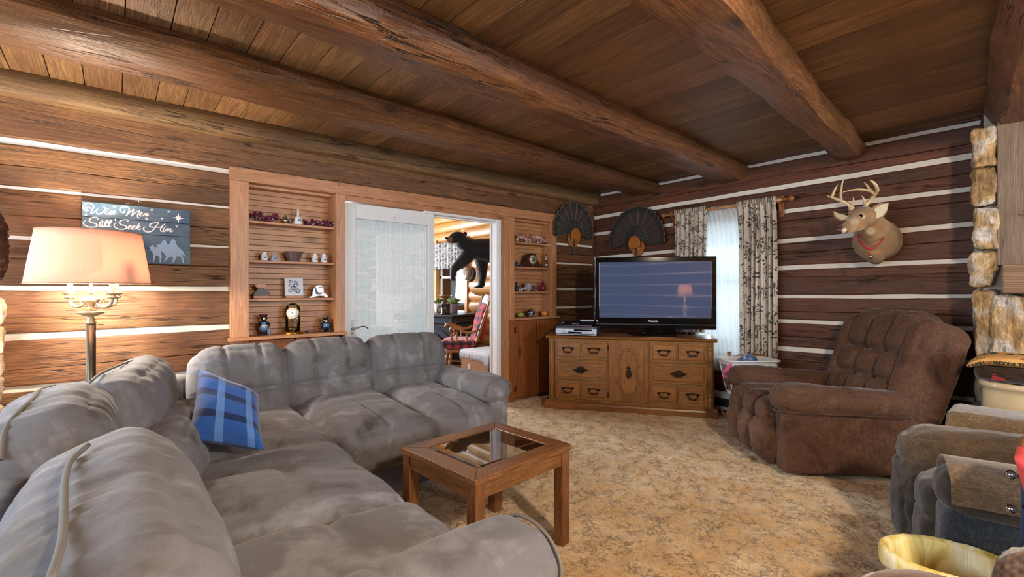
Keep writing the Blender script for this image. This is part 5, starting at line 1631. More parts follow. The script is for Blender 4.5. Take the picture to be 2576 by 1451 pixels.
def cover(u, v):
    a = PI * (-0.02 + 1.08 * v); rr = 0.128
    dy = rr * math.cos(a); dz = 0.100 * math.sin(a)
    if v < 0.12: dz = 0.0 - (0.12 - v) * 0.2
    return (-0.30 + 0.80 * (1 - u) + 0.003 * nz(u * 5, v * 5), 0.27 + dy * 1.04, 0.487 + dz)
mb.grid(cover, 30, 30); mb.build('arm_cover', M_RIB, R2, solid=0.006)

# ribbed bench behind, the crock and the hearth -----------------------------
ot = thing('ottoman', 'tan ribbed ottoman between the dark recliner and the stoneware crock', 'ottoman', (0.0, 3.42, 0))
mb = MB(); mb.pad((0.06, 3.46, 0.475), (0.455, 0.15, 0.093), None, 0.03, (30, 16, 12), 0.004, noise3(4.4, .004)); mb.build('cushion', M_RIB, ot)
mb = MB(); mb.bx(-0.37, 0.49, 3.33, 3.59, 0.05, 0.385); mb.build('base', M_CORD, ot, bevel=.01)
for x in (-.33, .45):
    for y in (3.36, 3.56): m = MB(); m.bx(x - .02, x + .02, y - .02, y + .02, -.012, .05); m.build('leg', M_MAPLE, ot)

# fireplace -----------------------------------------------------------------
t = NT('split_field_stone'); v = t.coord(); isl = t.island()
a_ = t.noise(v, 5, 6, 0.65, 0.8); b_ = t.noise(t.map(v, (30, 30, 8)), 1, 5, 0.65, .5)
c = t.ramp(a_, [(0.3, '#7a5f45'), (0.43, '#c09a66'), (0.52, '#d8bd94'), (0.6, '#e8e2da'), (0.72, '#9a7d5c')])
c = t.mix(t.ramp(b_, [(.35, .7), (.6, 0.)]), c, srgb('#4f3d2e')); t.base(c); t.bump(t.math('ADD', a_, b_), 1.0, 0.03); t.set(rough=0.8)
M_SPLIT = t.m
fp = struct(thing('wall_fireplace', 'stone fireplace breast', 'fireplace', (0.5, 4.5, 0)))
mb = MB(); mb.bx(-0.33, 1.9, 4.33, 4.62, 0, 2.40); mb.build('mortar_core', M_MORTAR, fp)
random.seed(21)
z = 0.26; k = 0; mb = MB()
for (z0, z1, dx) in ((0.27, 0.46, .0), (0.47, 0.73, .02), (0.74, 1.20, 0.01), (1.215, 1.45, -.01), (1.46, 1.73, .01), (1.74, 1.98, -.005), (1.985, 2.25, .0)):
    stone(mb, (-0.32 + dx, 4.36, (z0 + z1) / 2), (0.058, 0.13, (z1 - z0) / 2 - .004), k * 2.9 + 1, 0.022, 12); k += 1
    stone(mb, (-0.345, 4.55, (z0 + z1) / 2 + .04), (0.040, 0.08, (z1 - z0) / 2 - .004), k * 2.9 + 31, 0.022, 8)
for (x, z, hx, hz) in ((-.20, .95, .085, .22), (-.04, .86, .08, .10), (-.06, 1.08, .07, .09), (.12, .95, .09, .16), (-.16, .60, .12, .11), (.06, .62, .1, .12), (-.15, .38, .13, .1), (.10, .38, .12, .1)):
    stone(mb, (x, 4.29, z), (hx, 0.10, hz), k * 1.7 + 3, 0.03, 12); k += 1
mb.build('stones', M_SPLIT, fp)
mb = MB(); mb.bx(-0.262, 1.6, 4.235, 4.33, 1.355, 2.318); mb.build('board_panel', M_GREYWOOD, fp, bevel=.003)
mb = MB(); mb.bx(-0.235, 1.6, 4.10, 4.33, 1.180, 1.352); mb.build('mantel', M_MANTEL, fp, bevel=.01)
mb = MB(); mb.bx(-0.40, 1.9, 3.74, 4.34, 0, 0.262); mb.build('hearth', M_SPLIT, fp, bevel=.01)
M_IRON = plain('wrought_iron', '#101012', 0.35, 0.8)
sc_ = thing('wall_sconce', 'black iron dish sconce on the grey board panel above the mantel', 'sconce', (-0.10, 4.20, 1.70))
mb = MB(); mb.lathe([(0.0, 0), (0.035, .004), (0.055, .018), (0.050, .020), (0.030, .010), (0.0, .006)], (-0.095, 4.16, 1.655), 24); mb.tube([(-.095, 4.235, 1.80), (-.095, 4.20, 1.84), (-.095, 4.15, 1.83), (-.095, 4.155, 1.74), (-.095, 4.16, 1.66)], .006, 8, sub=4); mb.bx(-.11, -.08, 4.226, 4.235, 1.70, 1.86)
mb.build('iron_dish', M_IRON, sc_)
an = MB(); an.tube([at(2512, 78, 2.35), at(2532, 66, 2.33), at(2560, 52, 2.3), at(2600, 40, 2.28), at(2680, 20, 2.25)], [0.002, 0.010, 0.016, 0.020, 0.022], 12, sub=5)
tag(an.build('antler_tip', plain('old_horn', '#d9b87e', 0.45)), 'pale pointed horn tip jutting in beside the ceiling beam above the fireplace', 'horn')

cr = thing('stoneware_crock', 'cream stoneware crock holding two pillows, in front of the stone fireplace', 'crock', (-0.135, 4.0, 0.262))
M_CROCK = plain('cream_stoneware', '#cdb892', 0.18)
mb = MB(); mb.lathe([(0.165, 0.0), (0.176, 0.01), (0.182, 0.2), (0.180, 0.34), (0.178, 0.365), (0.192, 0.372), (0.197, 0.385), (0.195, 0.402), (0.180, 0.408), (0.166, 0.400), (0.163, 0.36), (0.165, 0.02), (0.0, 0.015)], (-0.135, 4.0, 0.262), 56); mb.build('crock_body', M_CROCK, cr)
# pillows in the crock
M_BRNFUR = suede('dark_brown_plush', '#24180f', '#35261a', '#443222', 20, .5)
mb = MB(); mb.pad((-0.12, 4.0, 0.722), (0.21, 0.155, 0.052), None, 0.045, 20, 0.012, noise3(3, .008)); o_ = tag(mb.build('plush_pillow', M_BRNFUR), 'dark brown plush pillow wedged in the crock beneath the lettered pillow', 'pillow')
mb = MB(); mb.prism([(-0.262, 0.682), (-0.25, 0.75), (-0.20, 0.684)], 'xz', 3.838, 3.850); rd = mb.build('red_corner', plain('red_knit', '#8a1c26', .8), o_); rd['label'] = 'red woven corner'
t = NT('moose_print_canvas'); v = t.coord(); n_ = t.noise(v, 12, 4)
c = t.mix(t.ramp(n_, [(.4, 0.), (.6, 1.)]), srgb('#d4a45c'), srgb('#c08f4c')); t.base(c); t.bump(t.noise(v, 300, 2), .2, .002); t.set(rough=.85); M_CANVAS = t.m
lp = thing('lettered_pillow', 'tan printed pillow with pine trees and woods lettering lying on the crock', 'pillow', (-0.12, 3.98, 0.73))
LPX0, LPX1 = -0.372, 0.16
mb = MB()
def lpt(x, front):   # height of the drooping band
    u = (x + 0.24) / 0.13
    return 0.782 - 0.050 * min(1.4, (u * u)) if x < -0.24 else 0.782 - 0.0015 * (u * u)
def lpf(u, v):
    x = LPX0 + (LPX1 - LPX0) * u; a = 2 * PI * v; e = math.sqrt(max(0.0, 1 - (2 * u - 1) ** 6))
    zc = lpt(x, 0) + 0.012
    ca, sa = math.cos(a), math.sin(a)
    return (x, 3.98 - 0.165 * math.copysign(abs(ca) ** .6, ca) * (0.5 + .5 * e), zc + 0.034 * math.copysign(abs(sa) ** .7, sa) * e)
mb.grid(lpf, 40, 32); mb.build('pillow_cover', M_CANVAS, lp)
M_INK = plain('dark_ink', '#1c1712', .8); M_INKR = plain('rust_ink', '#7c4a22', .8); M_GREENINK = plain('pine_green_ink', '#22402c', .8)
def onband(s_, x, z, size, mat, rot):
    M = Matrix.Translation((x, 3.8135, z)) @ Matrix.Rotation(rot, 4, 'Y')
    return text('lettering', s_, mat, lp, M, size, bold=.0012)
yb = lambda x: lpt(x, 0)
for s_, x, dz, size, m_ in (('O', -.343, .004, .024, M_INK), ('U', -.327, .004, .024, M_INK), ('G', -.311, .004, .024, M_INK), ('H', -.295, .004, .024, M_INK), ('THE', -.270, .004, .014, M_INKR), ('W', -.239, .003, .026, M_INK), ('O', -.219, .003, .024, M_INK), ('O', -.202, .003, .024, M_INK), ('D', -.186, .003, .024, M_INK), ('S', -.170, .003, .024, M_INK), ('T', -.148, .003, .025, M_INK), ('H', -.131, .003, .025, M_INK), ('R', -.114, .003, .025, M_INK), ('O', -.097, .003, .025, M_INK)):
    sl = (yb(x + .005) - yb(x - .005)) / .01
    onband(s_, x, yb(x) + dz, size, m_, -math.atan(sl))
for s_, x in (('O', -.335), ('S', -.318), ('E', -.302), ('T', -.286), ('M', -.14), ('O', -.12)):
    sl = (yb(x + .005) - yb(x - .005)) / .01
    M = Matrix.Translation((x, 3.826, yb(x) + .035)) @ Matrix.Rotation(-math.atan(sl), 4, 'Y') @ Matrix.Rotation(math.radians(-35), 4, 'X')
    text('lettering', s_, M_INKR, lp, M, .016, bold=.0006)
for x, yy, w in ((-.30, 3.93, .022), (-.26, 3.95, .026), (-.19, 3.93, .022), (-.14, 3.96, .024), (-0.08, 3.93, .024)):
    m = MB(); z0 = yb(x) + .0475
    for k in range(4):
        ww = w * (1 - k * .22)
        m.add([(x - ww, yy - .03 + k * .018, z0 + .0006), (x + ww, yy - .03 + k * .018, z0 + .0006), (x, yy + .005 + k * .018, z0 + .0008)], [(0, 1, 2)], flat=True)
    m.build('printed_tree', M_GREENINK, lp, solid=.0006)

# ================================================================ right-hand foreground
t = NT('brown_check_tweed'); v = t.coord()
w1 = t.node('ShaderNodeSeparateXYZ'); t.l.new(v, w1.inputs[0])
def band(o_, f): return t.math('GREATER_THAN', t.math('SINE', t.math('MULTIPLY', o_, f)), 0.1)
b1 = t.math('MULTIPLY', t.math('ADD', band(w1.outputs[0], 420), t.math('ADD', band(w1.outputs[1], 420), band(w1.outputs[2], 420))), .3)
n_ = t.noise(v, 9, 3); c = t.mix(b1, srgb('#3a261a'), srgb('#8a6440')); c = t.mix(t.math('MULTIPLY', n_, .6), c, srgb('#2a1b12')); t.base(c); t.bump(b1, .4, .003); t.set(rough=.9, sheen=.3); M_TWEED = t.m
ac = thing('armchair', 'brown checked tweed armchair at the lower right edge, partly out of view', 'armchair', (0.35, 1.45, 0))
mb = MB(); mb.pad((0.20, 1.545, 0.520), (0.30, 0.115, 0.105), rotz(math.radians(-14)), 0.10, (26, 18, 16), 0.01, noise3(3.9, .006)); mb.build('arm', M_TWEED, ac)
mb = MB(); mb.pad((0.22, 1.545, 0.22), (0.26, 0.09, 0.21), rotz(math.radians(-14)), 0.04, 10); mb.build('arm_panel', M_TWEED, ac)
M_BRSEAT = suede('rust_brown_plush', '#52301a', '#70451f', '#855628', 8, .4)
hs_ = thing('footstool', 'round rust-brown plush footstool top at the bottom edge beside the wastebasket', 'footstool', (-0.165, 1.50, 0))
mb = MB(); mb.lathe([(0.0, 0.47), (0.08, 0.466), (0.15, 0.448), (0.19, 0.415), (0.20, 0.37), (0.19, 0.33), (0.16, 0.31)], (-0.165, 1.47, 0.02), 40); mb.build('cushion', M_BRSEAT, hs_)
mb = MB(); mb.lathe([(0.15, -0.03), (0.155, 0.0), (0.16, 0.31)], (-0.165, 1.47, 0.02), 30); mb.build('base', M_TWEED, hs_)

# wastebasket with a yellow lining
M_YEL = None
t = NT('yellow_plastic_lining'); v = t.coord(); n_ = t.noise(t.map(v, (14, 14, 3)), 1, 4, .6, 1.0)
c = t.ramp(n_, [(.35, '#b8a04a'), (.5, '#e6d68a'), (.65, '#f2ecca')]); t.base(c); t.bump(n_, .5, .01); t.set(rough=.3); M_YEL = t.m
wbk = thing('wastebasket', 'oval cream wastebasket lined with crinkled yellow plastic at the lower right', 'wastebasket', (-0.235, 2.05, 0))
mb = MB(); wc = (-0.235, 2.03, 0); A, B_ = 0.165, 0.125
Rw = rotz(math.radians(25))
def ellr(rx, ry, z, n=48, wob=0.0):
    return [(wc[0] + (Rw @ Vector((rx * math.cos(2 * PI * k / n), ry * math.sin(2 * PI * k / n), 0))).x, wc[1] + (Rw @ Vector((rx * math.cos(2 * PI * k / n), ry * math.sin(2 * PI * k / n), 0))).y, z + wob * nz(k * .6, z * 9)) for k in range(n)]
def rings(mb, L):
    n = len(L[0]); vs = [p for l in L for p in l]
    fs = [(i * n + j, i * n + (j + 1) % n, (i + 1) * n + (j + 1) % n, (i + 1) * n + j) for i in range(len(L) - 1) for j in range(n)]
    mb.add(vs, fs)
rings(mb, [ellr(A * .72, B_ * .72, -.01), ellr(A * .9, B_ * .9, 0.2), ellr(A, B_, 0.325), ellr(A + .008, B_ + .008, .333), ellr(A + .008, B_ + .008, .343), ellr(A - .004, B_ - .004, .343), ellr(A * .88, B_ * .88, 0.2), ellr(A * .7, B_ * .7, 0.0), ellr(.001, .001, 0.0)])
mb.build('basket_body', plain('cream_plastic', '#d9cfb4', .35), wbk)
mb = MB(); rings(mb, [ellr(A + .012, B_ + .012, .300, wob=.012), ellr(A + .013, B_ + .013, .340, wob=.004), ellr(A + .002, B_ + .002, .350, wob=.004), ellr(A - .012, B_ - .012, .335), ellr(A * .82, B_ * .82, .16, wob=.05), ellr(A * .6, B_ * .6, .04), ellr(.001, .001, .03)])
mb.build('liner', M_YEL, wbk)

# end table with blue front and crystal knobs
et = thing('side_table', 'small blue-fronted side table with crystal knobs beside the dark recliner', 'table', (0.12, 1.98, 0))
mb = MB(); mb.bx(-0.062, 0.40, 1.86, 2.14, 0.42, 0.728); mb.build('cabinet', plain('deep_blue_paint', '#1d2b44', .4), et, bevel=.004)
mb = MB(); mb.bx(-0.080, 0.42, 1.84, 2.16, 0.728, 0.748); mb.build('top', M_MAPLE, et, bevel=.006)
for x in (-.04, .38):
    for y in (1.88, 2.12): m = MB(); m.bx(x - .018, x + .018, y - .018, y + .018, -.012, .42); m.build('leg', M_MAPLE, et)
M_CRYSTAL = glassy('crystal_knob_glass', (.85, .9, 1, 1), .03, .35)
for zz in (0.66, 0.56):
    m = MB(); m.bx(-.072, -.062, 1.88, 2.12, zz - .045, zz + .045); dw = m.build('drawer', plain('slate_blue_front', '#2c3f60', .4), et, bevel=.003)
    m = MB(); m.lathe_dir([(.005, 0), (.004, .010), (.012, .018), (.015, .026), (.010, .034), (0, .036)], (-.072, 1.995, zz), (-1, 0, 0), 14); m.build('knob', M_CRYSTAL, dw)
t = NT('red_yellow_cloth'); v = t.coord(); t.base(t.mix(t.noise(v, 14, 3), srgb('#c8323a'), srgb('#e0605c'))); t.bump(t.noise(v, 200, 2), .3, .003); t.set(rough=.9); M_REDCLOTH = t.m
rcl = thing('table_runner', 'red cloth with yellow patches hanging over the side table edge', 'cloth', (0.02, 1.93, .72))
mb = MB()
def rf(u, v):
    x = -0.082 + 0.30 * u; s_ = v * 0.36
    if s_ < 0.14: return (x, 1.975 - s_, 0.7515 + .001 * nz(u * 4, v * 5))
    q = s_ - 0.14; return (x + .22 * q, 1.834 - .003 * math.sin(u * 7) - .01 * q, 0.750 - q)
mb.grid(rf, 14, 30); mb.build('cloth', M_REDCLOTH, rcl, solid=.003)
for zz, xx in ((0.715, -.045), (0.60, -.015)):
    m = MB(); m.bx(xx - .018, xx + .022, 1.822, 1.829, zz - .022, zz + .018); m.build('patch', plain('yellow_patch', '#d8b040', .8), rcl)

# fur hanging at the left edge and white snow-like stone there
M_PELT = suede('dark_fur_pelt', '#1e130e', '#3a261c', '#6a4a34', 22, .3)
mb = MB(); mb.loft([at(-60, 470, 2.52), at(-6, 560, 2.52), at(4, 620, 2.5), at(6, 665, 2.49), at(2, 705, 2.49)], [(.05, .02), (.035, .025), (.030, .025), (.028, .022), (.006, .006)], 22, sub=8)
for i, v_ in enumerate(mb.v): mb.v[i] = v_ + Vector((nz(v_.x * 90, v_.y * 90, v_.z * 60), nz(v_.y * 90, v_.z * 70), 0)) * .012
tag(mb.build('fur_pelt', M_PELT), 'dark brown fur tail hanging at the far left beside the floor lamp', 'fur')

# ================================================================ child's rocking chair, basket, ball, heater
RCC = thing('child_rocking_chair', 'small wooden child rocking chair between dresser and brown recliner', 'chair', at(1868, 1000, 4.1), YAW)
RCC.location.z = 0.0
KT = WM(RCC)      # local x = image right, y = away from camera
def KL(px, py, dep):
    return KT.inverted() @ at(px, py, dep)
mb = MB(KT)
bL = KL(1834, 884, 4.27); bR = KL(1950, 896, 4.27)
for p, lean in ((bL, 0), (bR, 0)):
    m = MB(KT); m.loft([(p.x, p.y - .05, .27), (p.x, p.y - .03, .40), (p.x, p.y, p.z - .03), (p.x, p.y + .003, p.z)], [.013, .015, .014, .017], 12, sub=4); m.build('back_post', M_MAPLE, RCC)
mb = MB(KT); k = 14; pts = []
for i in range(k + 1):
    u = i / k; x = bL.x + (bR.x - bL.x) * u; z = bL.z - .05 + .035 * math.sin(PI * u); pts.append((x, z))
low = [(x, z - .085 + .01 * math.sin(PI * (x - bL.x) / (bR.x - bL.x))) for x, z in reversed([(p[0], bL.z - .05) for p in pts])]
mb.prism(pts + low, 'xz', bL.y - .012, bL.y + .006); mb.build('crest_rail', M_MAPLE, RCC, bevel=.003)
for i in range(1, 6):
    x = bL.x + (bR.x - bL.x) * i / 6; m = MB(KT); m.loft([(x, bL.y - .05, .28), (x, bL.y - .02, .44), (x, bL.y - .004, bL.z - .12)], [.007, .010, .007], 8, sub=3); m.build('spindle', M_MAPLE, RCC)
sx0, sx1 = bL.x - .035, bR.x - .05
mb = MB(KT); mb.prism([(sx0, -.15), (sx1, -.15), (sx1 - .02, bL.y - .02), (sx0 + .02, bL.y - .02)], 'xy', .262, .285); mb.build('seat', M_MAPLE, RCC, bevel=.006)
for x in (sx0 + .035, sx1 - .035):
    m = MB(KT); m.loft([(x, -.12, .27), (x - .004, -.125, .34), (x - .002, -.12, .40)], [.010, .014, .010], 10, sub=4); m.ball((x, -.125, .415), (.022, .03, .020), 14, 10)
    m.loft([(x, -.125, .412), (x, 0, .42), (x, bL.y - .03, .43)], [(.018, .009), (.015, .009), (.012, .009)], 10, sub=3); m.build('arm', M_MAPLE, RCC)
    for y, dy in ((-.10, -.04), (bL.y - .06, .03)):
        m = MB(KT); m.loft([(x, y, .265), (x - .004, y + dy * .3, .20), (x - .006, y + dy * .6, .14), (x - .008, y + dy, .05)], [.010, .017, .011, .014], 10, sub=5); m.build('leg', M_MAPLE, RCC)
    m = MB(KT); m.loft([(x - .008, -.23, .055), (x - .008, -.12, .022), (x - .008, .02, .008), (x - .008, .16, .020), (x - .008, .30, .06)], [(.011, .014)], 8, sub=5) if False else m.loft([(x - .008, -.23, .055), (x - .008, -.12, .022), (x - .008, .02, .008), (x - .008, .16, .020), (x - .008, .30, .06)], (lambda n: [(.011, .014)] * n)(21), 8, sub=5)
    m.build('rocker', M_MAPLE, RCC)
m = MB(KT); m.cyl((sx0 + .03, -.12, .12), (sx1 - .04, -.12, .12), .008, n=8); m.build('stretcher', M_MAPLE, RCC)

LB = thing('laundry_basket', 'white plastic laundry basket of toys sitting on the small rocking chair', 'basket', at(1880, 1000, 4.07), YAW)
LB.location.z = 0.288
LT = WM(LB); M_WPL = plain('white_plastic', '#e4e4e8', .35)
def rrect(hx, hy, r, z, n=6):
    out = []
    for cx, cy, a0 in ((hx - r, hy - r, 0), (-hx + r, hy - r, PI / 2), (-hx + r, -hy + r, PI), (hx - r, -hy + r, 1.5 * PI)):
        for k in range(n + 1): a = a0 + PI / 2 * k / n; out.append((cx + r * math.cos(a), cy + r * math.sin(a), z))
    return out
H_ = .315
mb = MB(LT); rings(mb, [rrect(.001, .001, .0005, .002), rrect(.15, .085, .04, .002), rrect(.155, .09, .04, .03), rrect(.150, .085, .04, .03), rrect(.001, .001, .0005, .008)]); mb.build('basket_floor', M_WPL, LB)
mb = MB(LT); rings(mb, [rrect(.205, .128, .05, H_ - .045), rrect(.212, .134, .05, H_ - .01), rrect(.228, .148, .055, H_ - .012), rrect(.230, .150, .055, H_), rrect(.214, .134, .05, H_), rrect(.203, .124, .05, H_ - .045)]); mb.build('rim', M_WPL, LB)
lo, hi = rrect(.157, .092, .04, .025, 5), rrect(.206, .128, .05, H_ - .035, 5)
n = len(lo)
for i in range(n):
    m = MB(LT); p, q = Vector(lo[i]), Vector(hi[i]); r_ = (hi[(i + 1) % n][0] - hi[i - 1][0], hi[(i + 1) % n][1] - hi[i - 1][1], 0)
    m.loft([p, (p + q) / 2, q], [(.006, .0025), (.005, .0025), (.010, .0025)], 6, up=(p.x, p.y, .01)); m.build('slat', M_WPL, LB)
t = NT('iridescent_ball'); v = t.coord(); n_ = t.noise(v, 18, 4, .6, 1.5, True)
mixc = t.mix(.6, t.ramp(t.noise(v, 22, 3), [(.35, '#1c3a6a'), (.5, '#3f7a9a'), (.6, '#6a4a9a'), (.7, '#b0d0d0')]), n_, 'OVERLAY'); t.base(mixc); t.set(rough=.2, coat=.5); M_IRID = t.m
bp = at(1883, 912, 4.07)
mb = MB(); mb.ball(bp, .078, 28, 18); tag(mb.build('play_ball', M_IRID), 'shiny blue and purple ball on top of the white laundry basket', 'ball')
mb = MB(); mb.pad(at(1905, 925, 4.07), (.09, .07, .05), None, .045, 12, .01, noise3(3)); tag(mb.build('plush_toy', plain('cream_plush', '#c9bca8', .9)), 'cream plush toy under the shiny ball inside the laundry basket', 'toy')
def soft(name, label, balls, mat):
    m = MB()
    for (px, py, dep, r) in balls: m.ball(at(px, py, dep), r, 14, 10)
    o = m.build(name, mat, None, remesh=.006); return tag(o, label, 'toy')
soft('pink_plush', 'pink plush toy hanging out of the laundry basket by the dresser', [(1834, 925, 3.93, .024), (1835, 936, 3.92, .020), (1833, 947, 3.92, .018), (1824, 934, 3.94, .02), (1823, 946, 3.94, .018), (1837, 918, 3.94, .016)], suede('pink_plush_fur', '#a8305c', '#e06a98', '#f0a0c0', 12, .5))

hb = thing('baseboard_heater', 'white metal baseboard heater along the back wall behind the small rocking chair', 'heater', (-2.0, 4.60, 0))
mb = MB(); mb.prism([(4.60, .02), (4.545, .02), (4.545, .05), (4.56, .17), (4.585, .195), (4.60, .195)], 'yz', -2.75, -1.45); mb.build('cover', M_WPL, hb, bevel=.003)
mb = MB(); mb.bx(-2.74, -1.46, 4.540, 4.547, .055, .135); mb.build('fins', M_SLATE, hb)

# ================================================================ DEER HEAD
def baked(mb, name, mat, parent, vox, sm=5, fur=0.0, fs=90):
    """join overlapping lofts into one continuous skin"""
    o = mb.build(name, mat, None, remesh=vox)
    o.modifiers['s'].iterations = sm
    dg = bpy.context.evaluated_depsgraph_get(); me = bpy.data.meshes.new_from_object(o.evaluated_get(dg))
    bpy.data.objects.remove(o)
    if fur:
        for v_ in me.vertices:
            c_ = v_.co; k_ = fur * (nz(c_.x * fs, c_.y * fs, c_.z * fs * .45) + .6 * nz(c_.x * fs * 2.1, c_.y * fs * 2.1, c_.z * fs))
            v_.co = c_ + v_.normal * k_
    for p in me.polygons: p.use_smooth = True
    o = bpy.data.objects.new(name, me); COL.objects.link(o); me.materials.clear(); me.materials.append(mat)
    if parent is not None:
        o.parent = parent; me.transform(WM(parent).inverted())
    return o


def fur_mat(name, base, base2, spots, scale=1.0, rough=.8):
    """coat colour with soft patches: spots are (centre, radius, colour) in object space"""
    t = NT(name); v = t.coord(); n_ = t.noise(v, 26, 3, .6)
    st_ = t.noise(t.map(v, (150, 150, 28)), 1.0, 3, .6)
    c = t.mix(t.ramp(t.noise(v, 9, 3), [(.35, 0.), (.65, 1.)]), srgb(base), srgb(base2))
    for (cc, rad, col) in spots:
        sub = t.node('ShaderNodeVectorMath', operation='DISTANCE'); t.l.new(v, sub.inputs[0]); sub.inputs[1].default_value = cc
        dd = t.math('ADD', t.math('DIVIDE', sub.outputs['Value'], rad), t.math('MULTIPLY', t.math('SUBTRACT', n_, .5), .35))
        c = t.mix(t.ramp(dd, [(.65, 1.), (1.0, 0.)]), c, srgb(col))
    c = t.mix(t.math('MULTIPLY', st_, .35), c, tuple(x * .4 for x in srgb(base2)[:3]) + (1,))
    t.base(c); t.bump(st_, .6, .006); t.set(rough=rough, sheen=.25, spec=.2)
    return t.m


CAMV = Vector((.7619, -.6477, 0))
dl = on_y(2203, 612, 4.595)
deer = thing('deer_head_mount', 'white-tailed deer shoulder mount with antlers and red bell collar on the log wall', 'mounted deer head', dl)
def L3(px, py, dep): return tuple(at(px, py, dep) - dl)
M_DEER = fur_mat('deer_coat', '#a88256', '#8a6844', [
    (L3(2190, 590, 3.36), .060, '#cdbc9c'), (L3(2176, 588, 3.34), .05, '#ddd0b8'), (L3(2164, 586, 3.32), .045, '#e2d9c8'), (L3(2150, 556, 3.26), .05, '#b8a080'), (L3(2165, 546, 3.30), .030, '#cbb99c'), (L3(2126, 583, 3.22), .028, '#ddd4c4'), (L3(2140, 570, 3.28), .04, '#a08a70'),
    (L3(2165, 525, 3.38), .045, '#5f4630'), (L3(2113, 576, 3.20), .020, '#6a4a44'), (L3(2110, 578, 3.20), .013, '#4a3230')])
mb = MB()
mb.loft([at(2208, 610, 3.735), at(2206, 606, 3.66), at(2204, 600, 3.58), at(2199, 588, 3.52), at(2193, 572, 3.46), at(2183, 552, 3.41)],
        [(.150, .145), (.158, .158), (.148, .155), (.118, .130), (.094, .105), (.078, .082)], 24, sub=4)
mb.loft([at(2204, 648, 3.68), at(2200, 640, 3.58), at(2198, 622, 3.52)], [.055, .065, .06], 16, sub=3)
mb.loft([at(2190, 545, 3.44), at(2174, 544, 3.385), at(2160, 551, 3.34), at(2144, 561, 3.30), at(2128, 571, 3.265), at(2117, 577, 3.245), at(2112, 578, 3.24)],
        [(.060, .062), (.068, .070), (.056, .060), (.038, .042), (.028, .031), (.028, .029), (.018, .018)], 20, sub=4)
mb.loft([at(2136, 536, 3.455), at(2150, 537, 3.43), at(2168, 536, 3.41), at(2184, 536, 3.41)], [.030, .046, .050, .036], 16, sub=3)
mb.loft([at(2165, 566, 3.34), at(2148, 576, 3.30), at(2132, 583, 3.27), at(2122, 585, 3.255)], [(.045, .035), (.034, .022), (.022, .014), (.010, .008)], 14, sub=4)
baked(mb, 'head_and_neck', M_DEER, deer, .0065, 4, .0022, 120)
M_EYE = plain('dark_glass_eye', '#0a0605', .05)
mb = MB(); mb.ball(at(2165, 543.5, 3.287), (.016, .012, .0125), 14, 10); mb.build('eye', M_EYE, deer)
mb = MB(); mb.loft([at(2117, 571, 3.235), at(2111, 575, 3.222), at(2110, 580, 3.222), at(2115, 583, 3.228)], [(.010, .010), (.017, .014), (.016, .012), (.006, .006)], 12, sub=3); mb.build('nose', plain('deer_nose', '#4a2e2a', .35), deer)
mb = MB(); mb.loft([at(2114, 585, 3.232), at(2130, 583, 3.245), at(2144, 575, 3.262)], [.003, .0035, .002], 8, sub=3); mb.build('mouth_line', M_INK, deer)
def ear(pts, rad, inner):
    m = MB(); m.loft(pts, rad, 16, up=CAMV, sub=4); o = m.build('ear', M_DEER, deer)
    m = MB(); m.loft([Vector(p) + CAMV * .009 for p in pts], [(a * .74, b * .6) for a, b in rad], 14, up=CAMV, sub=4); m.build('inner_ear', plain('ear_lining', '#cbbba0', .9), o)
ear([at(2181, 549, 3.37), at(2194, 543, 3.36), at(2209, 533, 3.36), at(2222, 522, 3.37), at(2232, 512, 3.38)], [(.020, .014), (.040, .013), (.054, .010), (.042, .008), (.005, .004)], 1)
ear([at(2140, 548, 3.44), at(2128, 549, 3.46), at(2115, 546, 3.48), at(2104, 541, 3.50), at(2096, 532, 3.52)], [(.016, .012), (.024, .012), (.028, .010), (.020, .008), (.004, .004)], 1)
M_ANT = plain('antler_bone', '#cdb48a', .45)
def A_(cx, cy, dep): return at(2000 + cx / 5.183, 420 + cy / 5.183, dep)
def antler(beam_, tines, parent=deer):
    m = MB(); m.tube([A_(*b) for b in beam_], [.015, .014, .013, .0125, .012, .011, .009, .003][:len(beam_)] if len(beam_) == 8 else lerp_list([.015, .012, .010, .003], len(beam_)), 12, sub=5)
    m.ball(A_(*beam_[0]), .020, 12, 8); o = m.build('antler', M_ANT, parent)
    for t_ in tines:
        m = MB(); m.tube([A_(*b) for b in t_], lerp_list([.010, .008, .002], len(t_)), 10, sub=4); m.build('tine', M_ANT, o)
antler([(895, 545, 3.40), (930, 490, 3.39), (985, 430, 3.37), (1040, 360, 3.33), (1072, 305, 3.28), (1060, 250, 3.24), (1020, 200, 3.22), (975, 168, 3.21)],
       [[(1040, 362, 3.33), (980, 315, 3.25), (860, 293, 3.16), (740, 300, 3.10), (625, 328, 3.06)], [(1035, 340, 3.32), (970, 285, 3.30), (935, 235, 3.30), (902, 200, 3.31)], [(915, 500, 3.39), (900, 430, 3.36), (872, 375, 3.35)]])
antler([(738, 545, 3.43), (700, 490, 3.44), (620, 448, 3.45), (540, 420, 3.44), (480, 400, 3.40), (425, 378, 3.34)],
       [[(478, 398, 3.41), (505, 330, 3.39), (530, 275, 3.38), (556, 232, 3.38)], [(600, 440, 3.45), (598, 340, 3.42), (612, 230, 3.40), (640, 132, 3.39)], [(738, 515, 3.43), (762, 450, 3.40), (758, 392, 3.39)]])
M_REDC = plain('red_ribbon', '#b01e30', .6)
mb = MB(); cp = [(2160, 604, 3.43), (2170, 616, 3.375), (2187, 626, 3.345), (2203, 620, 3.345), (2217, 607, 3.375), (2226, 590, 3.43), (2227, 576, 3.50), (2218, 566, 3.58), (2190, 566, 3.62), (2166, 580, 3.56), (2159, 594, 3.48), (2160, 604, 3.43)]
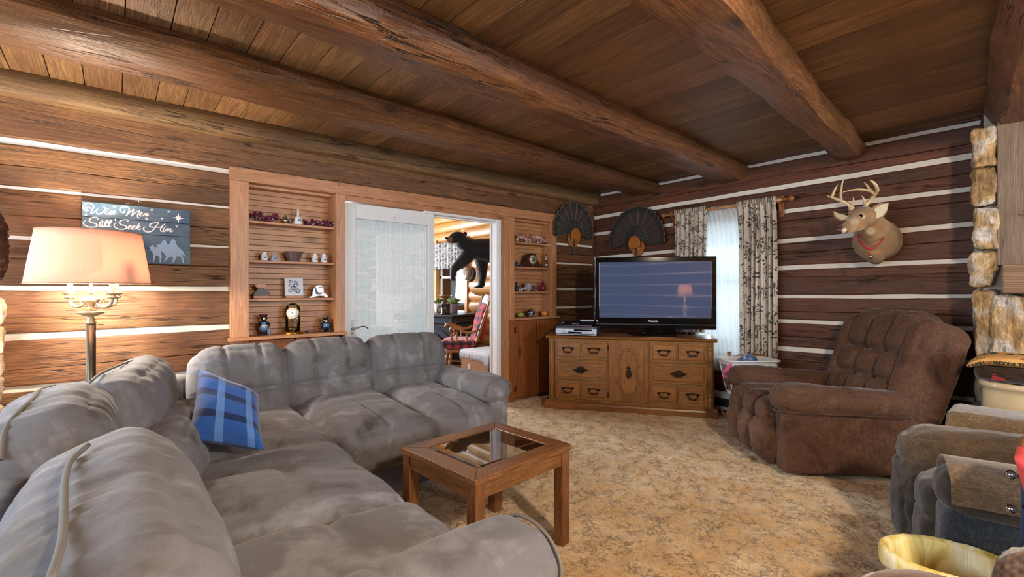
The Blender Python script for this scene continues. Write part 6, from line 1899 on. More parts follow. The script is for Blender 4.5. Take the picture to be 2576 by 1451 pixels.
mb.tube([at(*c_) for c_ in cp], (lambda n: [(.004, .009)] * n)(len(cp) * 5 - 4), 8, sub=5, up=(0, 0, 1)); col_ = mb.build('collar', M_REDC, deer)
mb = MB(); mb.tube([at(2187, 627, 3.335), at(2188, 636, 3.33)], .0015, 5); mb.ball(at(2187, 638, 3.33), (.008, .008, .006), 10, 6); mb.build('ribbon_knot', M_REDC, col_)
mb = MB(); mb.ball(at(2190, 646, 3.33), .0135, 16, 12); mb.build('bell', plain('bell_metal', '#c8b890', .12, 1.0), col_)

# ================================================================ lamps beyond the picture (they light the room and show in the screen)
tl_ = thing('table_lamp', 'table lamp with tan empire shade on the table near the right wall', 'lamp', (2.2, 0.50, 0.62))
mb = MB(); mb.lathe([(0.07, 0), (0.07, .015), (0.03, .03), (0.05, .10), (0.055, .16), (0.03, .24), (0.012, .28), (0.01, .52)], (2.2, 0.50, .62), 24); mb.build('base', M_ANTIQUE, tl_)
mb = MB(); mb.lathe([(0.19, .42), (0.12, .70)], (2.2, 0.50, .62), 40); mb.f = [f for f in mb.f if len(f) == 4]; mb.build('lamp_shade', M_SHADE, tl_, solid=.002)
st2 = thing('lamp_table', 'round side table under the table lamp near the right wall', 'table', (2.2, 0.50, 0))
mb = MB(); mb.lathe([(0.16, -.01), (0.05, .05), (0.04, .55), (0.26, .59), (0.28, .60), (0.28, .62)], (2.2, 0.50, 0), 32); mb.build('table_body', M_MAPLE, st2)
# ================================================================ THINGS ON THE SHELVES
XK = -3.915                          # line on which the ornaments stand


def yat(px): return on_x(px, 700, XK).y


M_PORC = plain('white_porcelain', '#e9ecf2', .2)
M_BLUEP = plain('blue_decal', '#3a4c74', .4)
M_PINKISH = plain('mauve_glass', '#8a7070', .15)
def petals(names, cols, px0, px1, z, label, seed, hgt=.045, leaves=True, dense=26, grp='flower garlands on the shelves'):
    random.seed(seed)
    y0, y1 = yat(px0), yat(px1)
    th = thing('flower_garland', label, 'flowers', (XK, (y0 + y1) / 2, z), 0, grp)
    ms = [plain(n_, c_, .7) for n_, c_ in zip(names, cols)]
    L = y1 - y0; nfl = max(5, int(L / .014))
    for i in range(nfl):
        m = MB(); cy = y0 + L * (i + .5) / nfl + random.uniform(-.006, .006); cz = z + .018 + random.uniform(0, hgt - .018); cx = XK + random.uniform(-.015, .025)
        for k in range(11):
            a = 2 * PI * k / 11 + random.random(); el = random.uniform(-.2, 1.0)
            d = Vector((random.uniform(.2, 1.0), math.cos(a), math.sin(a))).normalized(); l = random.uniform(.014, .025)
            s_ = d.orthogonal().normalized() * l * .38; c0 = Vector((cx, cy, cz)); q = c0 + d * l
            q.z = max(q.z, z + .001)
            m.add([c0, c0 + d * l * .55 + s_, q, c0 + d * l * .55 - s_], [(0, 1, 2, 3)])
        m.build('blossom', ms[i % len(ms)], th, solid=.0012)
    if leaves:
        m = MB()
        for k in range(int(L / .02)):
            c0 = Vector((XK + random.uniform(-.02, .02), y0 + L * random.random(), z + random.uniform(.008, hgt))); d = Vector((random.uniform(-.3, .8), random.uniform(-1, 1), random.uniform(0, .9))).normalized(); l = .03
            s_ = d.orthogonal().normalized() * l * .28; q = c0 + d * l; m.add([c0, c0 + d * l * .5 + s_, q, c0 + d * l * .5 - s_], [(0, 1, 2, 3)])
        m.build('leaves', plain('garland_leaf', '#3a5238', .6), th, solid=.001)
        m = MB()
        for k in range(int(L / .014)): m.ball((XK + random.uniform(0, .04), y0 + L * random.random(), z + random.uniform(.006, hgt * .7)), .004, 6, 4)
        m.build('berries', plain('pale_berry', '#d8d0dc', .4), th)
    m = MB(); m.tube([(XK, y0, z + .008), (XK + .004, (y0 + y1) / 2, z + .010), (XK, y1, z + .008)], .005, 6); m.build('stem', plain('garland_stem', '#3c2a20', .8), th)
    return th


Z1, Z2, Z3, Z4 = 1.712, 1.421, 1.136, 0.857
WINE = (['wine_petal', 'plum_petal', 'rose_petal'], ['#7a1f44', '#55203f', '#a03a62'])
petals(*WINE, 628, 700, Z1, 'wine red flower garland at the end of the top shelf nearest the plank sign', 3, .06)
petals(*WINE, 766, 836, Z1, 'wine red flower garland on the top shelf beside the porcelain bell', 4, .05)


def at_shelf(px, z, dx=0.0): return Vector((XK + dx, yat(px), z))


def lathe_thing(name, label, cat, px, z, prof, mat, part, dx=.01, group=None, n=28, extra=None, sx=1, sy=1):
    p = at_shelf(px, z, dx); th = thing(name, label, cat, p, 0, group)
    m = MB(); m.lathe(prof, p, n, sx, sy); m.build(part, mat, th)
    if extra: extra(th, p)
    return th


M_SILVR = plain('antique_silver', '#a59c8c', .22, 1.0)
def pitcher_x(s):
    def f(th, p):
        m = MB(); m.tube([p + Vector((0, .014, .035)) * s, p + Vector((.01, .028, .040)) * s, p + Vector((.01, .030, .020)) * s, p + Vector((0, .016, .012)) * s], .0022, 6, sub=4); m.build('handle', M_SILVR, th)
        m = MB(); m.lathe([(.012 * s, .046 * s), (.014 * s, .050 * s), (.006 * s, .058 * s), (.004 * s, .066 * s), (0, .069 * s)], p, 16); m.build('lid', M_SILVR, th)
    return f
lathe_thing('silver_pot', 'small lidded silver pot on the top shelf beside the porcelain bell', 'pot', 717, Z1, [(.014, 0), (.012, .006), (.021, .018), (.022, .03), (.014, .042), (.015, .048)], M_SILVR, 'pot_body', extra=pitcher_x(1.05), group=None)
lathe_thing('silver_jug', 'tiny silver jug tucked between the lidded silver pot and the bell', 'jug', 731, Z1, [(.012, 0), (.010, .005), (.018, .014), (.018, .024), (.011, .034), (.014, .042)], M_SILVR, 'jug_body', .0, extra=pitcher_x(.75))
def decal(w, h, dz, mat=M_BLUEP):
    def f(th, p):
        m = MB(); r0 = w
        m.ball(p + Vector((r0, 0, dz)), (.002, h, h * .7), 12, 8); m.ball(p + Vector((r0 - .002, h * .8, dz + h * .3)), (.002, h * .6, h * .5), 10, 6); m.build('painted_scene', mat, th)
    return f
lathe_thing('porcelain_bell', 'tall white porcelain bell with a blue painted scene on the top shelf', 'bell', 749, Z1, [(.037, 0), (.036, .010), (.029, .025), (.027, .052), (.024, .060), (.010, .064), (.008, .095), (.006, .125), (.004, .130), (0, .131)], M_PORC, 'bell_body', extra=decal(.027, .012, .036))
lathe_thing('porcelain_jar', 'white porcelain jar at the end of the second shelf nearest the plank sign', 'jar', 664, Z2, [(.024, 0), (.026, .006), (.022, .045), (.016, .052), (.018, .060), (.018, .066), (0, .067)], M_PORC, 'jar_body', extra=decal(.023, .010, .022))
lathe_thing('glass_bell', 'little pale blue bell with clear handle beside the white jar', 'bell', 689, Z2, [(.027, 0), (.025, .012), (.018, .030), (.008, .038), (.005, .055), (.003, .078), (0, .08)], plain('pale_blue_china', '#aebcd6', .2), 'bell_body', extra=decal(.022, .006, .018))
M_CUTG = glassy('smoky_cut_glass', (.62, .52, .54, 1), .12, .35)
lathe_thing('cut_glass_bowl', 'smoky cut glass bowl in the middle of the second shelf', 'bowl', 738, Z2, [(.045, 0), (.046, .008), (.050, .03), (.060, .055), (.070, .074), (.072, .078), (.066, .076), (.05, .04), (.04, .012), (0, .010)], plain('smoky_glass', '#6f5f62', .12, .2), 'bowl_body', n=40)
def can_x(th, p):
    decal(.021, .009, .024)(th, p)
    for s_ in (-1, 1):
        m = MB(); m.tube([p + Vector((0, s_ * .018, .044)), p + Vector((0, s_ * .026, .052)), p + Vector((0, s_ * .024, .038))], .002, 6, sub=3); m.build('handle', M_PORC, th)
for px, lab in ((791, 'white milk-can shaker beside the smoky cut glass bowl'), (814, 'white milk-can shaker at the door end of the second shelf')):
    lathe_thing('milk_can_shaker', lab, 'shaker', px, Z2, [(.021, 0), (.023, .004), (.022, .035), (.014, .050), (.017, .058), (.014, .070), (.006, .077), (0, .078)], M_PORC, 'shaker_body', extra=can_x, group='milk-can shakers')

# carved dark wooden ornament
p = at_shelf(657, Z3, .0); th = thing('wood_ornament', 'stacked dark and amber wooden ornament on the third shelf', 'ornament', p)
M_EBON = plain('ebony_wood', '#231a1c', .4); M_AMBER = plain('amber_wood', '#a8622c', .35)
m = MB(); m.bx(p.x - .012, p.x + .018, p.y - .055, p.y + .045, Z3, Z3 + .022); m.build('foot', M_AMBER, th, bevel=.002)
m = MB(); m.prism([(p.y - .058, Z3 + .022 + .012), (p.y - .045, Z3 + .022), (p.y + .045, Z3 + .022), (p.y + .062, Z3 + .034), (p.y + .018, Z3 + .074), (p.y - .022, Z3 + .074)], 'yz', p.x - .012, p.x + .020); m.build('dark_wedge', M_EBON, th, bevel=.002)
m = MB(); m.prism([(p.y - .028, Z3 + .074), (p.y + .020, Z3 + .074), (p.y + .042, Z3 + .100), (p.y + .020, Z3 + .108), (p.y - .03, Z3 + .108), (p.y - .052, Z3 + .100)], 'yz', p.x - .010, p.x + .020); m.build('amber_crown', M_AMBER, th, bevel=.002)
# picture tile
p = at_shelf(741, Z3, -.01); th = thing('picture_tile', 'white tile with a blue ink drawing standing on a wooden stand', 'picture', p)
m = MB(); m.bx(p.x - .015, p.x + .018, p.y - .062, p.y + .062, Z3, Z3 + .018); m.build('stand', M_PINEY, th, bevel=.002)
m = MB(); m.quadbox([(p.x + .004, p.y - .068, Z3 + .019), (p.x + .004, p.y + .068, Z3 + .019), (p.x - .004, p.y + .068, Z3 + .019), (p.x - .004, p.y - .068, Z3 + .019)][::1], [(p.x - .012, p.y - .068, Z3 + .158), (p.x - .012, p.y + .068, Z3 + .158), (p.x - .020, p.y + .068, Z3 + .158), (p.x - .020, p.y - .068, Z3 + .158)]); m.build('tile', plain('tile_white', '#c9d0dc', .3), th)
random.seed(12); m = MB()
for cy, cz, r_ in ((-.022, .128, .014), (.012, .125, .015), (-.028, .100, .012), (.008, .100, .014), (.024, .110, .010), (-.010, .082, .014), (.014, .078, .013), (-.028, .058, .015), (.002, .060, .010), (.028, .056, .015), (.012, .045, .010)):
    for k in range(5):
        a = random.uniform(0, 2 * PI); pts = []
        for j in range(5):
            aa = a + j * .7; rr = r_ * random.uniform(.5, 1.0); zz = Z3 + cz + rr * math.sin(aa); pts.append((p.x + .0045 - .016 * (zz - Z3 - .019) / .139 + .001, p.y + cy + rr * math.cos(aa), zz))
        m.tube(pts, .0012, 5, sub=2)
m.build('ink_drawing', M_BLUEP, th)
# white ornament with an eagle scene
p = at_shelf(801, Z3, .0); th = thing('painted_stone', 'white hat-shaped ornament painted with an eagle scene at the end of the third shelf', 'ornament', p)
pl_ = [(-.072, 0), (-.066, .010), (-.048, .020), (-.045, .05), (-.036, .078), (-.015, .100), (.008, .104), (.030, .094), (.040, .070), (.040, .040), (.055, .034), (.072, .018), (.074, .002), (.060, 0), (.040, .014), (.010, .016), (-.02, .012), (-.05, .0)]
m = MB(); m.prism([(p.y + a, Z3 + b + .0005) for a, b in pl_], 'yz', p.x - .008, p.x + .010); m.build('ornament_body', M_PORC, th, bevel=.002)
m = MB(); m.prism([(p.y + a, Z3 + b) for a, b in ((-.028, .080), (-.022, .086), (-.014, .052), (.004, .040), (.028, .044), (.030, .036), (.006, .026), (-.022, .030), (-.030, .050))], 'yz', p.x + .010, p.x + .0112); m.build('painted_eagle', M_BLUEP, th)
text('lettering', 'Alaska', M_BLUEP, th, Matrix.Translation((p.x + .0115, p.y + .016, Z3 + .086)) @ Matrix.Rotation(PI / 2, 4, 'Z'), .012)
# bear figurines
M_BEARB = plain('glazed_black', '#14151c', .2); M_JEAN = plain('glazed_blue', '#5f7fb2', .25); M_CREAM = plain('glazed_cream', '#c8bfa8', .3); M_CAP = plain('glazed_plum', '#6a2440', .3)
def bear_fig(px, label, sitting):
    p = at_shelf(px, Z4, .01); th = thing('bear_figurine', label, 'figurine', p)
    s_ = 1.0 if not sitting else .85
    m = MB()
    if sitting:
        m.ball(p + Vector((0, 0, .040)), (.034, .036, .042), 16, 12); m.ball(p + Vector((.012, 0, .092)), (.026, .028, .026), 16, 12)
        for k in (-1, 1): m.ball(p + Vector((.004, k * .022, .118)), (.006, .009, .009), 10, 8); m.ball(p + Vector((.030, k * .030, .016)), (.020, .015, .015), 12, 8); m.ball(p + Vector((.020, k * .034, .055)), (.018, .012, .020), 12, 8)
    else:
        m.ball(p + Vector((0, 0, .072)), (.028, .028, .045), 16, 12); m.ball(p + Vector((.008, .002, .132)), (.023, .024, .024), 16, 12)
        for k in (-1, 1): m.ball(p + Vector((.0, k * .022, .152)), (.006, .009, .009), 10, 8); m.ball(p + Vector((.008, k * .014, .012)), (.022, .013, .012), 12, 8); m.loft([p + Vector((0, k * .013, .04)), p + Vector((.002, k * .014, .012))], [.014, .012], 10); m.loft([p + Vector((.005, k * .026, .10)), p + Vector((.02, k * .034, .080)), p + Vector((.026, k * .022, .068))], [.009, .009, .008], 10, sub=3)
    b_ = m.build('bear_body', M_BEARB, th, remesh=.004)
    m = MB()
    if sitting: m.ball(p + Vector((.004, 0, .052)), (.035, .034, .026), 16, 10)
    else: m.ball(p + Vector((.003, 0, .058)), (.033, .034, .030), 16, 10); m.ball(p + Vector((.004, .0, .085)), (.026, .025, .022), 14, 10)
    m.build('overalls', M_JEAN, th)
    m = MB(); hz2 = .088 if sitting else .128; m.ball(p + Vector((.034, -.002, hz2)), (.010, .010, .009), 12, 8)
    m.build('muzzle', M_CREAM, th)
    if not sitting:
        m = MB(); m.lathe([(.028, 0), (.036, .004), (.035, .010), (.026, .013)], p + Vector((.006, 0, .066)), 20); m.build('belt', M_CREAM, th)
        m = MB(); m.ball(p + Vector((.004, 0, .146)), (.022, .023, .014), 14, 8); m.ball(p + Vector((.026, -.004, .146)), (.014, .014, .004), 12, 6); m.build('cap', M_CAP, th)
        m = MB(); m.loft([p + Vector((.02, .038, 0)), p + Vector((.02, .036, .07))], .003, 8); m.ball(p + Vector((.01, .040, .016)), (.012, .010, .018), 12, 8); m.build('pole_and_stone', M_JEAN, th)
    return th
bear_fig(662, 'standing bear figurine in blue overalls and plum cap on the lowest shelf', False)
bear_fig(817, 'sitting bear figurine in a blue shirt at the door end of the lowest shelf', True)
# anniversary clock
p = at_shelf(735, Z4, .02); ck = thing('anniversary_clock', 'gilt anniversary clock under a glass dome on the lowest shelf', 'clock', p)
m = MB(); m.lathe([(.072, 0), (.074, .006), (.066, .012), (.064, .018), (.050, .022), (0, .023)], p, 40); m.build('base', M_BRASS, ck)
m = MB(); m.lathe([(.054, .022), (.054, .185), (.050, .205), (.040, .225), (.022, .236), (0, .240)], p, 40); m.build('glass_dome', glassy('dome_glass', (.99, .99, .99, 1), .02, .0), ck)
for k in (-1, 1): m = MB(); m.lathe([(.005, .022), (.003, .03), (.003, .115), (.005, .12)], p + Vector((-.008, k * .030, 0)), 12); m.build('column', M_BRASS, ck)
m = MB(); m.bx(p.x - .014, p.x + .002, p.y - .036, p.y + .036, p.z + .118, p.z + .124); m.build('movement_plate', M_BRASS, ck)
fd = Vector((.9, -.42, 0)).normalized()
m = MB(); m.lathe_dir([(0, 0), (.046, 0), (.048, .004), (.048, .008), (.044, .009)], p + Vector((.0, 0, .160)), fd, 36); m.build('dial_ring', M_BRASS, ck)
m = MB(); m.lathe_dir([(0, .008), (.043, .0085), (.043, .010), (0, .0102)], p + Vector((.0, 0, .160)), fd, 36); dial = m.build('dial', plain('dial_white', '#eef0f2', .35), ck)
def hands(mb, c, nrm, r, h, mn, mat_w=.0012):
    nrm = Vector(nrm).normalized(); sx_ = Vector((0, 0, 1)).cross(nrm).normalized()
    for ang, l in ((h, r * .55), (mn, r * .85)):
        d = sx_ * math.sin(ang) + Vector((0, 0, 1)) * math.cos(ang); mb.tube([c, c + d * l], [mat_w, mat_w * .5], 6)
def ticks(mb, c, nrm, r, k=12, l=.008, w=.0009):
    nrm = Vector(nrm).normalized(); sx_ = Vector((0, 0, 1)).cross(nrm).normalized()
    for i in range(k):
        a = 2 * PI * i / k; d = sx_ * math.sin(a) + Vector((0, 0, 1)) * math.cos(a); mb.tube([c + d * (r - l), c + d * r], w, 5)
m = MB(); c_ = p + Vector((0, 0, .160)) + fd * .0108; hands(m, c_, fd, .034, math.radians(-28), math.radians(-55)); m.build('hands', M_BLACK, dial)
m = MB(); ticks(m, c_, fd, .034); m.build('hour_marks', plain('dial_grey', '#6a6a70', .5), dial)
m = MB(); m.ball(p + Vector((0, 0, .208)), (.006, .012, .008), 10, 8)
for k in (-1, 1): m.tube([p + Vector((0, k * .01, .205)), p + Vector((0, k * .024, .209)), p + Vector((0, k * .036, .196))], .0035, 6, sub=3)
m.build('crest', M_BRASS, ck)
m = MB(); m.lathe([(.003, .045), (.003, .105)], p, 8)
for k in range(4): a = PI / 2 * k + .4; m.ball(p + Vector((.024 * math.cos(a), .024 * math.sin(a), .045)), .009, 12, 8)
m.lathe([(.03, .042), (.03, .048)], p, 24); m.build('pendulum', M_BRASS, ck)
lathe_thing('crystal_dish', 'small rosy crystal dish between the domed clock and the sitting bear', 'dish', 782, Z4, [(.018, 0), (.024, .004), (.032, .014), (.030, .016), (.018, .006), (0, .005)], plain('rose_crystal', '#a08494', .1, .3), 'dish_body', .0, n=12)

# right niche ---------------------------------------------------------------
R1, R2z, R3, R4 = 1.730, 1.455, 1.183, 0.898
BL = (['blush_petal', 'white_petal', 'coral_petal'], ['#dba8a8', '#e8dcd8', '#c98080'])
petals(*BL, 1294, 1326, R1, 'pink and white blossom spray at the doorway end of the narrow top shelf', 8, .085, grp=None)
petals(*BL, 1330, 1374, R1, 'pink and white blossom spray on the narrow top shelf toward the room corner', 9, .080, grp=None)
mc = at_shelf(1334, R2z, .0); th = thing('mantel_clock', 'tambour mantel clock of dark wood with cream dial on the narrow second shelf', 'clock', mc)
pts = [(-.165, 0), (-.165, .018), (-.13, .026), (-.10, .050), (-.075, .105), (-.05, .140), (-.02, .158), (.015, .160), (.05, .148), (.078, .115), (.10, .060), (.125, .030), (.155, .020), (.155, 0)]
sp = smooth_path([(a, b, 0) for a, b in pts[1:-1]], 3)
m = MB(); m.prism([(mc.y + pts[0][0], mc.z)] + [(mc.y + q.x, mc.z + q.y) for q in sp] + [(mc.y + pts[-1][0], mc.z)], 'yz', mc.x - .035, mc.x + .035); m.build('case', plain('mahogany', '#3f1d12', .3), th, bevel=.003)
cc = Vector((mc.x + .035, mc.y + .012, mc.z + .088))
m = MB(); m.lathe_dir([(0, 0), (.060, 0), (.062, .004), (.057, .006), (.056, .0035)], cc, (1, 0, 0), 36); m.build('dial_ring', M_BRASS, th)
m = MB(); m.lathe_dir([(0, .004), (.056, .005), (0, .0055)], cc, (1, 0, 0), 36); dial = m.build('dial', plain('dial_cream', '#d8d6c8', .4), th)
m = MB(); m.lathe_dir([(0, .0058), (.026, .0060), (0, .0062)], cc, (1, 0, 0), 24); m.build('dial_centre', plain('dial_silver', '#8c8c80', .3, .3), dial)
m = MB(); c_ = cc + Vector((.0066, 0, 0)); hands(m, c_, (1, 0, 0), .05, math.radians(-120), math.radians(-145), .002); m.build('hands', M_BLACK, dial)
m = MB(); ticks(m, c_, (1, 0, 0), .052, 12, .012, .0016); m.build('hour_marks', M_BLACK, dial)
M_CLEARG = glassy('crystal_glass', (.9, .9, .93, 1), .03, .30)
lathe_thing('glass_decanter', 'clear glass decanter with round stopper beside the mantel clock', 'decanter', 1372, R2z, [(.025, 0), (.034, .01), (.038, .035), (.034, .065), (.015, .090), (.011, .110), (.017, .115), (.010, .120), (.014, .128), (.018, .142), (.014, .156), (0, .162)], M_CLEARG, 'decanter_body', .01)
lathe_thing('glass_stopper_jar', 'small blue glass jar half hidden at the doorway end of the clock shelf', 'jar', 1297, R2z, [(.02, 0), (.024, .02), (.018, .045), (.010, .055), (.012, .065), (0, .07)], plain('slate_blue_glass', '#465a70', .1, .2), 'jar_body', .02)
petals(['white_petal', 'plum_petal'], ['#e8dcd8', '#55203f'], 1302, 1322, R3, 'white blossoms beside the cut glass bowl on the narrow third shelf', 15, .05, grp=None)
petals(*WINE, 1336, 1352, R3, 'wine blossoms between the glass bowl and the ruby swan', 16, .055, grp=None)
lathe_thing('glass_bowl', 'frosted cut glass bowl in the middle of the narrow third shelf', 'bowl', 1327, R3, [(.022, 0), (.026, .005), (.045, .03), (.050, .055), (.047, .085), (.052, .092), (.048, .090), (.04, .05), (.02, .01), (0, .01)], plain('frosted_lilac_glass', '#a294a4', .15, .2), 'bowl_body', .01, n=16)
lathe_thing('glass_bird', 'dark blue glass bird figure at the doorway end of the narrow third shelf', 'figurine', 1296, R3, [(.022, 0), (.028, .02), (.022, .05), (.010, .075), (.015, .09), (.008, .102), (0, .105)], plain('teal_dark_glass', '#22404c', .08, .2), 'bird_body', .02)
def swan_x(th, p):
    m = MB(); m.tube([p + Vector((.0, -.010, .05)), p + Vector((.0, -.045, .070)), p + Vector((0, -.060, .045)), p + Vector((0, -.045, .020)), p + Vector((0, -.02, .012))], [.006, .005, .005, .005, .004], 8, sub=5); m.build('neck_handle', M_CLEARG, th)
lathe_thing('ruby_swan', 'ruby and clear blown glass swan vase near the room corner end of the shelf', 'figurine', 1364, R3, [(.020, 0), (.028, .012), (.032, .04), (.024, .075), (.010, .105), (.008, .125), (0, .13)], plain('ruby_glass', '#7a1c38', .06, .3), 'swan_body', .01, extra=swan_x)
def stemx(col, off=(0, 0, 0)):
    def f(th, p):
        m = MB(); m.tube([p + Vector((0, 0, .052)), p + Vector((.002, .006, .062))], .003, 6); m.build('stem', plain('glass_stem', col, .2), th)
    return f
p = at_shelf(1306, R4, .03); th = thing('glass_pear', 'pale green glass pear lying on the narrow counter', 'ornament', p)
m = MB(); m.loft([p + Vector((0, -.048, .026)), p + Vector((0, -.030, .027)), p + Vector((0, 0, .027)), p + Vector((0, .03, .022)), p + Vector((0, .05, .018))], [.006, .022, .027, .018, .005], 20, sub=4); m.build('pear_body', plain('green_glass', '#9aa850', .08), th)
lathe_thing('glass_globe', 'round dark marbled glass globe in the middle of the narrow counter', 'ornament', 1332, R4, [(.018, 0), (.035, .008), (.050, .035), (.050, .055), (.036, .078), (.016, .086), (.012, .082), (0, .08)], None or (lambda: (lambda t: (t.base(t.ramp(t.noise(t.coord(), 45, 4, .6, 1.5), [(.4, '#140a10'), (.5, '#2a1018'), (.56, '#1c2440'), (.62, '#c8c8d8')])), t.set(rough=.05, coat=.6), t.m)[2])(NT('marbled_dark_glass')))(), 'globe_body', .02)
def pump(th, p): stemx('#6a7a40')(th, p)
p = at_shelf(1366, R4, .02); th = thing('glass_pumpkin', 'orange glass pumpkin at the room corner end of the narrow counter', 'ornament', p)
m = MB(); m.lathe([(.010, 0), (.030, .006), (.042, .030), (.034, .052), (.010, .056), (0, .052)], p, 32, flute=0)
for i, v_ in enumerate(m.v):
    d = v_ - p; a = math.atan2(d.y, d.x); k = 1 - .06 * (1 - abs(math.cos(a * 4))); m.v[i] = Vector((p.x + d.x * k, p.y + d.y * k, v_.z))
m.build('pumpkin_body', plain('amber_glass', '#d08a3c', .07), th); m = MB(); m.tube([p + Vector((0, 0, .05)), p + Vector((.004, -.008, .066))], .004, 6); m.build('stem', plain('clear_stem', '#c8b0a8', .1), th)

# ================================================================ SUN ROOM
# window
sw = struct(thing('window_2', 'sun room window', 'window', ((SWX0 + SWX1) / 2, YS, 1.4)))
mb = MB()
for x0, x1, z0, z1 in ((SWX0, SWX0 + .06, SWZ0, SWZ1), (SWX1 - .05, SWX1, SWZ0, SWZ1), (SWX0, SWX1, SWZ0, SWZ0 + .05), (SWX0, SWX1, SWZ1 - .05, SWZ1), (SWX0, SWX1, 1.40, 1.44)): mb.bx(x0, x1, YS + .06, YS + .12, z0, z1)
mb.build('window_frame', M_WHITE, sw)
mb = MB(); mb.bx(SWX0 - .09, SWX0, YS - .02, YS + .1, SWZ0 - .1, SWZ1 + .1); mb.bx(SWX1, SWX1 + .07, YS - .02, YS + .1, SWZ0 - .1, SWZ1 + .1); mb.bx(SWX0 - .1, SWX1 + .08, YS - .12, YS + .1, SWZ0 - .03, SWZ0); mb.build('window_casing', M_SUNLOG, sw)
mb = MB(); mb.bx(SWX0 + .05, SWX1 - .04, YS + .08, YS + .083, SWZ0 + .04, SWZ1 - .04); mb.build('glass_pane', M_GLASS, sw)
M_VAL = leaf_print('dark_leaf_valance', '#dfe3e4', [(1.0, 3.0, '#1f2a38', 0.48, 0.0), (1.3, 4.0, '#2c3948', 0.44, 3.3), (1.2, 3.5, '#18202c', 0.42, 7.7)], (16.0, 7.0), 0.2)
v0, v1 = on_y(1080, 620, YS - .06), on_y(1172, 617, YS - .06)
vt = thing('window_valance', 'black and white leaf-print valance over the sun room window behind the bear', 'curtain', (v0.x, YS - .06, 2.0))
mb = MB()
def vf(u, v): return (v0.x + (v1.x - v0.x) * u, YS - .07 + .02 * math.sin(u * 75 + nz(u * 9, 2) * 2), 2.02 - .46 * v)
mb.grid(vf, 140, 10); mb.build('cloth', M_VAL, vt, solid=.001)

# wood stove
M_STOVE = plain('blue_black_cast_iron', '#27303c', .4, .3)
sc0 = at(1137, 800, 6.75); sl0 = at(1040, 800, 7.15); sr0 = at(1191, 800, 7.25)
sto = thing('wood_stove', 'blue-black cast iron heating stove beneath the sun room window', 'stove', (sc0.x, sc0.y, 0))
back = Vector((-.76, .65, 0)) * .42
foot = [sl0, sc0, sr0, sr0 + back, sl0 + back]
def ring_at(z, k=1.0):
    c = sum(foot, Vector()) / 5
    return [((p.x - c.x) * k + c.x, (p.y - c.y) * k + c.y, z) for p in foot]
def stack(mb, L):
    n = len(L[0]); vs = [p for l in L for p in l]; fs = [(i * n + j, i * n + (j + 1) % n, (i + 1) * n + (j + 1) % n, (i + 1) * n + j) for i in range(len(L) - 1) for j in range(n)]
    fs.append(tuple(reversed(range(n)))); fs.append(tuple((len(L) - 1) * n + j for j in range(n))); mb.add(vs, fs, flat=True)
mb = MB(); stack(mb, [ring_at(.10, .97), ring_at(.12, 1.0), ring_at(.79, .96)]); mb.build('body', M_STOVE, sto, bevel=.006)
mb = MB(); stack(mb, [ring_at(.79, 1.0), ring_at(.805, 1.04), ring_at(.825, 1.05), ring_at(.835, 1.03)]); mb.build('top_plate', M_STOVE, sto, bevel=.004)
mb = MB(); stack(mb, [ring_at(0, .9), ring_at(.10, .92)]); mb.build('pedestal', M_STOVE, sto)
def face_rect(mb, a, b, u0, u1, z0, z1, d, arch=False):
    e = (b - a); n_ = Vector((e.y, -e.x, 0)).normalized()
    if n_.dot(-a) < 0: n_ = -n_
    o = a + n_ * d; pts = []
    if arch:
        pts = [(u0, z0), (u1, z0), (u1, z1 - .12)] + [((u0 + u1) / 2 + (u1 - u0) / 2 * math.cos(t_), z1 - .12 + .12 * math.sin(t_)) for t_ in [PI * k / 10 for k in range(1, 10)]] + [(u0, z1 - .12)]
    else: pts = [(u0, z0), (u1, z0), (u1, z1), (u0, z1)]
    f = [Vector((o.x + e.x * u, o.y + e.y * u, z)) for u, z in pts]; g = [q - n_ * .02 for q in f]; n = len(f)
    mb.add(f + g, [tuple(range(n)), tuple(reversed(range(n, 2 * n)))] + [(i, (i + 1) % n, n + (i + 1) % n, n + i) for i in range(n)], flat=True)
P0, P1, P2 = [Vector((p.x, p.y, 0)) for p in (sl0, sc0, sr0)]
mb = MB(); face_rect(mb, P0, P1, .15, .86, .66, .74, .004); face_rect(mb, P1, P2, .12, .9, .66, .74, .004); mb.build('vent_frame', plain('stove_blue', '#3d5068', .35, .3), sto)
for a_, b_, us in ((P0, P1, ((.2, .48), (.52, .8))), (P1, P2, ((.16, .46), (.50, .62), (.66, .86)))):
    for u0, u1 in us: mb = MB(); face_rect(mb, a_, b_, u0, u1, .680, .722, .008); mb.build('vent_slot', M_DARK, sto)
mb = MB(); face_rect(mb, P0, P1, .12, .9, .16, .62, .006, True); dr_ = mb.build('stove_door', plain('stove_blue2', '#34465c', .35, .3), sto)
mb = MB(); face_rect(mb, P0, P1, .22, .80, .22, .56, .010, True); mb.build('door_glass', M_GLOSSBLK, dr_)
mb = MB(); face_rect(mb, P1, P2, .12, .9, .16, .60, .006); mb.build('side_door', plain('stove_blue2', '#34465c', .35, .3), sto)
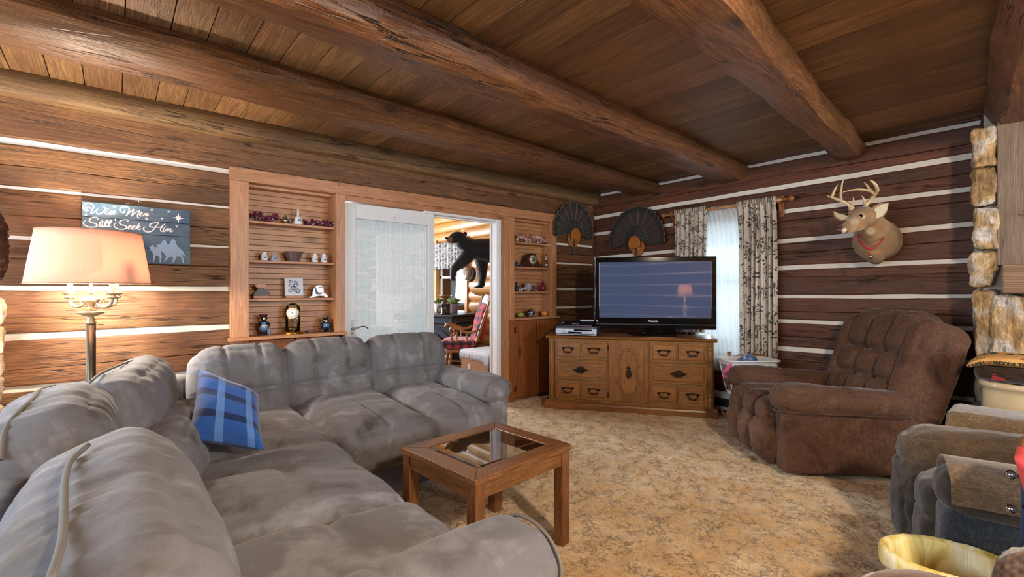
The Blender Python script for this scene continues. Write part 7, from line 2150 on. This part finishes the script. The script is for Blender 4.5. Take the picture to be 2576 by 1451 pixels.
# coffee pot, planters, lantern
cp_ = at(1121, 790, 6.95)
pot = thing('enamel_pot', 'black speckled enamel pot standing on the stove', 'pot', (cp_.x, cp_.y, .836))
m = MB(); m.lathe([(.085, 0), (.088, .008), (.072, .02), (.070, .15), (.074, .158), (.068, .160), (.06, .02), (0, .015)], (cp_.x, cp_.y, .836), 32); m.build('pot_body', plain('speckled_enamel', '#15181e', .12), pot)
m = MB(); q = Vector((cp_.x, cp_.y, .836)); sd_ = Vector((-.65, -.76, 0)); m.tube([q + sd_ * .07 + Vector((0, 0, .12)), q + sd_ * .12 + Vector((0, 0, .10)), q + sd_ * .12 + Vector((0, 0, .04)), q + sd_ * .075 + Vector((0, 0, .03))], .007, 8, sub=4); m.build('handle', M_BLACK, pot)
def planter(px, py, dep, s_, label, col, seed, w=1.0):
    q = at(px, py, dep); th = thing('planter', label, 'plant pot', q)
    m = MB(); m.lathe([(.055 * s_, 0), (.060 * s_, .01), (.082 * s_, .12 * s_), (.086 * s_, .14 * s_), (.078 * s_, .14 * s_), (.07 * s_, .11 * s_), (0, .11 * s_)], q, 28, w, 1); m.build('pot', plain('planter_' + col[1:], col, .4), th)
    random.seed(seed); m = MB()
    for k in range(26):
        a = random.uniform(0, 2 * PI); r = random.uniform(.05, .13) * s_; h = random.uniform(.02, .10) * s_; b_ = q + Vector((0, 0, .12 * s_)); tip = b_ + Vector((r * math.cos(a), r * math.sin(a), h)); mid_ = b_ + Vector((r * .5 * math.cos(a), r * .5 * math.sin(a), h * 1.2)); s2 = Vector((-math.sin(a), math.cos(a), 0)) * .010
        m.add([b_ - s2 * .4, b_ + s2 * .4, mid_ + s2, tip, mid_ - s2], [(0, 1, 2, 3, 4)])
    m.build('foliage', plain('potted_leaf', '#7fa05a', .5), th, solid=.001)
planter(1141, 787, 7.45, 1.05, 'grey-lilac planter with trailing plant on the sun room window sill', '#8d88a0', 5)
planter(1103, 783, 7.7, .95, 'white planter with plant at the door-side end of the window sill', '#d8dae4', 6)
q = at(1121, 764, 7.5); ln = thing('wooden_lantern', 'small wooden pillar stand behind the enamel pot on the window sill', 'stand', (q.x, q.y, SWZ0))
m = MB(); m.lathe([(.05, 0), (.05, .26), (.09, .275), (.10, .29), (.12, .30), (.12, .315)], (q.x, q.y, SWZ0 + .0), 4); m.build('stand_body', M_MAPLE, ln)

# bear on its log shelf
shp = at(1214, 728, 7.0); Yb = 4.07
lg = thing('log_shelf', 'split log shelf with pale cut end carrying the black bear', 'shelf', (shp.x, 4.2, 1.15))
z0 = at(1214, 724, 6.85).z
m = MB(); xl_, xr_ = at(1192, 730, 6.75).x, at(1300, 730, 6.4).x; yl_ = at(1200, 730, 6.75).y
m.add([], [])
n = 20; vs = []
for x in (xl_, xr_ + .3):
    for k in range(n + 1): a = PI * k / n; vs.append((x, 4.14 - .26 * math.cos(a), z0 - .004 - .12 * math.sin(a)))
fs = [(k, k + 1, n + 2 + k, n + 1 + k) for k in range(n)] + [(0, n + 1, 2 * n + 1, n)] + [tuple(reversed(range(n + 1))), tuple(range(n + 1, 2 * n + 2))]
m.add(vs, fs, flat=True); m.build('log_slab', M_SUNLOG, lg)
m = MB(); m.bx(xr_ - .35, xr_ + .3, 4.30, 4.40, z0 - .004, z0 + .42); m.build('bark_slab', wood('bark_slab_wood', '#a08868', '#7d6a52', '#4a3c2c', 'Z', 1, .8, .5, .6, .8, .2), lg, bevel=.02)
M_BEAR = None
def B_(cx, cy, dep): return at(1080 + cx / 6.595, 540 + cy / 6.595, dep)
borg = B_(860, 1215, 6.8)
bear = thing('bear_mount', 'mounted black bear standing on a split log seen through the doorway', 'mounted bear', borg)
def LB3(cx, cy, dep): return tuple(B_(cx, cy, dep) - borg)
M_BEAR = fur_mat('black_bear_coat', '#0c0e14', '#171b26', [(LB3(330, 405, 6.50), .055, '#8a6648'), (LB3(300, 430, 6.5), .04, '#7a5a40')], rough=.55)
mb = MB()
mb.loft([B_(1500, 640, 6.9), B_(1330, 640, 6.87), B_(1150, 610, 6.83), B_(1000, 590, 6.8), B_(860, 575, 6.77), B_(740, 560, 6.74), B_(640, 520, 6.70), B_(560, 470, 6.66), B_(500, 420, 6.62)],
        [(.17, .20), (.19, .215), (.19, .20), (.185, .175), (.175, .16), (.155, .14), (.125, .115), (.105, .10), (.09, .085)], 22, sub=4)
mb.loft([B_(560, 430, 6.66), B_(500, 385, 6.62), B_(430, 375, 6.60), B_(375, 390, 6.56), B_(320, 405, 6.53), B_(282, 400, 6.51)], [(.08, .08), (.092, .088), (.085, .078), (.058, .052), (.040, .036), (.026, .024)], 18, sub=4)
mb.loft([B_(420, 440, 6.58), B_(350, 450, 6.54), B_(300, 442, 6.52)], [(.05, .03), (.035, .020), (.016, .010)], 12, sub=3)
mb.loft([B_(640, 640, 6.70), B_(600, 720, 6.66), B_(520, 800, 6.60), B_(440, 870, 6.55), B_(400, 930, 6.53), B_(392, 1010, 6.52), B_(388, 1095, 6.50)], [.125, .10, .078, .062, .050, .042, .032], 16, sub=3)
mb.loft([B_(870, 640, 6.82), B_(870, 780, 6.86), B_(880, 900, 6.88), B_(880, 1010, 6.88), B_(868, 1120, 6.88), B_(862, 1180, 6.86)], [.130, .098, .078, .060, .052, .050], 16, sub=3)
mb.loft([B_(868, 1188, 6.87), B_(820, 1195, 6.83), B_(775, 1208, 6.80), B_(745, 1222, 6.78)], [(.05, .028), (.052, .026), (.044, .020), (.03, .012)], 12, sub=3)
baked(mb, 'bear_body', M_BEAR, bear, .010, 2, .006, 130)
for (a, b, c_, d_) in ((560, 350, 590, 300), (372, 350, 366, 318)):
    if a > 500:
        m = MB(); m.loft([B_(565, 370, 6.66), B_(585, 330, 6.66), B_(597, 300, 6.66), B_(600, 283, 6.66)], [(.028, .014), (.036, .014), (.028, .012), (.008, .006)], 12, up=CAMV, sub=3); m.build('ear', M_BEAR, bear)
        m = MB(); m.loft([B_(580, 350, 6.65) + CAMV * .012, B_(594, 318, 6.65) + CAMV * .012, B_(600, 298, 6.65) + CAMV * .010], [(.012, .006), (.020, .006), (.006, .004)], 10, up=CAMV, sub=3); m.build('inner_ear', plain('bear_ear_inside', '#2a2622', .9), bear)
m = MB(); m.loft([B_(292, 385, 6.50), B_(272, 392, 6.485), B_(268, 404, 6.485)], [(.020, .014), (.022, .016), (.008, .008)], 12, sub=3); m.build('nose', M_BLACK, bear)
m = MB(); m.ball(B_(408, 348, 6.515), .009, 10, 8); m.build('eye', M_EYE, bear)
m = MB(); m.loft([B_(285, 447, 6.505), B_(320, 458, 6.50), B_(375, 445, 6.50)], [.005, .006, .003], 8, sub=3); m.build('mouth', plain('pale_lip', '#b89a88', .5), bear)
for k in range(4): m = MB(); q = B_(742 + k * 14, 1222 + 3 * k, 6.77 - k * .012); m.loft([q, q + Vector((-.012, -.014, -.004)), q + Vector((-.02, -.022, -.014))], [.005, .004, .001], 6); m.build('claw', plain('claw_horn', '#6a6258', .4), bear)
# bark and horn ornament on the wall below the bear's chest
q = B_(660, 1000, 7.42); bo = thing('horn_ornament', 'curved dark horn with pale bark piece on the sun room wall under the bear', 'ornament', q)
m = MB(); m.tube([B_(670, 870, 7.46), B_(730, 920, 7.42), B_(735, 1010, 7.40), B_(700, 1080, 7.38), B_(645, 1105, 7.38)], [.02, .035, .04, .034, .012], 12, sub=4); m.build('horn', plain('dark_horn', '#3a302a', .5), bo)
m = MB(); m.loft([B_(560, 960, 7.50), B_(610, 930, 7.46), B_(650, 960, 7.44), B_(640, 1040, 7.44), B_(590, 1080, 7.46)], [(.02, .05), (.05, .06), (.055, .06), (.05, .05), (.01, .02)], 12, sub=4)
for i, v_ in enumerate(m.v): m.v[i] = v_ + Vector((0, nz(v_.x * 30, v_.z * 30), nz(v_.z * 30, v_.x * 22))) * .02
m.build('bark_piece', plain('pale_bark', '#a89a88', .8), bo)

# big rocking chair with plaid cushions
t = NT('red_buffalo_plaid'); v = t.coord(); sx = t.node('ShaderNodeSeparateXYZ'); t.l.new(t.map(v, (1, 1, 1), (0, 0, -YAW)), sx.inputs[0])
def chk(o_, f, ph=0.0): return t.math('GREATER_THAN', t.math('SINE', t.math('ADD', t.math('MULTIPLY', o_, f), ph)), 0.0)
su = t.math('MULTIPLY', t.math('ADD', t.math('ADD', chk(sx.outputs[0], 62.), chk(sx.outputs[2], 62., .5)), chk(sx.outputs[1], 62.)), .3333)
t.base(t.ramp(su, [(0.0, '#c8283c'), (.3, '#b01c34'), (.6, '#4c1826'), (.9, '#181822')], 'CONSTANT')); t.bump(t.noise(v, 260, 2), .3, .004); t.set(rough=.9, sheen=.3); M_BUFF = t.m
def G(cx, cy, dep): return at(1090 + cx / 6.311, 730 + cy / 6.311, dep)
rch = thing('rocking_chair', 'wooden rocking chair with red and black plaid cushions beyond the doorway', 'chair', (G(450, 900, 6.2).x, G(450, 900, 6.2).y, 0))
DN, DF = 5.95, 6.50
for dep, arm_, post, bot in ((DN, [(268, 660), (285, 608), (330, 600), (420, 625), (520, 672), (620, 668), (735, 618)], (905, 135), (685, 825)), (DF, [(200, 590), (215, 545), (270, 540), (360, 565), (470, 605), (560, 595), (640, 560)], (785, 105), (590, 800))):
    m = MB(); m.loft([G(a, b, dep) for a, b in arm_], [(.022, .022), (.034, .022), (.032, .017), (.026, .016), (.026, .016), (.024, .016), (.018, .014)], 12, sub=4); m.build('arm', M_MAPLE, rch)
    pr_ = [(.012), .018, .012, .020, .017, .020, .017, .021, .018, .018]
    m = MB(); m.loft([G(post[0] + (bot[0] - post[0]) * k / 9, post[1] + (bot[1] - post[1]) * k / 9, dep + .02) for k in range(10)], pr_, 12, sub=4); m.ball(G(post[0] + 4, post[1] - 12, dep + .02), .020, 12, 8); m.build('back_post', M_MAPLE, rch)
    for (xa, ya, yb_) in (((295, 668, 800), (372, 655, 860), (535, 685, 850)) if dep == DN else ((445, 610, 770), (330, 575, 760))):
        m = MB(); m.loft([G(xa, ya + (yb_ - ya) * k / 8, dep) for k in range(9)], [.010, .014, .010, .020, .012, .014, .020, .012, .012], 10, sub=4); m.build('arm_spindle', M_MAPLE, rch)
    lx0 = 285 if dep == DN else 230
    for xa, dx in ((lx0, -40), (lx0 + 330, 60)):
        m = MB(); m.loft([G(xa + dx * k / 8, 960 + 290 * k / 8, dep) for k in range(9)], [.014, .020, .014, .024, .018, .024, .014, .018, .016], 10, sub=4); m.build('leg', M_MAPLE, rch)
    a_ = G(lx0 - 110, 1250, dep); b_ = G(lx0 + 460, 1285, dep)
    m = MB(); zf = .045; m.loft([(a_.x, a_.y, zf + .08), (a_.x * .8 + b_.x * .2, a_.y * .8 + b_.y * .2, zf + .012), ((a_.x + b_.x) / 2, (a_.y + b_.y) / 2, zf - .005), (a_.x * .2 + b_.x * .8, a_.y * .2 + b_.y * .8, zf + .02), (b_.x * 1.05 - a_.x * .05, b_.y * 1.05 - a_.y * .05, zf + .10)], (lambda n: [(.014, .022)] * n)(17), 8, sub=4); m.build('rocker', M_MAPLE, rch)
s0, s1, s2, s3 = G(205, 935, DN - .02), G(690, 935, DN - .02), G(600, 880, DF), G(150, 880, DF)
m = MB(); m.quadbox([Vector((p.x, p.y, .40)) for p in (s0, s1, s2, s3)], [Vector((p.x, p.y, .445)) for p in (s0, s1, s2, s3)]); m.build('seat', M_MAPLE, rch, bevel=.012)
cseat = (s0 + s1 + s2 + s3) / 4
m = MB(); m.pad((cseat.x, cseat.y, .50), ((s1 - s0).length / 2 + .02, (s3 - s0).length / 2, .055), rotz(math.atan2((s1 - s0).y, (s1 - s0).x)), .05, 18, .01, noise3(2, .008)); m.build('seat_cushion', M_BUFF, rch)
# back cushion
TLc, TRc, BRc, BLc = G(745, 175, DF - .12), G(850, 235, DN + .08), G(672, 840, DN + .06), G(590, 820, DF - .12)
m = MB(); nb = (TRc - BLc).cross(TLc - BRc).normalized(); nb = nb if nb.dot(Vector((0, 0, 1.2)) - TLc) > 0 else -nb
for s_ in (1, -1):
    def f(u, v):
        P = (BLc * (1 - u) + BRc * u) * (1 - v) + (TLc * (1 - u) + TRc * u) * v
        h = (max(0., (1 - (2 * u - 1) ** 4) * (1 - (2 * v - 1) ** 4))) ** .5 * (1 + .25 * math.sin(v * 14) * math.sin(u * 6))
        return P + nb * (s_ * .035 * h)
    m.grid(f, 14, 26)
m.build('back_cushion', M_BUFF, rch)
for k in range(1, 5):
    u = k / 5; a_ = TLc * (1 - u) + TRc * u + Vector((.03, .03, 0)); b_ = BLc * (1 - u) + BRc * u + Vector((.03, .03, 0)); m = MB(); m.loft([a_, (a_ + b_) / 2, b_], [.009, .012, .009], 8); m.build('back_spindle', M_MAPLE, rch)
m = MB(); m.loft([G(795, 190, DF - .1), G(835, 150, (DF + DN) / 2), G(890, 150, DN + .05)], [(.02, .055), (.02, .075), (.02, .055)], 12, sub=4); m.build('headrest_pad', plain('white_fleece', '#e2ddd6', .9), rch)
m = MB(); m.loft([G(870, 240, DN + .1), G(820, 560, DN + .1), G(770, 810, DN + .1)], [(.02, .01), (.02, .01), (.018, .01)], 8, sub=4); m.build('cushion_back', plain('red_backing', '#b81c2c', .8), rch)
for ya, yb_, xa, xb in ((1120, 1140, 275, 700), (1190, 1215, 260, 700)):
    m = MB(); m.loft([G(xa, ya, DN), G((xa + xb) / 2, (ya + yb_) / 2, DN), G(xb, yb_, DN)], [.010, .014, .010], 8, sub=3); m.build('stretcher', M_MAPLE, rch)

# pine box table with fringed cloth
bt = thing('pine_box_table', 'low pine box just beyond the doorway under a fringed white cloth', 'table', (-4.37, 3.35, 0))
mb = MB(); mb.bx(-4.645, -4.12, 3.15, 3.56, -.01, .488); mb.build('box_body', M_BOXW, bt, bevel=.004)
q = on_y(1181, 925, 3.149); mb = MB(); mb.bx(q.x - .022, q.x + .022, 3.1475, 3.1495, q.z - .045, q.z + .045); mb.build('tape_patch', plain('masking_tape', '#cdb8a4', .7), bt)
t = NT('white_woven_cloth'); v = t.coord(); t.base(t.mix(t.noise(v, 40, 3), srgb('#dfe2e8'), srgb('#c2c8d4'))); t.bump(t.noise(v, 180, 2), .4, .004); t.set(rough=.9); M_WOVEN = t.m
fc = thing('fringed_cloth', 'white woven cloth with long fringe draped over the pine box', 'cloth', (-4.37, 3.35, .49))
mb = MB()
def cl(u, v):
    x = -4.73 + .66 * u; y = 3.10 + .52 * v; z = .4935
    ex = max(0, -4.645 - x) + max(0, x + 4.12); ey = max(0, 3.15 - y) + max(0, y - 3.56)
    if ex > 0: x = (-4.651 if x < -4.4 else -4.114); z -= ex * .95
    if ey > 0: y = (3.144 if y < 3.3 else 3.566); z -= ey * .95
    return (x + .003 * nz(u * 9, v * 9), y - .002 * abs(nz(u * 15, v * 3)), z + .0015 * nz(u * 12, v * 12))
mb.grid(cl, 44, 40); mb.build('cloth', M_WOVEN, fc, solid=.003)
random.seed(4); mb = MB()
for k in range(95):
    u = k / 94; x = -4.655 + .545 * u + random.uniform(-.003, .003); l = random.uniform(.04, .065) + (.10 * max(0, (u - .80)) * 5 * .8); z0_ = .447
    mb.loft([(x, 3.141, z0_ + .01), (x + random.uniform(-.006, .006), 3.136, z0_ - l * .5), (x + random.uniform(-.012, .012), 3.139, z0_ - l)], [.0032, .003, .0012], 5)
for k in range(60):
    y = 3.14 + .43 * k / 59; l = random.uniform(.05, .09) + .05; mb.loft([(-4.111, y, .46), (-4.105, y + random.uniform(-.01, .01), .455 - l)], [.003, .001], 5)
for k in range(60):
    y = 3.14 + .43 * k / 59; l = random.uniform(.04, .07); mb.loft([(-4.654, y, .43), (-4.66, y + random.uniform(-.01, .01), .43 - l)], [.003, .001], 5)
fr2 = mb.build('fringe', M_WOVEN, fc); fr2['kind'] = 'stuff'
